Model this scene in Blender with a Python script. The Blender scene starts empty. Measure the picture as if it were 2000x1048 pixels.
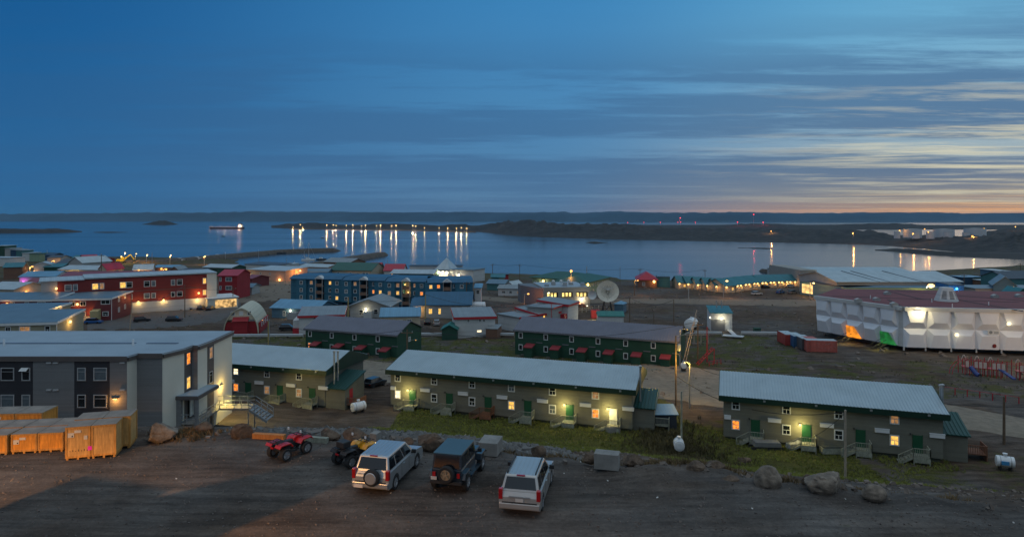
import bpy, math, random, bmesh
from mathutils import Vector, Matrix, noise
random.seed(7)
S = bpy.context.scene
COL = S.collection
F = 1250.0; CX = 1000.0; HY = 428.0; CH = 35.0      # focal length and horizon of the 2000 px photograph, camera height over the sea
# ------------------------------------------------------------------ camera
cd = bpy.data.cameras.new('camera'); cam = bpy.data.objects.new('camera', cd); COL.objects.link(cam)
cam.location = (0, 0, CH); cam.rotation_euler = (math.pi / 2, 0, 0)
cd.sensor_width = 36.0; cd.lens = 36.0 * F / 2000.0
cd.shift_y = -(524.0 - HY) / 2000.0
cd.clip_start = 0.5; cd.clip_end = 90000
S.camera = cam
# ------------------------------------------------------------------ exposure
S.view_settings.view_transform = 'Standard'; S.view_settings.look = 'None'
S.view_settings.exposure = 0.0; S.view_settings.gamma = 1.0
try:
    S.cycles.use_denoising = True
    S.cycles.max_bounces = 5; S.cycles.diffuse_bounces = 2; S.cycles.glossy_bounces = 3
    S.cycles.volume_bounces = 0; S.cycles.transparent_max_bounces = 6
    S.cycles.sample_clamp_indirect = 4.0; S.cycles.light_threshold = 0.004
    S.cycles.use_light_tree = True
except Exception: pass
def lin(c):
    return tuple(((x / 255.0) / 12.92 if x <= 10.3 else ((x / 255.0 + 0.055) / 1.055) ** 2.4) for x in c) + (1.0,)
# ------------------------------------------------------------------ world: dusk sky, built from view direction
W_ = bpy.data.worlds.new('World'); S.world = W_; W_.use_nodes = True
nt = W_.node_tree; nt.nodes.clear()
def nd(t, **k):
    n = nt.nodes.new(t)
    for a, b in k.items(): setattr(n, a, b)
    return n
def lk(a, b): nt.links.new(a, b)
def mth(op, a, b=None, c=None, clamp=False):
    n = nd('ShaderNodeMath', operation=op); n.use_clamp = clamp
    for i, v in enumerate((a, b, c)):
        if v is None: continue
        if isinstance(v, (int, float)): n.inputs[i].default_value = v
        else: lk(v, n.inputs[i])
    return n.outputs[0]
def ramp(fac, stops, interp='LINEAR'):
    n = nd('ShaderNodeValToRGB'); n.color_ramp.interpolation = interp
    el = n.color_ramp.elements
    while len(el) < len(stops): el.new(0.5)
    for e, (p, c) in zip(el, stops):
        e.position = p; e.color = c if len(c) == 4 else lin(c)
    lk(fac, n.inputs[0]); return n.outputs[0]
def mixc(f, a, b):
    n = nd('ShaderNodeMix', data_type='RGBA')
    if isinstance(f, (int, float)): n.inputs[0].default_value = f
    else: lk(f, n.inputs[0])
    for s, v in ((6, a), (7, b)):
        if isinstance(v, tuple): n.inputs[s].default_value = v
        else: lk(v, n.inputs[s])
    return n.outputs[2]
def smooth(v, a, b):
    n = nd('ShaderNodeMapRange', interpolation_type='SMOOTHSTEP'); lk(v, n.inputs[0])
    n.inputs[1].default_value = a; n.inputs[2].default_value = b; return n.outputs[0]
tc = nd('ShaderNodeTexCoord'); sp = nd('ShaderNodeSeparateXYZ'); lk(tc.outputs['Generated'], sp.inputs[0])
dx, dy, dz = sp.outputs
hz = mth('SQRT', mth('ADD', mth('MULTIPLY', dx, dx), mth('MULTIPLY', dy, dy)))
tz = mth('DIVIDE', dz, mth('MAXIMUM', hz, 0.02))                  # tangent of the elevation
az = mth('ARCTAN2', dx, dy)                                       # 0 straight ahead, + to the right
e = mth('DIVIDE', mth('MAXIMUM', tz, 0.0), 1.6, clamp=True)      # 0..1 <-> 0..58 degrees
TOP = [(0.42, (98, 150, 186)), (0.72, (176, 198, 214)), (1.0, (196, 212, 224))]  # sky above the view, set brighter than the visible part to light the scene
def P_(y): return (HY - y) / F / 1.6
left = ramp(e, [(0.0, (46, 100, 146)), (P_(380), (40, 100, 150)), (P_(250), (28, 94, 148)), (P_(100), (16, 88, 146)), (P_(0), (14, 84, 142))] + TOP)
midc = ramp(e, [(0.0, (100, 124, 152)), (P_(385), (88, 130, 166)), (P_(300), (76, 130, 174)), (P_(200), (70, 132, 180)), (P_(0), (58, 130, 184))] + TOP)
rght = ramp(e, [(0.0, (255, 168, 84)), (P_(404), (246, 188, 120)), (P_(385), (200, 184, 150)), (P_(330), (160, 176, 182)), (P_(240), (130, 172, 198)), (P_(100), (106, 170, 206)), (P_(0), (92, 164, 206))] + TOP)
f1 = smooth(az, -0.72, 0.12); f2 = smooth(az, 0.04, 0.66)
backfade = smooth(az, 0.95, 2.3)                                 # past the sunset the sky turns blue again
f2 = mth('MULTIPLY', f2, mth('SUBTRACT', 1.0, backfade))
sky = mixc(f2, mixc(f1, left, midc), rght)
# clouds: streaks on a far flat deck
dk = mth('ADD', mth('MAXIMUM', tz, 0.0), 0.045)
cu = mth('MULTIPLY', az, 1.0)
cv = mth('LOGARITHM', mth('ADD', mth('DIVIDE', mth('MAXIMUM', tz, 0.0), mth('MAXIMUM', mth('COSINE', az), 0.35)), 0.05), 2.718)      # long parallel bands of cloud
def cnoise(su, sv, off, det=6, rough=0.55, dist=0.4):
    c = nd('ShaderNodeCombineXYZ'); lk(mth('MULTIPLY', cu, su), c.inputs[0]); lk(mth('MULTIPLY', cv, sv), c.inputs[1]); c.inputs[2].default_value = off
    n = nd('ShaderNodeTexNoise'); n.inputs['Scale'].default_value = 1.0; n.inputs['Detail'].default_value = det
    n.inputs['Roughness'].default_value = rough; n.inputs['Distortion'].default_value = dist
    lk(c.outputs[0], n.inputs['Vector']); return n.outputs[0]
na = cnoise(1.2, 4.6, 3.1, 5, 0.55, 0.15)
nb = cnoise(4.5, 16.0, 9.7, 8, 0.68, 0.3)
cn = mth('ADD', mth('MULTIPLY', na, 0.62), mth('MULTIPLY', nb, 0.38))
band = ramp(e, [(0.0, (0.45,)*3 + (1,)), (P_(395), (0.75,)*3 + (1,)), (P_(345), (1.0,)*3 + (1,)), (P_(165), (0.95,)*3 + (1,)), (P_(115), (0.45,)*3 + (1,)), (P_(60), (0.05,)*3 + (1,)), (0.6, (0.1,)*3 + (1,))])
cden = mth('MULTIPLY', smooth(cn, 0.42, 0.55), band)
amt = mth('ADD', 0.50, mth('MULTIPLY', f2, 0.45))
amt = mth('MULTIPLY', amt, smooth(az, -1.0, -0.05))
cden = mth('MULTIPLY', cden, amt, clamp=True)
darkc = mixc(f2, lin((48, 88, 132)), ramp(e, [(0, (128, 116, 112)), (P_(395), (98, 112, 132)), (P_(350), (80, 110, 142)), (P_(100), (74, 122, 164)), (1.0, (110, 150, 190))]))
sky = mixc(cden, sky, darkc)
# pale lit gaps low on the right
nc = cnoise(2.6, 9.0, 21.0, 8, 0.66, 0.3)
glow = mth('MULTIPLY', mth('MULTIPLY', smooth(nc, 0.48, 0.62), f2), ramp(e, [(0.0, (0, 0, 0, 1)), (P_(410), (0.7,)*3 + (1,)), (P_(350), (1.0,)*3 + (1,)), (P_(250), (0.55,)*3 + (1,)), (P_(170), (0,)*3 + (1,))]))
glow = mth('MULTIPLY', glow, smooth(az, 0.15, 0.62))
sky = mixc(mth('MULTIPLY', glow, 0.85), sky, lin((222, 216, 186)))
# unseen sky behind the camera, made paler to throw more light on facing walls
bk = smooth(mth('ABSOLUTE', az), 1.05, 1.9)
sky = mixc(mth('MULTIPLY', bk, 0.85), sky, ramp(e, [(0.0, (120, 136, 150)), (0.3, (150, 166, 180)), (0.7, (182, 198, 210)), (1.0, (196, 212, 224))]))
# a share of the physical sky under the same low sun
ns = nd('ShaderNodeTexSky', sky_type='NISHITA'); ns.sun_disc = False
SUN_AZ = math.radians(44)
ns.sun_elevation = math.radians(-1.5); ns.sun_rotation = SUN_AZ; ns.altitude = 0
bg1 = nd('ShaderNodeBackground'); lk(sky, bg1.inputs[0]); bg1.inputs[1].default_value = 1.0
bg2 = nd('ShaderNodeBackground'); lk(ns.outputs[0], bg2.inputs[0]); bg2.inputs[1].default_value = 0.02
ad = nd('ShaderNodeAddShader'); lk(bg1.outputs[0], ad.inputs[0]); lk(bg2.outputs[0], ad.inputs[1])
wo = nd('ShaderNodeOutputWorld'); lk(ad.outputs[0], wo.inputs[0])
# the afterglow's direction: a very weak, very soft sun at the horizon
sl = bpy.data.lights.new('sun', 'SUN'); sl.energy = 0.06; sl.angle = math.radians(25); sl.color = (1.0, 0.72, 0.5)
so = bpy.data.objects.new('sun', sl); COL.objects.link(so)
sd = Vector((math.sin(SUN_AZ), math.cos(SUN_AZ), math.tan(math.radians(6))))
so.rotation_euler = sd.to_track_quat('Z', 'Y').to_euler()
# ------------------------------------------------------------------ photograph pixel -> place
def K(py, z): return (py - HY) / (CH - z)
def PT(px, py, z):
    k = K(py, z); return Vector(((px - CX) / k, F / k, z))
def PD(px, D, z=0.0): return Vector(((px - CX) * D / F, D, z))
def ZD(py, D): return CH - (py - HY) * D / F
def lerp(a, b, t): return a + (b - a) * t
def interp(tab, x):
    if x <= tab[0][0]: return tab[0][1]
    for (a, va), (b, vb) in zip(tab, tab[1:]):
        if x <= b: return va + (vb - va) * (x - a) / (b - a)
    return tab[-1][1]
def sst(t): t = max(0.0, min(1.0, t)); return t * t * (3 - 2 * t)
# ------------------------------------------------------------------ tagging
def tag(o, label=None, cat=None, group=None, kind=None):
    if label: o['label'] = label
    if cat: o['category'] = cat
    if group: o['group'] = group
    if kind: o['kind'] = kind
    return o
def empty(name, loc=(0, 0, 0), rz=0.0, label=None, cat=None, group=None):
    o = bpy.data.objects.new(name, None); COL.objects.link(o); o.empty_display_size = 0.3
    o.location = loc; o.rotation_euler = (0, 0, rz); return tag(o, label, cat, group)
def copy_tree(o, parent=None):
    c = o.copy(); COL.objects.link(c); c.parent = parent
    for ch in o.children: copy_tree(ch, c)
    return c
# ------------------------------------------------------------------ mesh builder
class MB:
    def __init__(s): s.v = []; s.f = []; s.M = Matrix.Identity(4)
    def add(s, vs, fs):
        n = len(s.v); s.v += [tuple(s.M @ Vector(p)) for p in vs]; s.f += [tuple(i + n for i in f) for f in fs]; return s
    def box(s, x0, x1, y0, y1, z0, z1):
        vs = [(x, y, z) for z in (z0, z1) for y in (y0, y1) for x in (x0, x1)]
        return s.add(vs, [(0, 2, 3, 1), (4, 5, 7, 6), (0, 1, 5, 4), (2, 6, 7, 3), (0, 4, 6, 2), (1, 3, 7, 5)])
    def prism(s, pts, d0, d1, axis='x'):
        """polygon in the plane across axis, from d0 to d1. axis x: pts=(y,z); y: pts=(x,z); z: pts=(x,y)"""
        def at(p, d): return {'x': (d, p[0], p[1]), 'y': (p[0], d, p[1]), 'z': (p[0], p[1], d)}[axis]
        n = len(pts)
        vs = [at(p, d0) for p in pts] + [at(p, d1) for p in pts]
        fs = [tuple(range(n))[::-1], tuple(range(n, 2 * n))] + [(i, (i + 1) % n, n + (i + 1) % n, n + i) for i in range(n)]
        return s.add(vs, fs)
    def tube(s, pts, r, n=6, r2=None):
        pts = [Vector(p) for p in pts]; rings = []
        for i, p in enumerate(pts):
            d = (pts[min(i + 1, len(pts) - 1)] - pts[max(i - 1, 0)])
            if d.length < 1e-6: d = Vector((0, 0, 1))
            d.normalize(); a = d.orthogonal().normalized(); b = d.cross(a)
            rr = r if r2 is None else lerp(r, r2, i / max(1, len(pts) - 1))
            rings.append([p + a * math.cos(2 * math.pi * k / n) * rr + b * math.sin(2 * math.pi * k / n) * rr for k in range(n)])
        # align rings by nearest
        vs = [q for rg in rings for q in rg]; fs = []
        for i in range(len(rings) - 1):
            off = min(range(n), key=lambda o: (rings[i + 1][o] - rings[i][0] - (pts[i + 1] - pts[i])).length)
            for k in range(n):
                a0 = i * n + k; a1 = i * n + (k + 1) % n
                b0 = (i + 1) * n + (k + off) % n; b1 = (i + 1) * n + (k + 1 + off) % n
                fs.append((a0, a1, b1, b0))
            if off: rings[i + 1] = rings[i + 1]
        fs.append(tuple(range(n))[::-1]); m = (len(rings) - 1) * n; fs.append(tuple(range(m, m + n)))
        return s.add(vs, fs)
    def bar(s, a, b, w, h=None):
        a = Vector(a); b = Vector(b); h = h or w; d = (b - a).normalized()
        up = Vector((0, 0, 1)) if abs(d.z) < 0.9 else Vector((0, 1, 0))
        x = d.cross(up).normalized() * w / 2; y = x.cross(d).normalized() * h / 2
        vs = [p + i * x + j * y for p in (a, b) for i, j in ((-1, -1), (1, -1), (1, 1), (-1, 1))]
        return s.add(vs, [(3, 2, 1, 0), (4, 5, 6, 7), (0, 1, 5, 4), (1, 2, 6, 5), (2, 3, 7, 6), (3, 0, 4, 7)])
    def ring(s, prof, c=(0, 0, 0), n=16, axis='z', caps=True):
        """lathe: prof=[(r, h)...]"""
        vs = []
        for r, h in prof:
            for k in range(n):
                a = 2 * math.pi * k / n; u, v = r * math.cos(a), r * math.sin(a)
                vs.append({'z': (c[0] + u, c[1] + v, c[2] + h), 'x': (c[0] + h, c[1] + u, c[2] + v), 'y': (c[0] + u, c[1] + h, c[2] + v)}[axis])
        fs = []
        for i in range(len(prof) - 1):
            for k in range(n): fs.append((i * n + k, i * n + (k + 1) % n, (i + 1) * n + (k + 1) % n, (i + 1) * n + k))
        if caps: fs.append(tuple(range(n))[::-1]); m = (len(prof) - 1) * n; fs.append(tuple(range(m, m + n)))
        return s.add(vs, fs)
    def ball(s, c, r, n=8, m=5, sz=1.0):
        prof = [(r * math.sin(math.pi * (i + 0.02) / (m + 0.04)), -r * sz * math.cos(math.pi * (i + 0.02) / (m + 0.04))) for i in range(m + 1)]
        return s.ring(prof, c, n)
    def mesh(s, name, m, smooth=False):
        me = bpy.data.meshes.new(name); me.from_pydata(s.v, [], s.f)
        bm = bmesh.new(); bm.from_mesh(me); bmesh.ops.recalc_face_normals(bm, faces=bm.faces); bm.to_mesh(me); bm.free()
        if m: me.materials.append(m)
        if smooth: me.shade_smooth() if hasattr(me, 'shade_smooth') else [setattr(p, 'use_smooth', True) for p in me.polygons]
        me.update(); return me
    def build(s, name, m, parent=None, smooth=False, bevel=0.0, loc=None):
        me = s.mesh(name, m, smooth); o = bpy.data.objects.new(name, me); COL.objects.link(o)
        if parent: o.parent = parent
        if loc is not None: o.location = loc
        if bevel:
            b = o.modifiers.new('b', 'BEVEL'); b.width = bevel; b.segments = 2; b.limit_method = 'ANGLE'; b.angle_limit = math.radians(35)
        return o
# ------------------------------------------------------------------ materials
MC = {}
def mat(name, col, rough=0.75, metal=0.0, var=0.18, scale=1.5, kind=None, bump=0.0, bscale=8.0, spec=0.5, coat=0.0, step=0.2):
    if name in MC: return MC[name]
    m = bpy.data.materials.new(name); m.use_nodes = True; t = m.node_tree; b = t.nodes['Principled BSDF']
    def N(ty, **k):
        n = t.nodes.new(ty)
        for a, v in k.items(): setattr(n, a, v)
        return n
    L = t.links.new
    if len(col) == 3: col = tuple(col) + (1.0,)
    co = N('ShaderNodeTexCoord')
    nz = N('ShaderNodeTexNoise'); nz.inputs['Scale'].default_value = scale; nz.inputs['Detail'].default_value = 6; nz.inputs['Roughness'].default_value = 0.65
    L(co.outputs['Object'], nz.inputs['Vector'])
    mr = N('ShaderNodeMapRange'); L(nz.outputs[0], mr.inputs[0]); mr.inputs[1].default_value = 0.3; mr.inputs[2].default_value = 0.7
    mr.inputs[3].default_value = 1 - var; mr.inputs[4].default_value = 1 + var
    cur = mr.outputs[0]
    if kind == 'hills':
        nz2 = N('ShaderNodeTexNoise'); nz2.inputs['Scale'].default_value = scale * 9; nz2.inputs['Detail'].default_value = 8; nz2.inputs['Roughness'].default_value = 0.75
        L(co.outputs['Object'], nz2.inputs['Vector'])
        mrb = N('ShaderNodeMapRange'); L(nz2.outputs[0], mrb.inputs[0]); mrb.inputs[1].default_value = 0.42; mrb.inputs[2].default_value = 0.6; mrb.inputs[3].default_value = 0.35; mrb.inputs[4].default_value = 1.9
        mmb = N('ShaderNodeMath', operation='MULTIPLY'); L(cur, mmb.inputs[0]); L(mrb.outputs[0], mmb.inputs[1]); cur = mmb.outputs[0]
    h = None
    if kind in ('siding', 'boards', 'corr'):
        sx = N('ShaderNodeSeparateXYZ'); L(co.outputs['Object'], sx.inputs[0])
        if kind == 'siding': src = sx.outputs[2]
        elif kind == 'boards':
            a = N('ShaderNodeMath', operation='ADD'); L(sx.outputs[0], a.inputs[0]); L(sx.outputs[1], a.inputs[1]); src = a.outputs[0]
        else: src = sx.outputs[0]
        d = N('ShaderNodeMath', operation='DIVIDE'); L(src, d.inputs[0]); d.inputs[1].default_value = step
        fr = N('ShaderNodeMath', operation='FRACT'); L(d.outputs[0], fr.inputs[0])
        # each board has its own slight tone and a dark lip
        fl = N('ShaderNodeMath', operation='FLOOR'); L(d.outputs[0], fl.inputs[0])
        wn = N('ShaderNodeTexWhiteNoise', noise_dimensions='1D'); L(fl.outputs[0], wn.inputs['W'])
        m2 = N('ShaderNodeMapRange'); L(wn.outputs[0], m2.inputs[0]); m2.inputs[3].default_value = 0.93; m2.inputs[4].default_value = 1.07
        mm = N('ShaderNodeMath', operation='MULTIPLY'); L(cur, mm.inputs[0]); L(m2.outputs[0], mm.inputs[1]); cur = mm.outputs[0]
        lip = N('ShaderNodeMapRange', interpolation_type='SMOOTHSTEP'); L(fr.outputs[0], lip.inputs[0]); lip.inputs[1].default_value = 0.0; lip.inputs[2].default_value = 0.14
        lip.inputs[3].default_value = 0.72; lip.inputs[4].default_value = 1.0
        m3 = N('ShaderNodeMath', operation='MULTIPLY'); L(cur, m3.inputs[0]); L(lip.outputs[0], m3.inputs[1]); cur = m3.outputs[0]
        h = fr.outputs[0]
        bp = N('ShaderNodeBump'); bp.inputs['Strength'].default_value = 0.5; bp.inputs['Distance'].default_value = 0.03
        L(h, bp.inputs['Height']); L(bp.outputs[0], b.inputs['Normal'])
    elif bump:
        n2 = N('ShaderNodeTexNoise'); n2.inputs['Scale'].default_value = bscale; n2.inputs['Detail'].default_value = 8; n2.inputs['Roughness'].default_value = 0.7
        L(co.outputs['Object'], n2.inputs['Vector'])
        bp = N('ShaderNodeBump'); bp.inputs['Strength'].default_value = bump; bp.inputs['Distance'].default_value = 0.1
        L(n2.outputs[0], bp.inputs['Height']); L(bp.outputs[0], b.inputs['Normal'])
    if kind == 'wood':
        mp = N('ShaderNodeMapping'); mp.inputs['Scale'].default_value = (9, 9, 0.9); L(co.outputs['Object'], mp.inputs[0])
        n3 = N('ShaderNodeTexNoise'); n3.inputs['Scale'].default_value = 2.2; n3.inputs['Detail'].default_value = 7; L(mp.outputs[0], n3.inputs['Vector'])
        m4 = N('ShaderNodeMapRange'); L(n3.outputs[0], m4.inputs[0]); m4.inputs[1].default_value = 0.3; m4.inputs[2].default_value = 0.7; m4.inputs[3].default_value = 0.72; m4.inputs[4].default_value = 1.18
        m5 = N('ShaderNodeMath', operation='MULTIPLY'); L(cur, m5.inputs[0]); L(m4.outputs[0], m5.inputs[1]); cur = m5.outputs[0]
    vm = N('ShaderNodeVectorMath', operation='SCALE'); vm.inputs[0].default_value = col[:3]; L(cur, vm.inputs['Scale'])
    L(vm.outputs[0], b.inputs['Base Color'])
    b.inputs['Roughness'].default_value = rough; b.inputs['Metallic'].default_value = metal
    b.inputs['Specular IOR Level'].default_value = spec
    if coat: b.inputs['Coat Weight'].default_value = coat; b.inputs['Coat Roughness'].default_value = 0.08
    MC[name] = m; return m
def emi(name, col, st, var=0.0, scale=2.0):
    if name in MC: return MC[name]
    m = bpy.data.materials.new(name); m.use_nodes = True; t = m.node_tree; b = t.nodes['Principled BSDF']
    b.inputs['Base Color'].default_value = (0.05, 0.04, 0.03, 1); b.inputs['Roughness'].default_value = 0.3
    b.inputs['Emission Color'].default_value = tuple(col) + (1.0,); b.inputs['Emission Strength'].default_value = st
    if var:
        co = t.nodes.new('ShaderNodeTexCoord'); nz = t.nodes.new('ShaderNodeTexNoise'); nz.inputs['Scale'].default_value = scale; nz.inputs['Detail'].default_value = 3
        t.links.new(co.outputs['Object'], nz.inputs['Vector'])
        mr = t.nodes.new('ShaderNodeMapRange'); t.links.new(nz.outputs[0], mr.inputs[0]); mr.inputs[1].default_value = 0.35; mr.inputs[2].default_value = 0.65
        mr.inputs[3].default_value = st * (1 - var); mr.inputs[4].default_value = st * (1 + var); t.links.new(mr.outputs[0], b.inputs['Emission Strength'])
    try: m.cycles.emission_sampling = 'NONE'
    except Exception: pass
    MC[name] = m; return m
def glass(name='dark_glass', col=(0.012, 0.016, 0.02), rough=0.08):
    if name in MC: return MC[name]
    return mat(name, col, rough, 0.0, 0.3, 0.8, spec=0.8)
def plight(parent, loc, watts, col=(1.0, 0.62, 0.22), r=0.08, name='lamp_light', spot=None):
    l = bpy.data.lights.new(name, 'SPOT' if spot else 'POINT'); l.energy = watts; l.color = col; l.shadow_soft_size = r
    if spot: l.spot_size = math.radians(spot); l.spot_blend = 0.25
    o = bpy.data.objects.new(name, l); COL.objects.link(o); o.location = loc
    if parent: o.parent = parent
    return o
YEL = (1.0, 0.72, 0.16); SOD = (1.0, 0.42, 0.09); WHT = (1.0, 0.86, 0.55)
# ------------------------------------------------------------------ ground heights
LOTZ = 22.5
def _e(px, py): p = PT(px, py, LOTZ); return (p.x, p.y)
EDGE = sorted([(-60.0, 38.5)] + [_e(*q) for q in ((0, 838), (180, 840), (300, 850), (465, 853), (600, 862), (830, 875), (960, 890), (1180, 917), (1400, 927), (1500, 952), (1620, 966), (1715, 975), (1850, 985), (2000, 1000))] + [(60.0, 27.0)])
FOOT = [(-60, 70), (-44, 70), (-36, 74), (-28, 84), (-14, 84), (0, 80), (14, 76), (26, 71), (45, 64), (90, 60)]
FOOTZ = [(-60, 10.2), (-38, 10.0), (-28, 8.8), (-14, 7.8), (0, 7.5), (90, 7.4)]
# town floor (height by distance) for a few directions u = X / Y
TOWN = [(-1.0, [(0, 10), (95, 9.5), (125, 7.5), (160, 6.6), (205, 5.4), (300, 4.5), (420, 3.5), (560, 2.6), (620, 1.5), (650, -2)]),
        (-0.60, [(0, 10), (95, 9.2), (125, 7.2), (180, 6.2), (215, 5.2), (300, 4.0), (450, 3.0), (560, 2.5), (600, -2)]),
        (-0.30, [(0, 8), (90, 7.6), (110, 7.0), (150, 5.8), (230, 5.0), (330, 4.0), (440, 2.2), (470, -2)]),
        (0.0, [(0, 7.5), (90, 7.3), (125, 6.2), (170, 5.4), (240, 5.0), (330, 3.6), (390, 2.2), (415, -2)]),
        (0.30, [(0, 7.4), (85, 7.3), (125, 6.4), (180, 5.6), (260, 4.8), (345, 2.0), (372, -2)]),
        (0.62, [(0, 7.3), (80, 7.2), (140, 6.6), (200, 5.8), (300, 4.5), (400, 2.5), (440, -2)]),
        (0.80, [(0, 7.3), (80, 7.2), (140, 6.5), (200, 6.0), (300, 6.0), (420, 5.0), (500, -2)]),
        (1.1, [(0, 7.3), (140, 6.5), (300, 8.0), (420, 8.0), (520, -2)])]
def town(X, Y):
    u = X / max(Y, 1.0)
    u = max(-1.0, min(1.1, u))
    for (a, ta), (b, tb) in zip(TOWN, TOWN[1:]):
        if u <= b: return lerp(interp(ta, Y), interp(tb, Y), (u - a) / (b - a))
    return interp(TOWN[-1][1], Y)
def ground(X, Y):
    ye = interp(EDGE, X); yf = interp(FOOT, X)
    if Y <= ye: return LOTZ
    if Y >= yf: return town(X, Y)
    t = (Y - ye) / (yf - ye); zf = town(X, yf)
    zl = lerp(LOTZ, zf, t)
    r = 0.035
    if t < 2 * r: zl = lerp(LOTZ, zl, sst(t / (2 * r)))
    return zl
def wob(x, y, s, a): return (noise.noise(Vector((x * s, y * s, 1.7)))) * a
def gz(X, Y):
    z = ground(X, Y)
    return z
def G(px, py, z0=6.0):
    """the ground point seen at this pixel"""
    lo, hi = 5.0, 700.0
    for i in range(700):
        D = 8.0 * (1.008 ** i)
        z = ground((px - CX) * D / F, D)
        if CH - (py - HY) * D / F <= z: return Vector(((px - CX) * D / F, D, z))
    return PT(px, py, z0)
def grid_object(name, mtl, svals, yvals, zf, kind='structure'):
    vs = []; fs = []; n = len(svals)
    for y in yvals:
        for s in svals:
            x = s * (40 + max(y, -30)); vs.append((x, y, zf(x, y)))
    for j in range(len(yvals) - 1):
        for i in range(n - 1):
            a = j * n + i; fs.append((a, a + 1, a + n + 1, a + n))
    me = bpy.data.meshes.new(name); me.from_pydata(vs, [], fs); me.materials.append(mtl); me.update()
    for p in me.polygons: p.use_smooth = True
    o = bpy.data.objects.new(name, me); COL.objects.link(o); o['kind'] = kind; return o
# ground material: brown gravelly dirt, grey dust, sparse dark grass; places chosen by world position
def ground_mat():
    m = bpy.data.materials.new('tundra_ground'); m.use_nodes = True; t = m.node_tree; b = t.nodes['Principled BSDF']
    N = t.nodes.new; L = t.links.new
    co = N('ShaderNodeTexCoord')
    def noi(sc, det=6, ro=0.6):
        n = N('ShaderNodeTexNoise'); n.inputs['Scale'].default_value = sc; n.inputs['Detail'].default_value = det; n.inputs['Roughness'].default_value = ro
        L(co.outputs['Object'], n.inputs['Vector']); return n.outputs[0]
    def rmp(src, st):
        n = N('ShaderNodeValToRGB'); e = n.color_ramp.elements
        while len(e) < len(st): e.new(0.5)
        for q, (p, c) in zip(e, st): q.position = p; q.color = tuple(c) + (1,)
        L(src, n.inputs[0]); return n.outputs[0]
    def mix(f, a, c):
        n = N('ShaderNodeMix'); n.data_type = 'RGBA'; L(f, n.inputs[0]); L(a, n.inputs[6]); L(c, n.inputs[7]); return n.outputs[2]
    big = noi(0.045, 5); mid = noi(0.35, 7, 0.7); fine = noi(7.0, 6, 0.75)
    dirt = rmp(mid, [(0.3, (0.045, 0.030, 0.021)), (0.5, (0.078, 0.053, 0.037)), (0.72, (0.115, 0.082, 0.06))])
    grey = rmp(mid, [(0.3, (0.058, 0.051, 0.047)), (0.7, (0.118, 0.105, 0.096))])
    base = mix(rmp(big, [(0.42, (0, 0, 0)), (0.6, (1, 1, 1))]), dirt, grey)
    gr = rmp(fine, [(0.35, (0.03, 0.034, 0.008)), (0.65, (0.10, 0.098, 0.028))])
    at = N('ShaderNodeAttribute'); at.attribute_name = 'grass'
    mu = N('ShaderNodeMath'); mu.operation = 'ADD'; L(at.outputs['Fac'], mu.inputs[0])
    n5 = N('ShaderNodeMapRange'); L(noi(0.25, 6, 0.7), n5.inputs[0]); n5.inputs[1].default_value = 0.3; n5.inputs[2].default_value = 0.7; n5.inputs[3].default_value = -0.5; n5.inputs[4].default_value = 0.4
    L(n5.outputs[0], mu.inputs[1])
    gm = rmp(mu.outputs[0], [(0.35, (0, 0, 0)), (0.6, (1, 1, 1))])
    base = mix(gm, base, gr)
    mp = N('ShaderNodeMapping'); mp.inputs['Rotation'].default_value = (0, 0, 0.5); mp.inputs['Scale'].default_value = (0.16, 1.5, 1); L(co.outputs['Object'], mp.inputs[0])
    n7 = N('ShaderNodeTexNoise'); n7.inputs['Scale'].default_value = 1.0; n7.inputs['Detail'].default_value = 7; n7.inputs['Roughness'].default_value = 0.68; L(mp.outputs[0], n7.inputs['Vector'])
    s7 = N('ShaderNodeMapRange'); L(n7.outputs[0], s7.inputs[0]); s7.inputs[1].default_value = 0.36; s7.inputs[2].default_value = 0.64; s7.inputs[3].default_value = 0.62; s7.inputs[4].default_value = 1.35
    v7 = N('ShaderNodeVectorMath'); v7.operation = 'SCALE'; L(base, v7.inputs[0]); L(s7.outputs[0], v7.inputs['Scale']); base = v7.outputs[0]
    sp_ = N('ShaderNodeMapRange'); L(fine, sp_.inputs[0]); sp_.inputs[1].default_value = 0.3; sp_.inputs[2].default_value = 0.7; sp_.inputs[3].default_value = 0.7; sp_.inputs[4].default_value = 1.25
    vm = N('ShaderNodeVectorMath'); vm.operation = 'SCALE'; L(base, vm.inputs[0]); L(sp_.outputs[0], vm.inputs['Scale'])
    L(vm.outputs[0], b.inputs['Base Color']); b.inputs['Roughness'].default_value = 0.95; b.inputs['Specular IOR Level'].default_value = 0.15
    bp = N('ShaderNodeBump'); bp.inputs['Strength'].default_value = 0.9; bp.inputs['Distance'].default_value = 0.06
    ad_ = N('ShaderNodeMath'); ad_.operation = 'ADD'; L(fine, ad_.inputs[0]); L(mid, ad_.inputs[1]); L(ad_.outputs[0], bp.inputs['Height']); L(bp.outputs[0], b.inputs['Normal'])
    return m
GM = ground_mat()
def grassy(x, y):
    """how grassy the ground is here, 0..1"""
    if y <= 0: return 0
    px = CX + x / y * F; ye = interp(EDGE, x); yf = interp(FOOT, x)
    g = 0.0
    if y > ye:
        t = (y - ye) / (yf - ye)
        if x > -16:
            g = sst((t - 0.45) / 0.3) * sst((-t + 1.55) / 0.3)
            if x > 12 and x < 24: g = max(g, sst((y - 44) / 8) * sst((104 - y) / 8))
            if x > 25: g *= 0.8
            if x > 40: g *= 0.55
        if 118 < y < 160 and px < 1560: g = max(g, 0.55)
        if y > 160: g = max(g, 0.22)
        if y > 330: g = max(g, 0.5)
        if px > 1300 and 100 < y < 128: g = max(g, 0.45)
    return g
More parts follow.
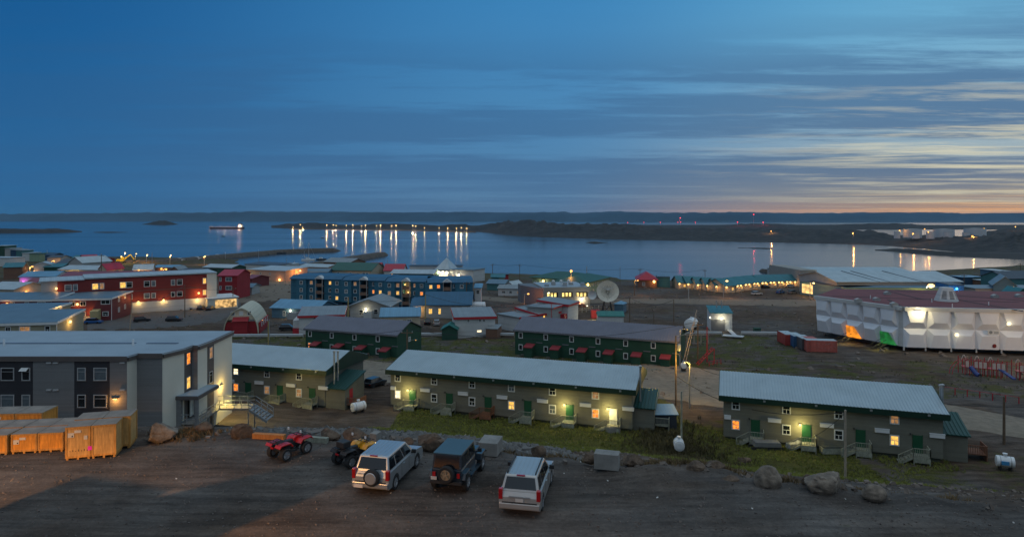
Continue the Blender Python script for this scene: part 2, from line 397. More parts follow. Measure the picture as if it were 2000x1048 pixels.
def rough(x, y):
    ye = interp(EDGE, x)
    a = 0.05 if y < ye - 1.5 else 0.22
    z = ground(x, y) + wob(x, y, 0.35, a) + wob(x, y, 0.09, a * 1.2)
    if y < ye:
        z += wob(x, y, 1.3, 0.02)
        for k in range(5):      # wheel ruts curving over the lot
            c = -20 + 11 * k + 0.03 * (y - 20) ** 2 * (1 if k % 2 else -1) * 0.5 + (y - 25) * (0.9 if k < 3 else -0.3)
            for o_ in (0, 1.6): z -= 0.035 * math.exp(-((x - c - o_) / 0.22) ** 2) * (0.6 + noise.noise(Vector((x * 0.3, y * 0.3, k))))
    if y > ye and y < ye + 30: z += wob(x, y, 0.8, 0.18)
    return z
ys = [-30, -20, -10, 0, 6, 10]; y = 13.0
while y < 780:
    ys.append(y); y += max(0.22, 0.006 * y * (1.0 if y < 60 else 1.0 + (y - 60) * 0.01))
sv = [-1.7 + 3.4 * i / 640 for i in range(641)]
go = grid_object('ground', GM, sv, ys, rough)
ga = go.data.attributes.new('grass', 'FLOAT', 'POINT')
for i, v in enumerate(go.data.vertices): ga.data[i].value = grassy(v.co.x, v.co.y)
# ------------------------------------------------------------------ sea
def sea_mat():
    m = bpy.data.materials.new('sea_water'); m.use_nodes = True; t = m.node_tree; b = t.nodes['Principled BSDF']
    N = t.nodes.new; L = t.links.new
    b.inputs['Base Color'].default_value = (0.006, 0.022, 0.04, 1); b.inputs['IOR'].default_value = 1.33
    co = N('ShaderNodeTexCoord'); mp = N('ShaderNodeMapping'); mp.inputs['Scale'].default_value = (0.0016, 0.008, 1); L(co.outputs['Object'], mp.inputs[0])
    n = N('ShaderNodeTexNoise'); n.inputs['Scale'].default_value = 1; n.inputs['Detail'].default_value = 5; L(mp.outputs[0], n.inputs['Vector'])
    r = N('ShaderNodeMapRange'); L(n.outputs[0], r.inputs[0]); r.inputs[1].default_value = 0.3; r.inputs[2].default_value = 0.7
    r.inputs[3].default_value = 0.10; r.inputs[4].default_value = 0.155; L(r.outputs[0], b.inputs['Roughness'])
    n2 = N('ShaderNodeTexNoise'); n2.inputs['Scale'].default_value = 0.35; n2.inputs['Detail'].default_value = 3; L(co.outputs['Object'], n2.inputs['Vector'])
    bp = N('ShaderNodeBump'); bp.inputs['Strength'].default_value = 0.03; bp.inputs['Distance'].default_value = 0.05; L(n2.outputs[0], bp.inputs['Height']); L(bp.outputs[0], b.inputs['Normal'])
    return m
sm = MB(); R_ = 70000
sm.add([(-R_, 60, 0), (R_, 60, 0), (R_, R_, 0), (-R_, R_, 0)], [(0, 1, 2, 3)])
o = sm.build('sea_water', sea_mat()); o['kind'] = 'structure'
# ------------------------------------------------------------------ far land
ROCK = mat('shore_rock', (0.03, 0.026, 0.024), 0.95, var=0.45, scale=0.02, bump=0.0)
TUN = mat('tundra_hills', (0.022, 0.019, 0.018), 0.95, var=0.6, scale=0.009, kind='hills')
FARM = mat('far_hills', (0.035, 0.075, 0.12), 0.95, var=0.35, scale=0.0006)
def landform(name, mtl, cols, nrow=14, rough_=0.0, seed=0.0, kind='structure', nsub=6, label=None, cat=None, flat=0.0):
    """cols: (px, pixel y of the waterline, pixel y of the top, depth factor of the top, depth factor of the far side)"""
    C = []
    for a, b in zip(cols, cols[1:]):
        for k in range(nsub): C.append(tuple(lerp(p, q, k / nsub) for p, q in zip(a, b)))
    C.append(cols[-1]); vs = []
    for i, (px, yb, yt, ft, fb) in enumerate(C):
        Db = CH * F / (yb - HY); Dt = Db * ft; Df = Db * fb; zt = ZD(yt, Dt)
        jit = noise.noise(Vector((px * 0.09, seed, 0))) * 0.5 + noise.noise(Vector((px * 0.3, seed, 5))) * 0.25
        zt = max(0.3, zt * (1 + jit * rough_ * 0.6))
        for j in range(nrow + 1):
            t = j / nrow
            if t < 0.6: D = lerp(Db, Dt, t / 0.6); h = math.sin(t / 0.6 * math.pi / 2) ** (2.0 if flat == 0 else 0.6)
            else: D = lerp(Dt, Df, (t - 0.6) / 0.4); h = math.cos((t - 0.6) / 0.4 * math.pi / 2)
            n_ = noise.noise(Vector((px * 0.05 * 1.3, t * 5, seed + 2))) + 0.5 * noise.noise(Vector((px * 0.16, t * 11, seed)))
            z = zt * h * (1 + n_ * rough_ * min(1, 4 * t * (1 - t))) - 0.8 * (1 if j in (0, nrow) else 0)
            vs.append(((px - CX) * D / F, D, z))
    fs = []; n = nrow + 1
    for i in range(len(C) - 1):
        for j in range(nrow): a = i * n + j; fs.append((a, a + n, a + n + 1, a + 1))
    me = bpy.data.meshes.new(name); me.from_pydata(vs, [], fs); me.materials.append(mtl); me.update()
    for p in me.polygons: p.use_smooth = True
    o = bpy.data.objects.new(name, me); COL.objects.link(o); o['kind'] = kind
    if label: tag(o, label, cat)
    return o
fr = [(-500, 432.3, 419), (0, 432.2, 418), (60, 432.2, 417), (100, 432.3, 416.5), (180, 432.2, 416.3), (290, 432.2, 414.5), (330, 432.2, 415), (420, 432.2, 414.3), (480, 432.2, 413), (560, 432.2, 413.6), (610, 432.2, 413), (700, 432.2, 414), (800, 432.3, 414.5), (900, 432.5, 413.5), (960, 432.5, 414.5), (1040, 432.8, 414.4), (1100, 433, 413.5), (1130, 433, 416), (1200, 433.2, 412.5), (1290, 433.5, 415), (1380, 433.6, 415.2), (1440, 433.6, 413.8), (1500, 433.8, 415), (1600, 434, 416), (1700, 434, 414.5), (1850, 434, 414.5), (1880, 434, 417), (2000, 434, 415.5), (2500, 434, 417)]
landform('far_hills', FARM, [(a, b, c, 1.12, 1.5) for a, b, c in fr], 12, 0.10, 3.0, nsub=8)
# peninsula: low front bank, then hills and a terrace
pn = [(905, 452.5, 449.5), (925, 453, 446), (940, 454, 440), (960, 456, 436), (985, 459, 433.5), (1010, 461, 431), (1035, 462.5, 430.6), (1055, 463.5, 433), (1080, 464.5, 435.5), (1110, 465.5, 439), (1150, 466.8, 438), (1200, 468, 437), (1230, 468.7, 439), (1260, 469.3, 441), (1330, 471, 446), (1400, 472.5, 446.5), (1500, 474, 447.5), (1600, 476, 448), (1700, 479, 450), (1745, 482, 459.5), (1830, 489, 461), (1900, 497, 461.5), (1950, 502, 458), (2000, 506, 455), (2150, 515, 450), (2500, 520, 450)]
landform('peninsula', TUN, [(a, b, c, 1.35, 2.1 if a < 1150 else 1.62) for a, b, c in pn], 30, 0.30, 8.0, nsub=14)
rd = [(1080, 449, 443), (1110, 449, 438.5), (1150, 449, 437.5), (1210, 449, 440), (1300, 449, 446), (1380, 449, 445.5), (1420, 449, 441), (1450, 449, 437.5), (1490, 449, 436.8), (1530, 449, 438.5), (1570, 449, 441.5), (1620, 449, 440.5), (1660, 449, 438.5), (1700, 449, 437.5), (1750, 449, 437), (1785, 449, 439), (1810, 449, 444), (1860, 449, 445), (1900, 449, 443), (1950, 449, 441.5), (2000, 449, 440), (2300, 449, 438)]
landform('ridge', TUN, [(a, b, c, 1.3, 2.0) for a, b, c in rd], 18, 0.3, 15.0, nsub=10)
kn = [(1895, 470, 461), (1930, 470, 452), (1970, 470, 447), (2010, 470, 444.5), (2080, 470, 443), (2300, 470, 442)]
landform('hill', TUN, [(a, b, c, 1.2, 1.6) for a, b, c in kn], 12, 0.25, 25.0, nsub=6)
ca = [(530, 445.3, 443.3), (555, 446, 437.5), (580, 446.2, 436), (600, 446.3, 435), (625, 446.4, 435.3), (650, 446.5, 437.5), (680, 447, 440), (700, 447.5, 439.5), (730, 448, 437.5), (770, 448.5, 437), (820, 449, 438.5), (860, 449.5, 441), (880, 450, 438.5), (905, 450.5, 437.2), (925, 451.5, 441), (940, 452.8, 444)]
landform('causeway_hills', TUN, [(a, b, c, 1.15, 1.5) for a, b, c in ca], 12, 0.25, 33.0, nsub=6)
cw = [(566, 447.6, 445.6), (700, 449.2, 447.2), (800, 450.3, 448.0), (930, 454.2, 451.2)]
landform('causeway', ROCK, [(a, b, c, 1.03, 1.12) for a, b, c in cw], 8, 0.05, 41.0, nsub=10, flat=1)
landform('island', TUN, [(-200, 457, 444, 1.1, 1.3), (0, 455.5, 446.5, 1.08, 1.25), (60, 455.5, 446.8, 1.08, 1.25), (110, 455, 446.5, 1.08, 1.25), (135, 454.5, 448.5, 1.06, 1.2), (160, 453.3, 452.6, 1.03, 1.1)], 10, 0.2, 51.0)
landform('island', TUN, [(278, 438.6, 437.9, 1.04, 1.1), (295, 439, 434.5, 1.05, 1.2), (312, 439.2, 430.2, 1.06, 1.2), (322, 439.2, 430.6, 1.06, 1.2), (335, 439, 434, 1.05, 1.2), (348, 438.6, 437.9, 1.04, 1.1)], 10, 0.15, 55.0)
landform('island', ROCK, [(183, 454, 453.2, 1.01, 1.03), (210, 454.4, 452.2, 1.01, 1.03), (228, 454.2, 452.8, 1.01, 1.03), (252, 453.6, 453.2, 1.01, 1.02)], 6, 0.2, 58.0)
landform('island', ROCK, [(1144, 474, 473.3, 1.01, 1.03), (1158, 475, 471.8, 1.01, 1.04), (1170, 475, 472.6, 1.01, 1.04), (1186, 474.2, 473.6, 1.01, 1.02)], 6, 0.3, 61.0)
landform('island', ROCK, [(1441, 484.3, 483.8, 1.01, 1.02), (1452, 484.6, 483.4, 1.01, 1.02), (1460, 484.7, 484.5, 1.01, 1.02), (1470, 485.3, 483.6, 1.01, 1.03), (1500, 486.2, 484, 1.01, 1.03), (1509, 486, 485.4, 1.01, 1.02)], 6, 0.4, 64.0)
landform('spit', ROCK, [(1709, 489.6, 489, 1.02, 1.05), (1745, 491.8, 485, 1.05, 1.1), (1785, 495, 486.5, 1.04, 1.08), (1830, 498, 490, 1.03, 1.06), (1880, 502, 493, 1.05, 1.1), (1930, 505, 494, 1.08, 1.2), (2050, 510, 494, 1.1, 1.3)], 10, 0.3, 70.0)
# breakwaters of dumped rock
def causeway(name, pts, w, h, mtl, seed=0, base=-0.5, label=None, cat=None, step=3.0):
    P = []
    for a, b in zip(pts, pts[1:]):
        n = max(1, int((Vector(b) - Vector(a)).length / step))
        P += [Vector(a).lerp(Vector(b), k / n) for k in range(n)]
    P.append(Vector(pts[-1])); vs = []; prof = [(-1, 0), (-0.72, 0.55), (-0.42, 0.98), (-0.15, 1.0), (0.15, 1.0), (0.42, 0.98), (0.72, 0.55), (1, 0)]
    for i, p in enumerate(P):
        d = (P[min(i + 1, len(P) - 1)] - P[max(0, i - 1)]).normalized(); nrm = Vector((d.y, -d.x, 0))
        en = min(1.0, (len(P) - 1 - i) / 3.0 + 0.15)
        for k, (a, b) in enumerate(prof):
            r = noise.noise(Vector((p.x * 0.9, p.y * 0.9, k + seed))) * 0.5
            q = p + nrm * w * (a * (0.6 + 0.4 * en) + r * 0.12); vs.append((q.x, q.y, base + h * b * en + r * 0.45))
    n = len(prof); fs = [(i * n + k, i * n + k + 1, (i + 1) * n + k + 1, (i + 1) * n + k) for i in range(len(P) - 1) for k in range(n - 1)]
    fs += [tuple(range(n)), tuple(range((len(P) - 1) * n, len(P) * n))]
    me = bpy.data.meshes.new(name); me.from_pydata(vs, [], fs); me.materials.append(mtl); me.update()
    o = bpy.data.objects.new(name, me); COL.objects.link(o)
    if label: tag(o, label, cat)
    else: o['kind'] = 'structure'
    return o
BRK = mat('breakwater_rock', (0.085, 0.07, 0.058), 0.95, var=0.5, scale=0.5, bump=0.6, bscale=1.5)
def wp(px, py): p = PT(px, py, 0); return (p.x, p.y, 0)
causeway('breakwater', [wp(235, 518), wp(300, 516), wp(360, 511), wp(420, 505), wp(500, 498), wp(545, 493.5), wp(600, 491), wp(666, 489.5)], 7, 3.8, BRK, 1, label='long rock breakwater curving out left of the sailboat', cat='breakwater')
causeway('breakwater', [wp(560, 530), wp(615, 521), wp(660, 512), wp(710, 504), wp(752, 497.5)], 7, 3.8, BRK, 2, label='short rock breakwater ending right of the sailboat', cat='breakwater')
causeway('breakwater', [wp(1600, 545), wp(1560, 540), wp(1530, 536), wp(1500, 531.5), wp(1484, 529)], 2.6, 2.4, BRK, 3, label='low line of dark rocks running into the bay beside the arena', cat='breakwater', step=1.5)
# ------------------------------------------------------------------ roads laid on the ground
def strip(name, L_, R_side, mtl, dz=0.05, sub=10, rows=8):
    """L_, R_side: lists of pixels along the far and near side of the road"""
    A = [G(*p) for p in L_]; B = [G(*p) for p in R_side]; vs = []; n = rows + 1
    def dens(P):
        o = []
        for a, b in zip(P, P[1:]): o += [a.lerp(b, k / sub) for k in range(sub)]
        return o + [P[-1]]
    A = dens(A); B = dens(B)
    for a, b in zip(A, B):
        for j in range(n):
            q = a.lerp(b, j / rows); w = wob(q.x, q.y, 0.15, 0.6) if j in (0, rows) else 0
            vs.append((q.x, q.y + w, rough(q.x, q.y + w) + dz + (0.12 if 0 < j < rows else -0.1)))
    fs = [(i * n + k, i * n + k + 1, (i + 1) * n + k + 1, (i + 1) * n + k) for i in range(len(A) - 1) for k in range(rows)]
    me = bpy.data.meshes.new(name); me.from_pydata(vs, [], fs); me.materials.append(mtl); me.update()
    for p in me.polygons: p.use_smooth = True
    o = bpy.data.objects.new(name, me); COL.objects.link(o); o['kind'] = 'structure'; return o
GRV = mat('gravel_road', (0.19, 0.155, 0.115), 0.95, var=0.28, scale=0.8, bump=0.5, bscale=5)
GRV2 = mat('sandy_road', (0.15, 0.12, 0.088), 0.95, var=0.2, scale=0.5)
ASP = mat('asphalt_road', (0.075, 0.07, 0.068), 0.9, var=0.25, scale=0.6)
strip('gravel_road', [(700, 702), (770, 708), (1260, 712), (1340, 716), (1420, 726), (1850, 790), (2100, 830), (2600, 905)], [(700, 745), (770, 750), (1260, 784), (1340, 790), (1420, 800), (1850, 838), (2100, 872), (2600, 960)], GRV, sub=14)
strip('sandy_road', [(940, 578), (1030, 585), (1150, 584), (1330, 584), (1560, 585), (1620, 586)], [(940, 586), (1030, 594), (1150, 593), (1330, 594), (1560, 598), (1620, 598)], GRV2)
strip('sandy_road', [(470, 548), (520, 545), (560, 545), (585, 545)], [(440, 592), (520, 590), (560, 588), (590, 586)], GRV2)
strip('asphalt_road', [(170, 616), (240, 612), (330, 604), (420, 596), (470, 588)], [(170, 646), (240, 645), (330, 641), (420, 632), (470, 606)], ASP)
# ------------------------------------------------------------------ building helpers
WHT_T = mat('white_trim', (0.62, 0.64, 0.64), 0.6, var=0.08)
DGL = glass('dark_glass', (0.01, 0.014, 0.018), 0.06)
BLIND = mat('blind_glass', (0.10, 0.13, 0.15), 0.3, var=0.25, scale=2.5)
LITY = emi('lit_window_yellow', (1.0, 0.55, 0.11), 1.1, 0.45, 2.2)
LITO = emi('lit_window_orange', (1.0, 0.27, 0.03), 1.2, 0.75, 3.5)
LITD = emi('lit_window_dim', (1.0, 0.5, 0.2), 0.28, 0.5, 2.2)
LITW = emi('lit_window_white', (1.0, 0.82, 0.5), 1.6, 0.3, 2.0)
BULB = emi('bulb_warm', (1.0, 0.66, 0.22), 3.2)
BULBO = emi('bulb_orange', (1.0, 0.45, 0.10), 2.6)
BULBW = emi('bulb_white', (1.0, 0.88, 0.62), 3.5)
BULBR = emi('bulb_red', (1.0, 0.03, 0.06), 2.5)
BULBM = emi('bulb_magenta', (0.9, 0.12, 0.8), 2.5)
BULBC = emi('bulb_cyan', (0.12, 0.7, 1.0), 2.5)
DMET = mat('dark_metal', (0.05, 0.05, 0.055), 0.5, 0.4, var=0.2)
LMET = mat('light_metal', (0.38, 0.40, 0.42), 0.42, 0.6, var=0.15)
MULL = {}
def win(parent, x, z, w=0.95, h=1.2, pane=DGL, frame=WHT_T, style='cross', rot=0.0, y=0.0, ft=0.13, label=None):
    """a window centred at x, z on the wall plane y (rot turns it for side walls)"""
    key = (round(w, 2), round(h, 2), style, round(ft, 2), frame.name)
    if key not in MULL:
        m = MB(); hw, hh = w / 2, h / 2
        m.box(-hw, -hw + ft, -0.07, 0.02, -hh, hh).box(hw - ft, hw, -0.07, 0.02, -hh, hh)
        m.box(-hw + ft, hw - ft, -0.067, 0.02, hh - ft, hh).box(-hw + ft, hw - ft, -0.067, 0.02, -hh, -hh + ft)
        t = ft * 0.45
        if style == 'cross':
            m.box(-hw + ft, hw - ft, -0.05, 0.02, -t / 2 - 0.02, t / 2 - 0.02); m.box(-t / 2, t / 2, -0.047, 0.02, -hh + ft, -t / 2 - 0.02)
        elif style == 'bar': m.box(-hw + ft, hw - ft, -0.05, 0.02, hh * 0.35, hh * 0.35 + t)
        elif style == 'two': m.box(-t / 2, t / 2, -0.05, 0.02, -hh + ft, hh - ft)
        me = m.mesh('window', frame); p = MB().box(-hw + ft * 0.8, hw - ft * 0.8, -0.025, 0.015, -hh + ft * 0.8, hh - ft * 0.8)
        MULL[key] = (me, p)
    me, p = MULL[key]
    o = bpy.data.objects.new('window', me); COL.objects.link(o); o.parent = parent
    if rot == 0: o.location = (x, y, z)
    else: o.location = (y, x, z)
    o.rotation_euler = (0, 0, rot)
    pk = (key, pane.name)
    if pk not in MULL: MULL[pk] = p.mesh('pane', pane)
    q = bpy.data.objects.new('pane', MULL[pk]); COL.objects.link(q); q.parent = o
    if label: o['label'] = label
    return o
SH = {}
def shared(name, key, mk, m, parent, loc, rz=0.0, smooth=False):
    k = (key, m.name)
    if k not in SH: SH[k] = mk().mesh(name, m, smooth)
    o = bpy.data.objects.new(name, SH[k]); COL.objects.link(o); o.parent = parent; o.location = loc; o.rotation_euler = (0, 0, rz); return o
def wall_lamp(parent, loc, watts, col, bulb=BULB, r=0.13, off=0.55, hood=True):
    o = shared('wall_lamp', 'wl%.2f' % r, lambda: MB().box(-r, r, -0.12, 0.0, 0.02, 0.16), DMET, parent, loc)
    shared('bulb', 'wlb%.2f' % r, lambda: MB().ball((0, -0.16, -0.02), r), bulb, o, (0, 0, 0))
    if watts: plight(parent, (loc[0], loc[1] - off, loc[2] - 0.25), watts, col, 0.1)
    return o
def frame_from(A, B):
    """local frame: x from A to B, y away from the camera side"""
    d = (B - A); return math.atan2(d.y, d.x), math.hypot(d.x, d.y)
def gable(m, W, Dp, h, rise, ov=0.35, th=0.15, axis='x'):
    """roof shell over a W x Dp box, ridge along axis"""
    if axis == 'x':
        s = rise / (Dp / 2); z0 = h - ov * s
        pts = [(-ov, z0), (Dp / 2, h + rise), (Dp + ov, z0), (Dp + ov, z0 + th), (Dp / 2, h + rise + th * 1.1), (-ov, z0 + th)]
        m.prism(pts, -ov, W + ov, 'x')
    else:
        s = rise / (W / 2); z0 = h - ov * s
        pts = [(-ov, z0), (W / 2, h + rise), (W + ov, z0), (W + ov, z0 + th), (W / 2, h + rise + th * 1.1), (-ov, z0 + th)]
        m.prism(pts, -ov, Dp + ov, 'y')
    return m
def hiproof(m, W, Dp, h, rise, ov=0.5, th=0.2):
    x0, x1, y0, y1 = -ov, W + ov, -ov, Dp + ov; i = min(W, Dp) / 2 + ov
    for zz, fl in ((h, 0), (h + th, 1)):
        pass
    if W > Dp: r0, r1 = (x0 + i, (y0 + y1) / 2), (x1 - i, (y0 + y1) / 2)
    else: r0, r1 = ((x0 + x1) / 2, y0 + i), ((x0 + x1) / 2, y1 - i)
    vs = [(x0, y0, h), (x1, y0, h), (x1, y1, h), (x0, y1, h), (x0, y0, h + th), (x1, y0, h + th), (x1, y1, h + th), (x0, y1, h + th), (*r0, h + th + rise), (*r1, h + th + rise)]
    fs = [(3, 2, 1, 0), (0, 1, 5, 4), (1, 2, 6, 5), (2, 3, 7, 6), (3, 0, 4, 7)]
    if W > Dp: fs += [(4, 5, 9, 8), (6, 7, 8, 9), (5, 6, 9), (7, 4, 8)]
    else: fs += [(4, 5, 8), (5, 6, 9, 8), (6, 7, 9), (7, 4, 8, 9)]
    return m.add(vs, fs)
def house(name, label, cat, L_, R_p, z, h, Dp, roof='gable', rise=1.2, wall=None, rmat=None, wins=(), swins=(), ov=0.4, group=None, base=0.0, axis='x', trim=None, lamps=(), doors=(), th=0.18, gablemat=None, by='eave', chim=False, depth_sink=0.6):
    """L_, R_p: pixels of the front wall's top corners (by='eave') or foot (by='base'); z: ground height; h: wall height"""
    zz = z + h if by == 'eave' else z
    A = PT(L_[0], L_[1], zz); B = PT(R_p[0], R_p[1], zz); rz, W = frame_from(A, B)
    t = empty(name, (A.x, A.y, z), rz, label, cat, group)
    if roof == 'gable' and axis == 'x':
        m = MB().prism([(0, -depth_sink), (Dp, -depth_sink), (Dp, h), (Dp / 2, h + rise - 0.02), (0, h)], 0, W, 'x'); m.build('wall', wall, t)
        gable(MB(), W, Dp, h, rise, ov, th).build('roof', rmat, t)
    elif roof == 'gable':
        m = MB().prism([(0, -depth_sink), (W, -depth_sink), (W, h), (W / 2, h + rise - 0.02), (0, h)], 0, Dp, 'y'); m.build('wall', wall, t)
        gable(MB(), W, Dp, h, rise, ov, th, 'y').build('roof', rmat, t)
    elif roof == 'shed':      # rises away from the camera
        s = rise / Dp
        MB().prism([(0, -depth_sink), (Dp, -depth_sink), (Dp, h + rise), (0, h)], 0, W, 'x').build('wall', wall, t)
        MB().prism([(-ov, h - ov * s + 0.003), (Dp + ov, h + rise + ov * s + 0.003), (Dp + ov, h + rise + ov * s + th), (-ov, h - ov * s + th)], -ov, W + ov, 'x').build('roof', rmat, t)
    elif roof == 'hip':
        MB().box(0, W, 0, Dp, -depth_sink, h).build('wall', wall, t); hiproof(MB(), W, Dp, h + 0.002, rise, ov).build('roof', rmat, t)
    else:
        MB().box(0, W, 0, Dp, -depth_sink, h).build('wall', wall, t)
        MB().box(-ov, W + ov, -ov, Dp + ov, h + 0.002, h + th).build('roof', rmat, t)
    if trim: MB().box(-ov - 0.03, W + ov + 0.03, -ov - 0.06, -ov - 0.005, h - 0.30, h + th + 0.02).box(W + ov + 0.004, W + ov + 0.06, -ov - 0.05, Dp + ov, h - 0.3, h + th + 0.02).build('fascia', trim, t) if roof in ('flat',) else MB().box(-ov - 0.03, W + ov + 0.03, -ov - 0.08, -ov - 0.005, h - ov * 0.3 - 0.30, h + 0.1).build('fascia', trim, t)
    if trim and roof == 'shed': MB().prism([(-ov, h - ov * s - 0.22), (-ov, h - ov * s + th + 0.03), (Dp + ov, h + rise + ov * s + th + 0.03), (Dp + ov, h + rise + ov * s - 0.22)], W + ov + 0.004, W + ov + 0.1, 'x').box(W + 0.004, W + 0.05, -0.05, 0.2, -1, h - 0.05).build('side_trim', trim, t)
    for w_ in wins:      # (fraction of front, height, w, h, pane)
        win(t, w_[0] * W, w_[1], w_[2], w_[3], w_[4] if len(w_) > 4 else DGL, style=w_[5] if len(w_) > 5 else 'cross', ft=0.12 if w_[2] < 1.6 else 0.16)
    for w_ in swins:     # right side wall: (fraction of depth, height, w, h, pane)
        win(t, w_[0] * Dp, w_[1], w_[2], w_[3], w_[4] if len(w_) > 4 else DGL, rot=math.pi / 2, y=W)
    for d in doors:      # (fraction, z0, w, h, material)
        MB().box(-d[2] / 2, d[2] / 2, -0.06, 0.0, 0, d[3]).build('door', d[4], t, loc=(d[0] * W, 0, d[1]))
    for l in lamps:      # (fraction, height, watts, colour, bulb, radius)
        wall_lamp(t, (l[0] * W, -0.01, l[1]), l[2], l[3], l[4] if len(l) > 4 else BULB, l[5] if len(l) > 5 else 0.2, off=0.9)
    if chim: MB().tube([(W * 0.6, Dp * 0.35, h), (W * 0.6, Dp * 0.35, h + rise + 1.0)], 0.13).build('chimney', LMET, t)
    return t, W
# ------------------------------------------------------------------ the three grey row houses below the lot, and the two green rows behind
OLV = mat('olive_siding', (0.16, 0.16, 0.13), 0.8, var=0.12, scale=0.5, kind='siding', step=0.22)
OLVS = mat('skirting', (0.07, 0.075, 0.06), 0.9, var=0.2)
GRF = mat('green_fascia', (0.004, 0.03, 0.019), 0.5, var=0.12)
RIB = mat('ribbed_roof_metal', (0.36, 0.42, 0.45), 0.42, 0.35, var=0.09, scale=0.35)
GRR = mat('green_roof_metal', (0.005, 0.05, 0.042), 0.4, 0.2, var=0.12, kind='corr', step=0.35)
DGR = mat('green_door', (0.008, 0.075, 0.035), 0.5, var=0.15)
RDR = mat('red_door', (0.42, 0.03, 0.04), 0.5, var=0.15)
BOXW = mat('white_box', (0.66, 0.68, 0.70), 0.5, var=0.06)
POR = mat('weathered_lumber', (0.27, 0.28, 0.225), 0.85, var=0.3, scale=3, kind='wood')
PORB = mat('brown_lumber', (0.20, 0.085, 0.045), 0.8, var=0.3, scale=3, kind='wood')
def ribbed(m, x0, x1, ya, za, yb, zb, th=0.12, pitch=0.36, amp=0.05):
    """a roof slope from the eave (ya, za) up to the ridge (yb, zb) with raised ribs running up the slope"""
    n = max(1, int((x1 - x0) / pitch)); vs = []; xs = []
    for i in range(n):
        a = x0 + (x1 - x0) * i / n; b = x0 + (x1 - x0) * (i + 1) / n; w = b - a
        xs += [(a, 0), (a + w * 0.34, 0), (a + w * 0.45, amp), (a + w * 0.72, amp), (a + w * 0.83, 0)]
    xs.append((x1, 0)); k = len(xs)
    for (y, z) in ((ya, za), (yb, zb)):
        for x, d in xs: vs.append((x, y, z + th + d))
    for (y, z) in ((ya, za), (yb, zb)):
        vs += [(x0, y, z), (x1, y, z)]
    fs = [(i, i + 1, k + i + 1, k + i) for i in range(k - 1)] + [(2 * k, 2 * k + 2, 2 * k + 3, 2 * k + 1)]
    fs += [tuple([2 * k, 2 * k + 1] + list(range(k - 1, -1, -1))), tuple([2 * k + 3, 2 * k + 2] + list(range(k, 2 * k)))]
    fs += [(2 * k, 0, k, 2 * k + 2), (2 * k + 1, 2 * k + 3, 2 * k - 1, k - 1)]
    return m.add(vs, fs)
def porch_mesh(W=1.7, D=1.5, zf=0.75):
    m = MB(); m.box(0, W, -D, 0, zf - 0.12, zf)
    for x in (0.06, W - 0.06):
        for y in (-D + 0.06, -0.1): m.box(x - 0.05, x + 0.05, y - 0.05, y + 0.05, -0.7, zf - 0.12)
    m.box(0, W, -D, -D + 0.05, 0.1, zf - 0.12)
    return m
def rail_mesh(W=1.7, D=1.5, zf=0.75, run=1.5):
    m = MB(); H = 0.95
    def run_(a, b):
        a = Vector(a); b = Vector(b); n = max(2, int((b - a).length / 0.17))
        m.bar(a + Vector((0, 0, H)), b + Vector((0, 0, H)), 0.09, 0.06); m.bar(a + Vector((0, 0, 0.12)), b + Vector((0, 0, 0.12)), 0.05, 0.05)
        for i in range(n + 1):
            p = a.lerp(b, i / n); t = 0.045 if 0 < i < n else 0.09
            m.box(p.x - t / 2, p.x + t / 2, p.y - t / 2, p.y + t / 2, p.z + (0.1 if 0 < i < n else -0.1), p.z + H)
    run_((0.03, -D + 0.03, zf), (W - 0.03, -D + 0.03, zf)); run_((W - 0.03, -D + 0.03, zf), (W - 0.03, -0.05, zf))
    run_((-run, -D + 0.03, -0.15), (0, -D + 0.03, zf)); 
    return m
def stairs_mesh(D=1.5, zf=0.75, run=1.5):
    m = MB(); n = 4
    for i in range(n):
        z = zf - (i + 1) * (zf + 0.1) / (n + 0.5); x = -run * (i + 1) / n
        m.box(x, x + run / n + 0.03, -D + 0.08, -0.35, z - 0.05, z)
    m.bar((0, -D + 0.05, zf - 0.12), (-run, -D + 0.05, -0.3), 0.05, 0.22); m.bar((0, -0.35, zf - 0.12), (-run, -0.35, -0.3), 0.05, 0.22)
    return m
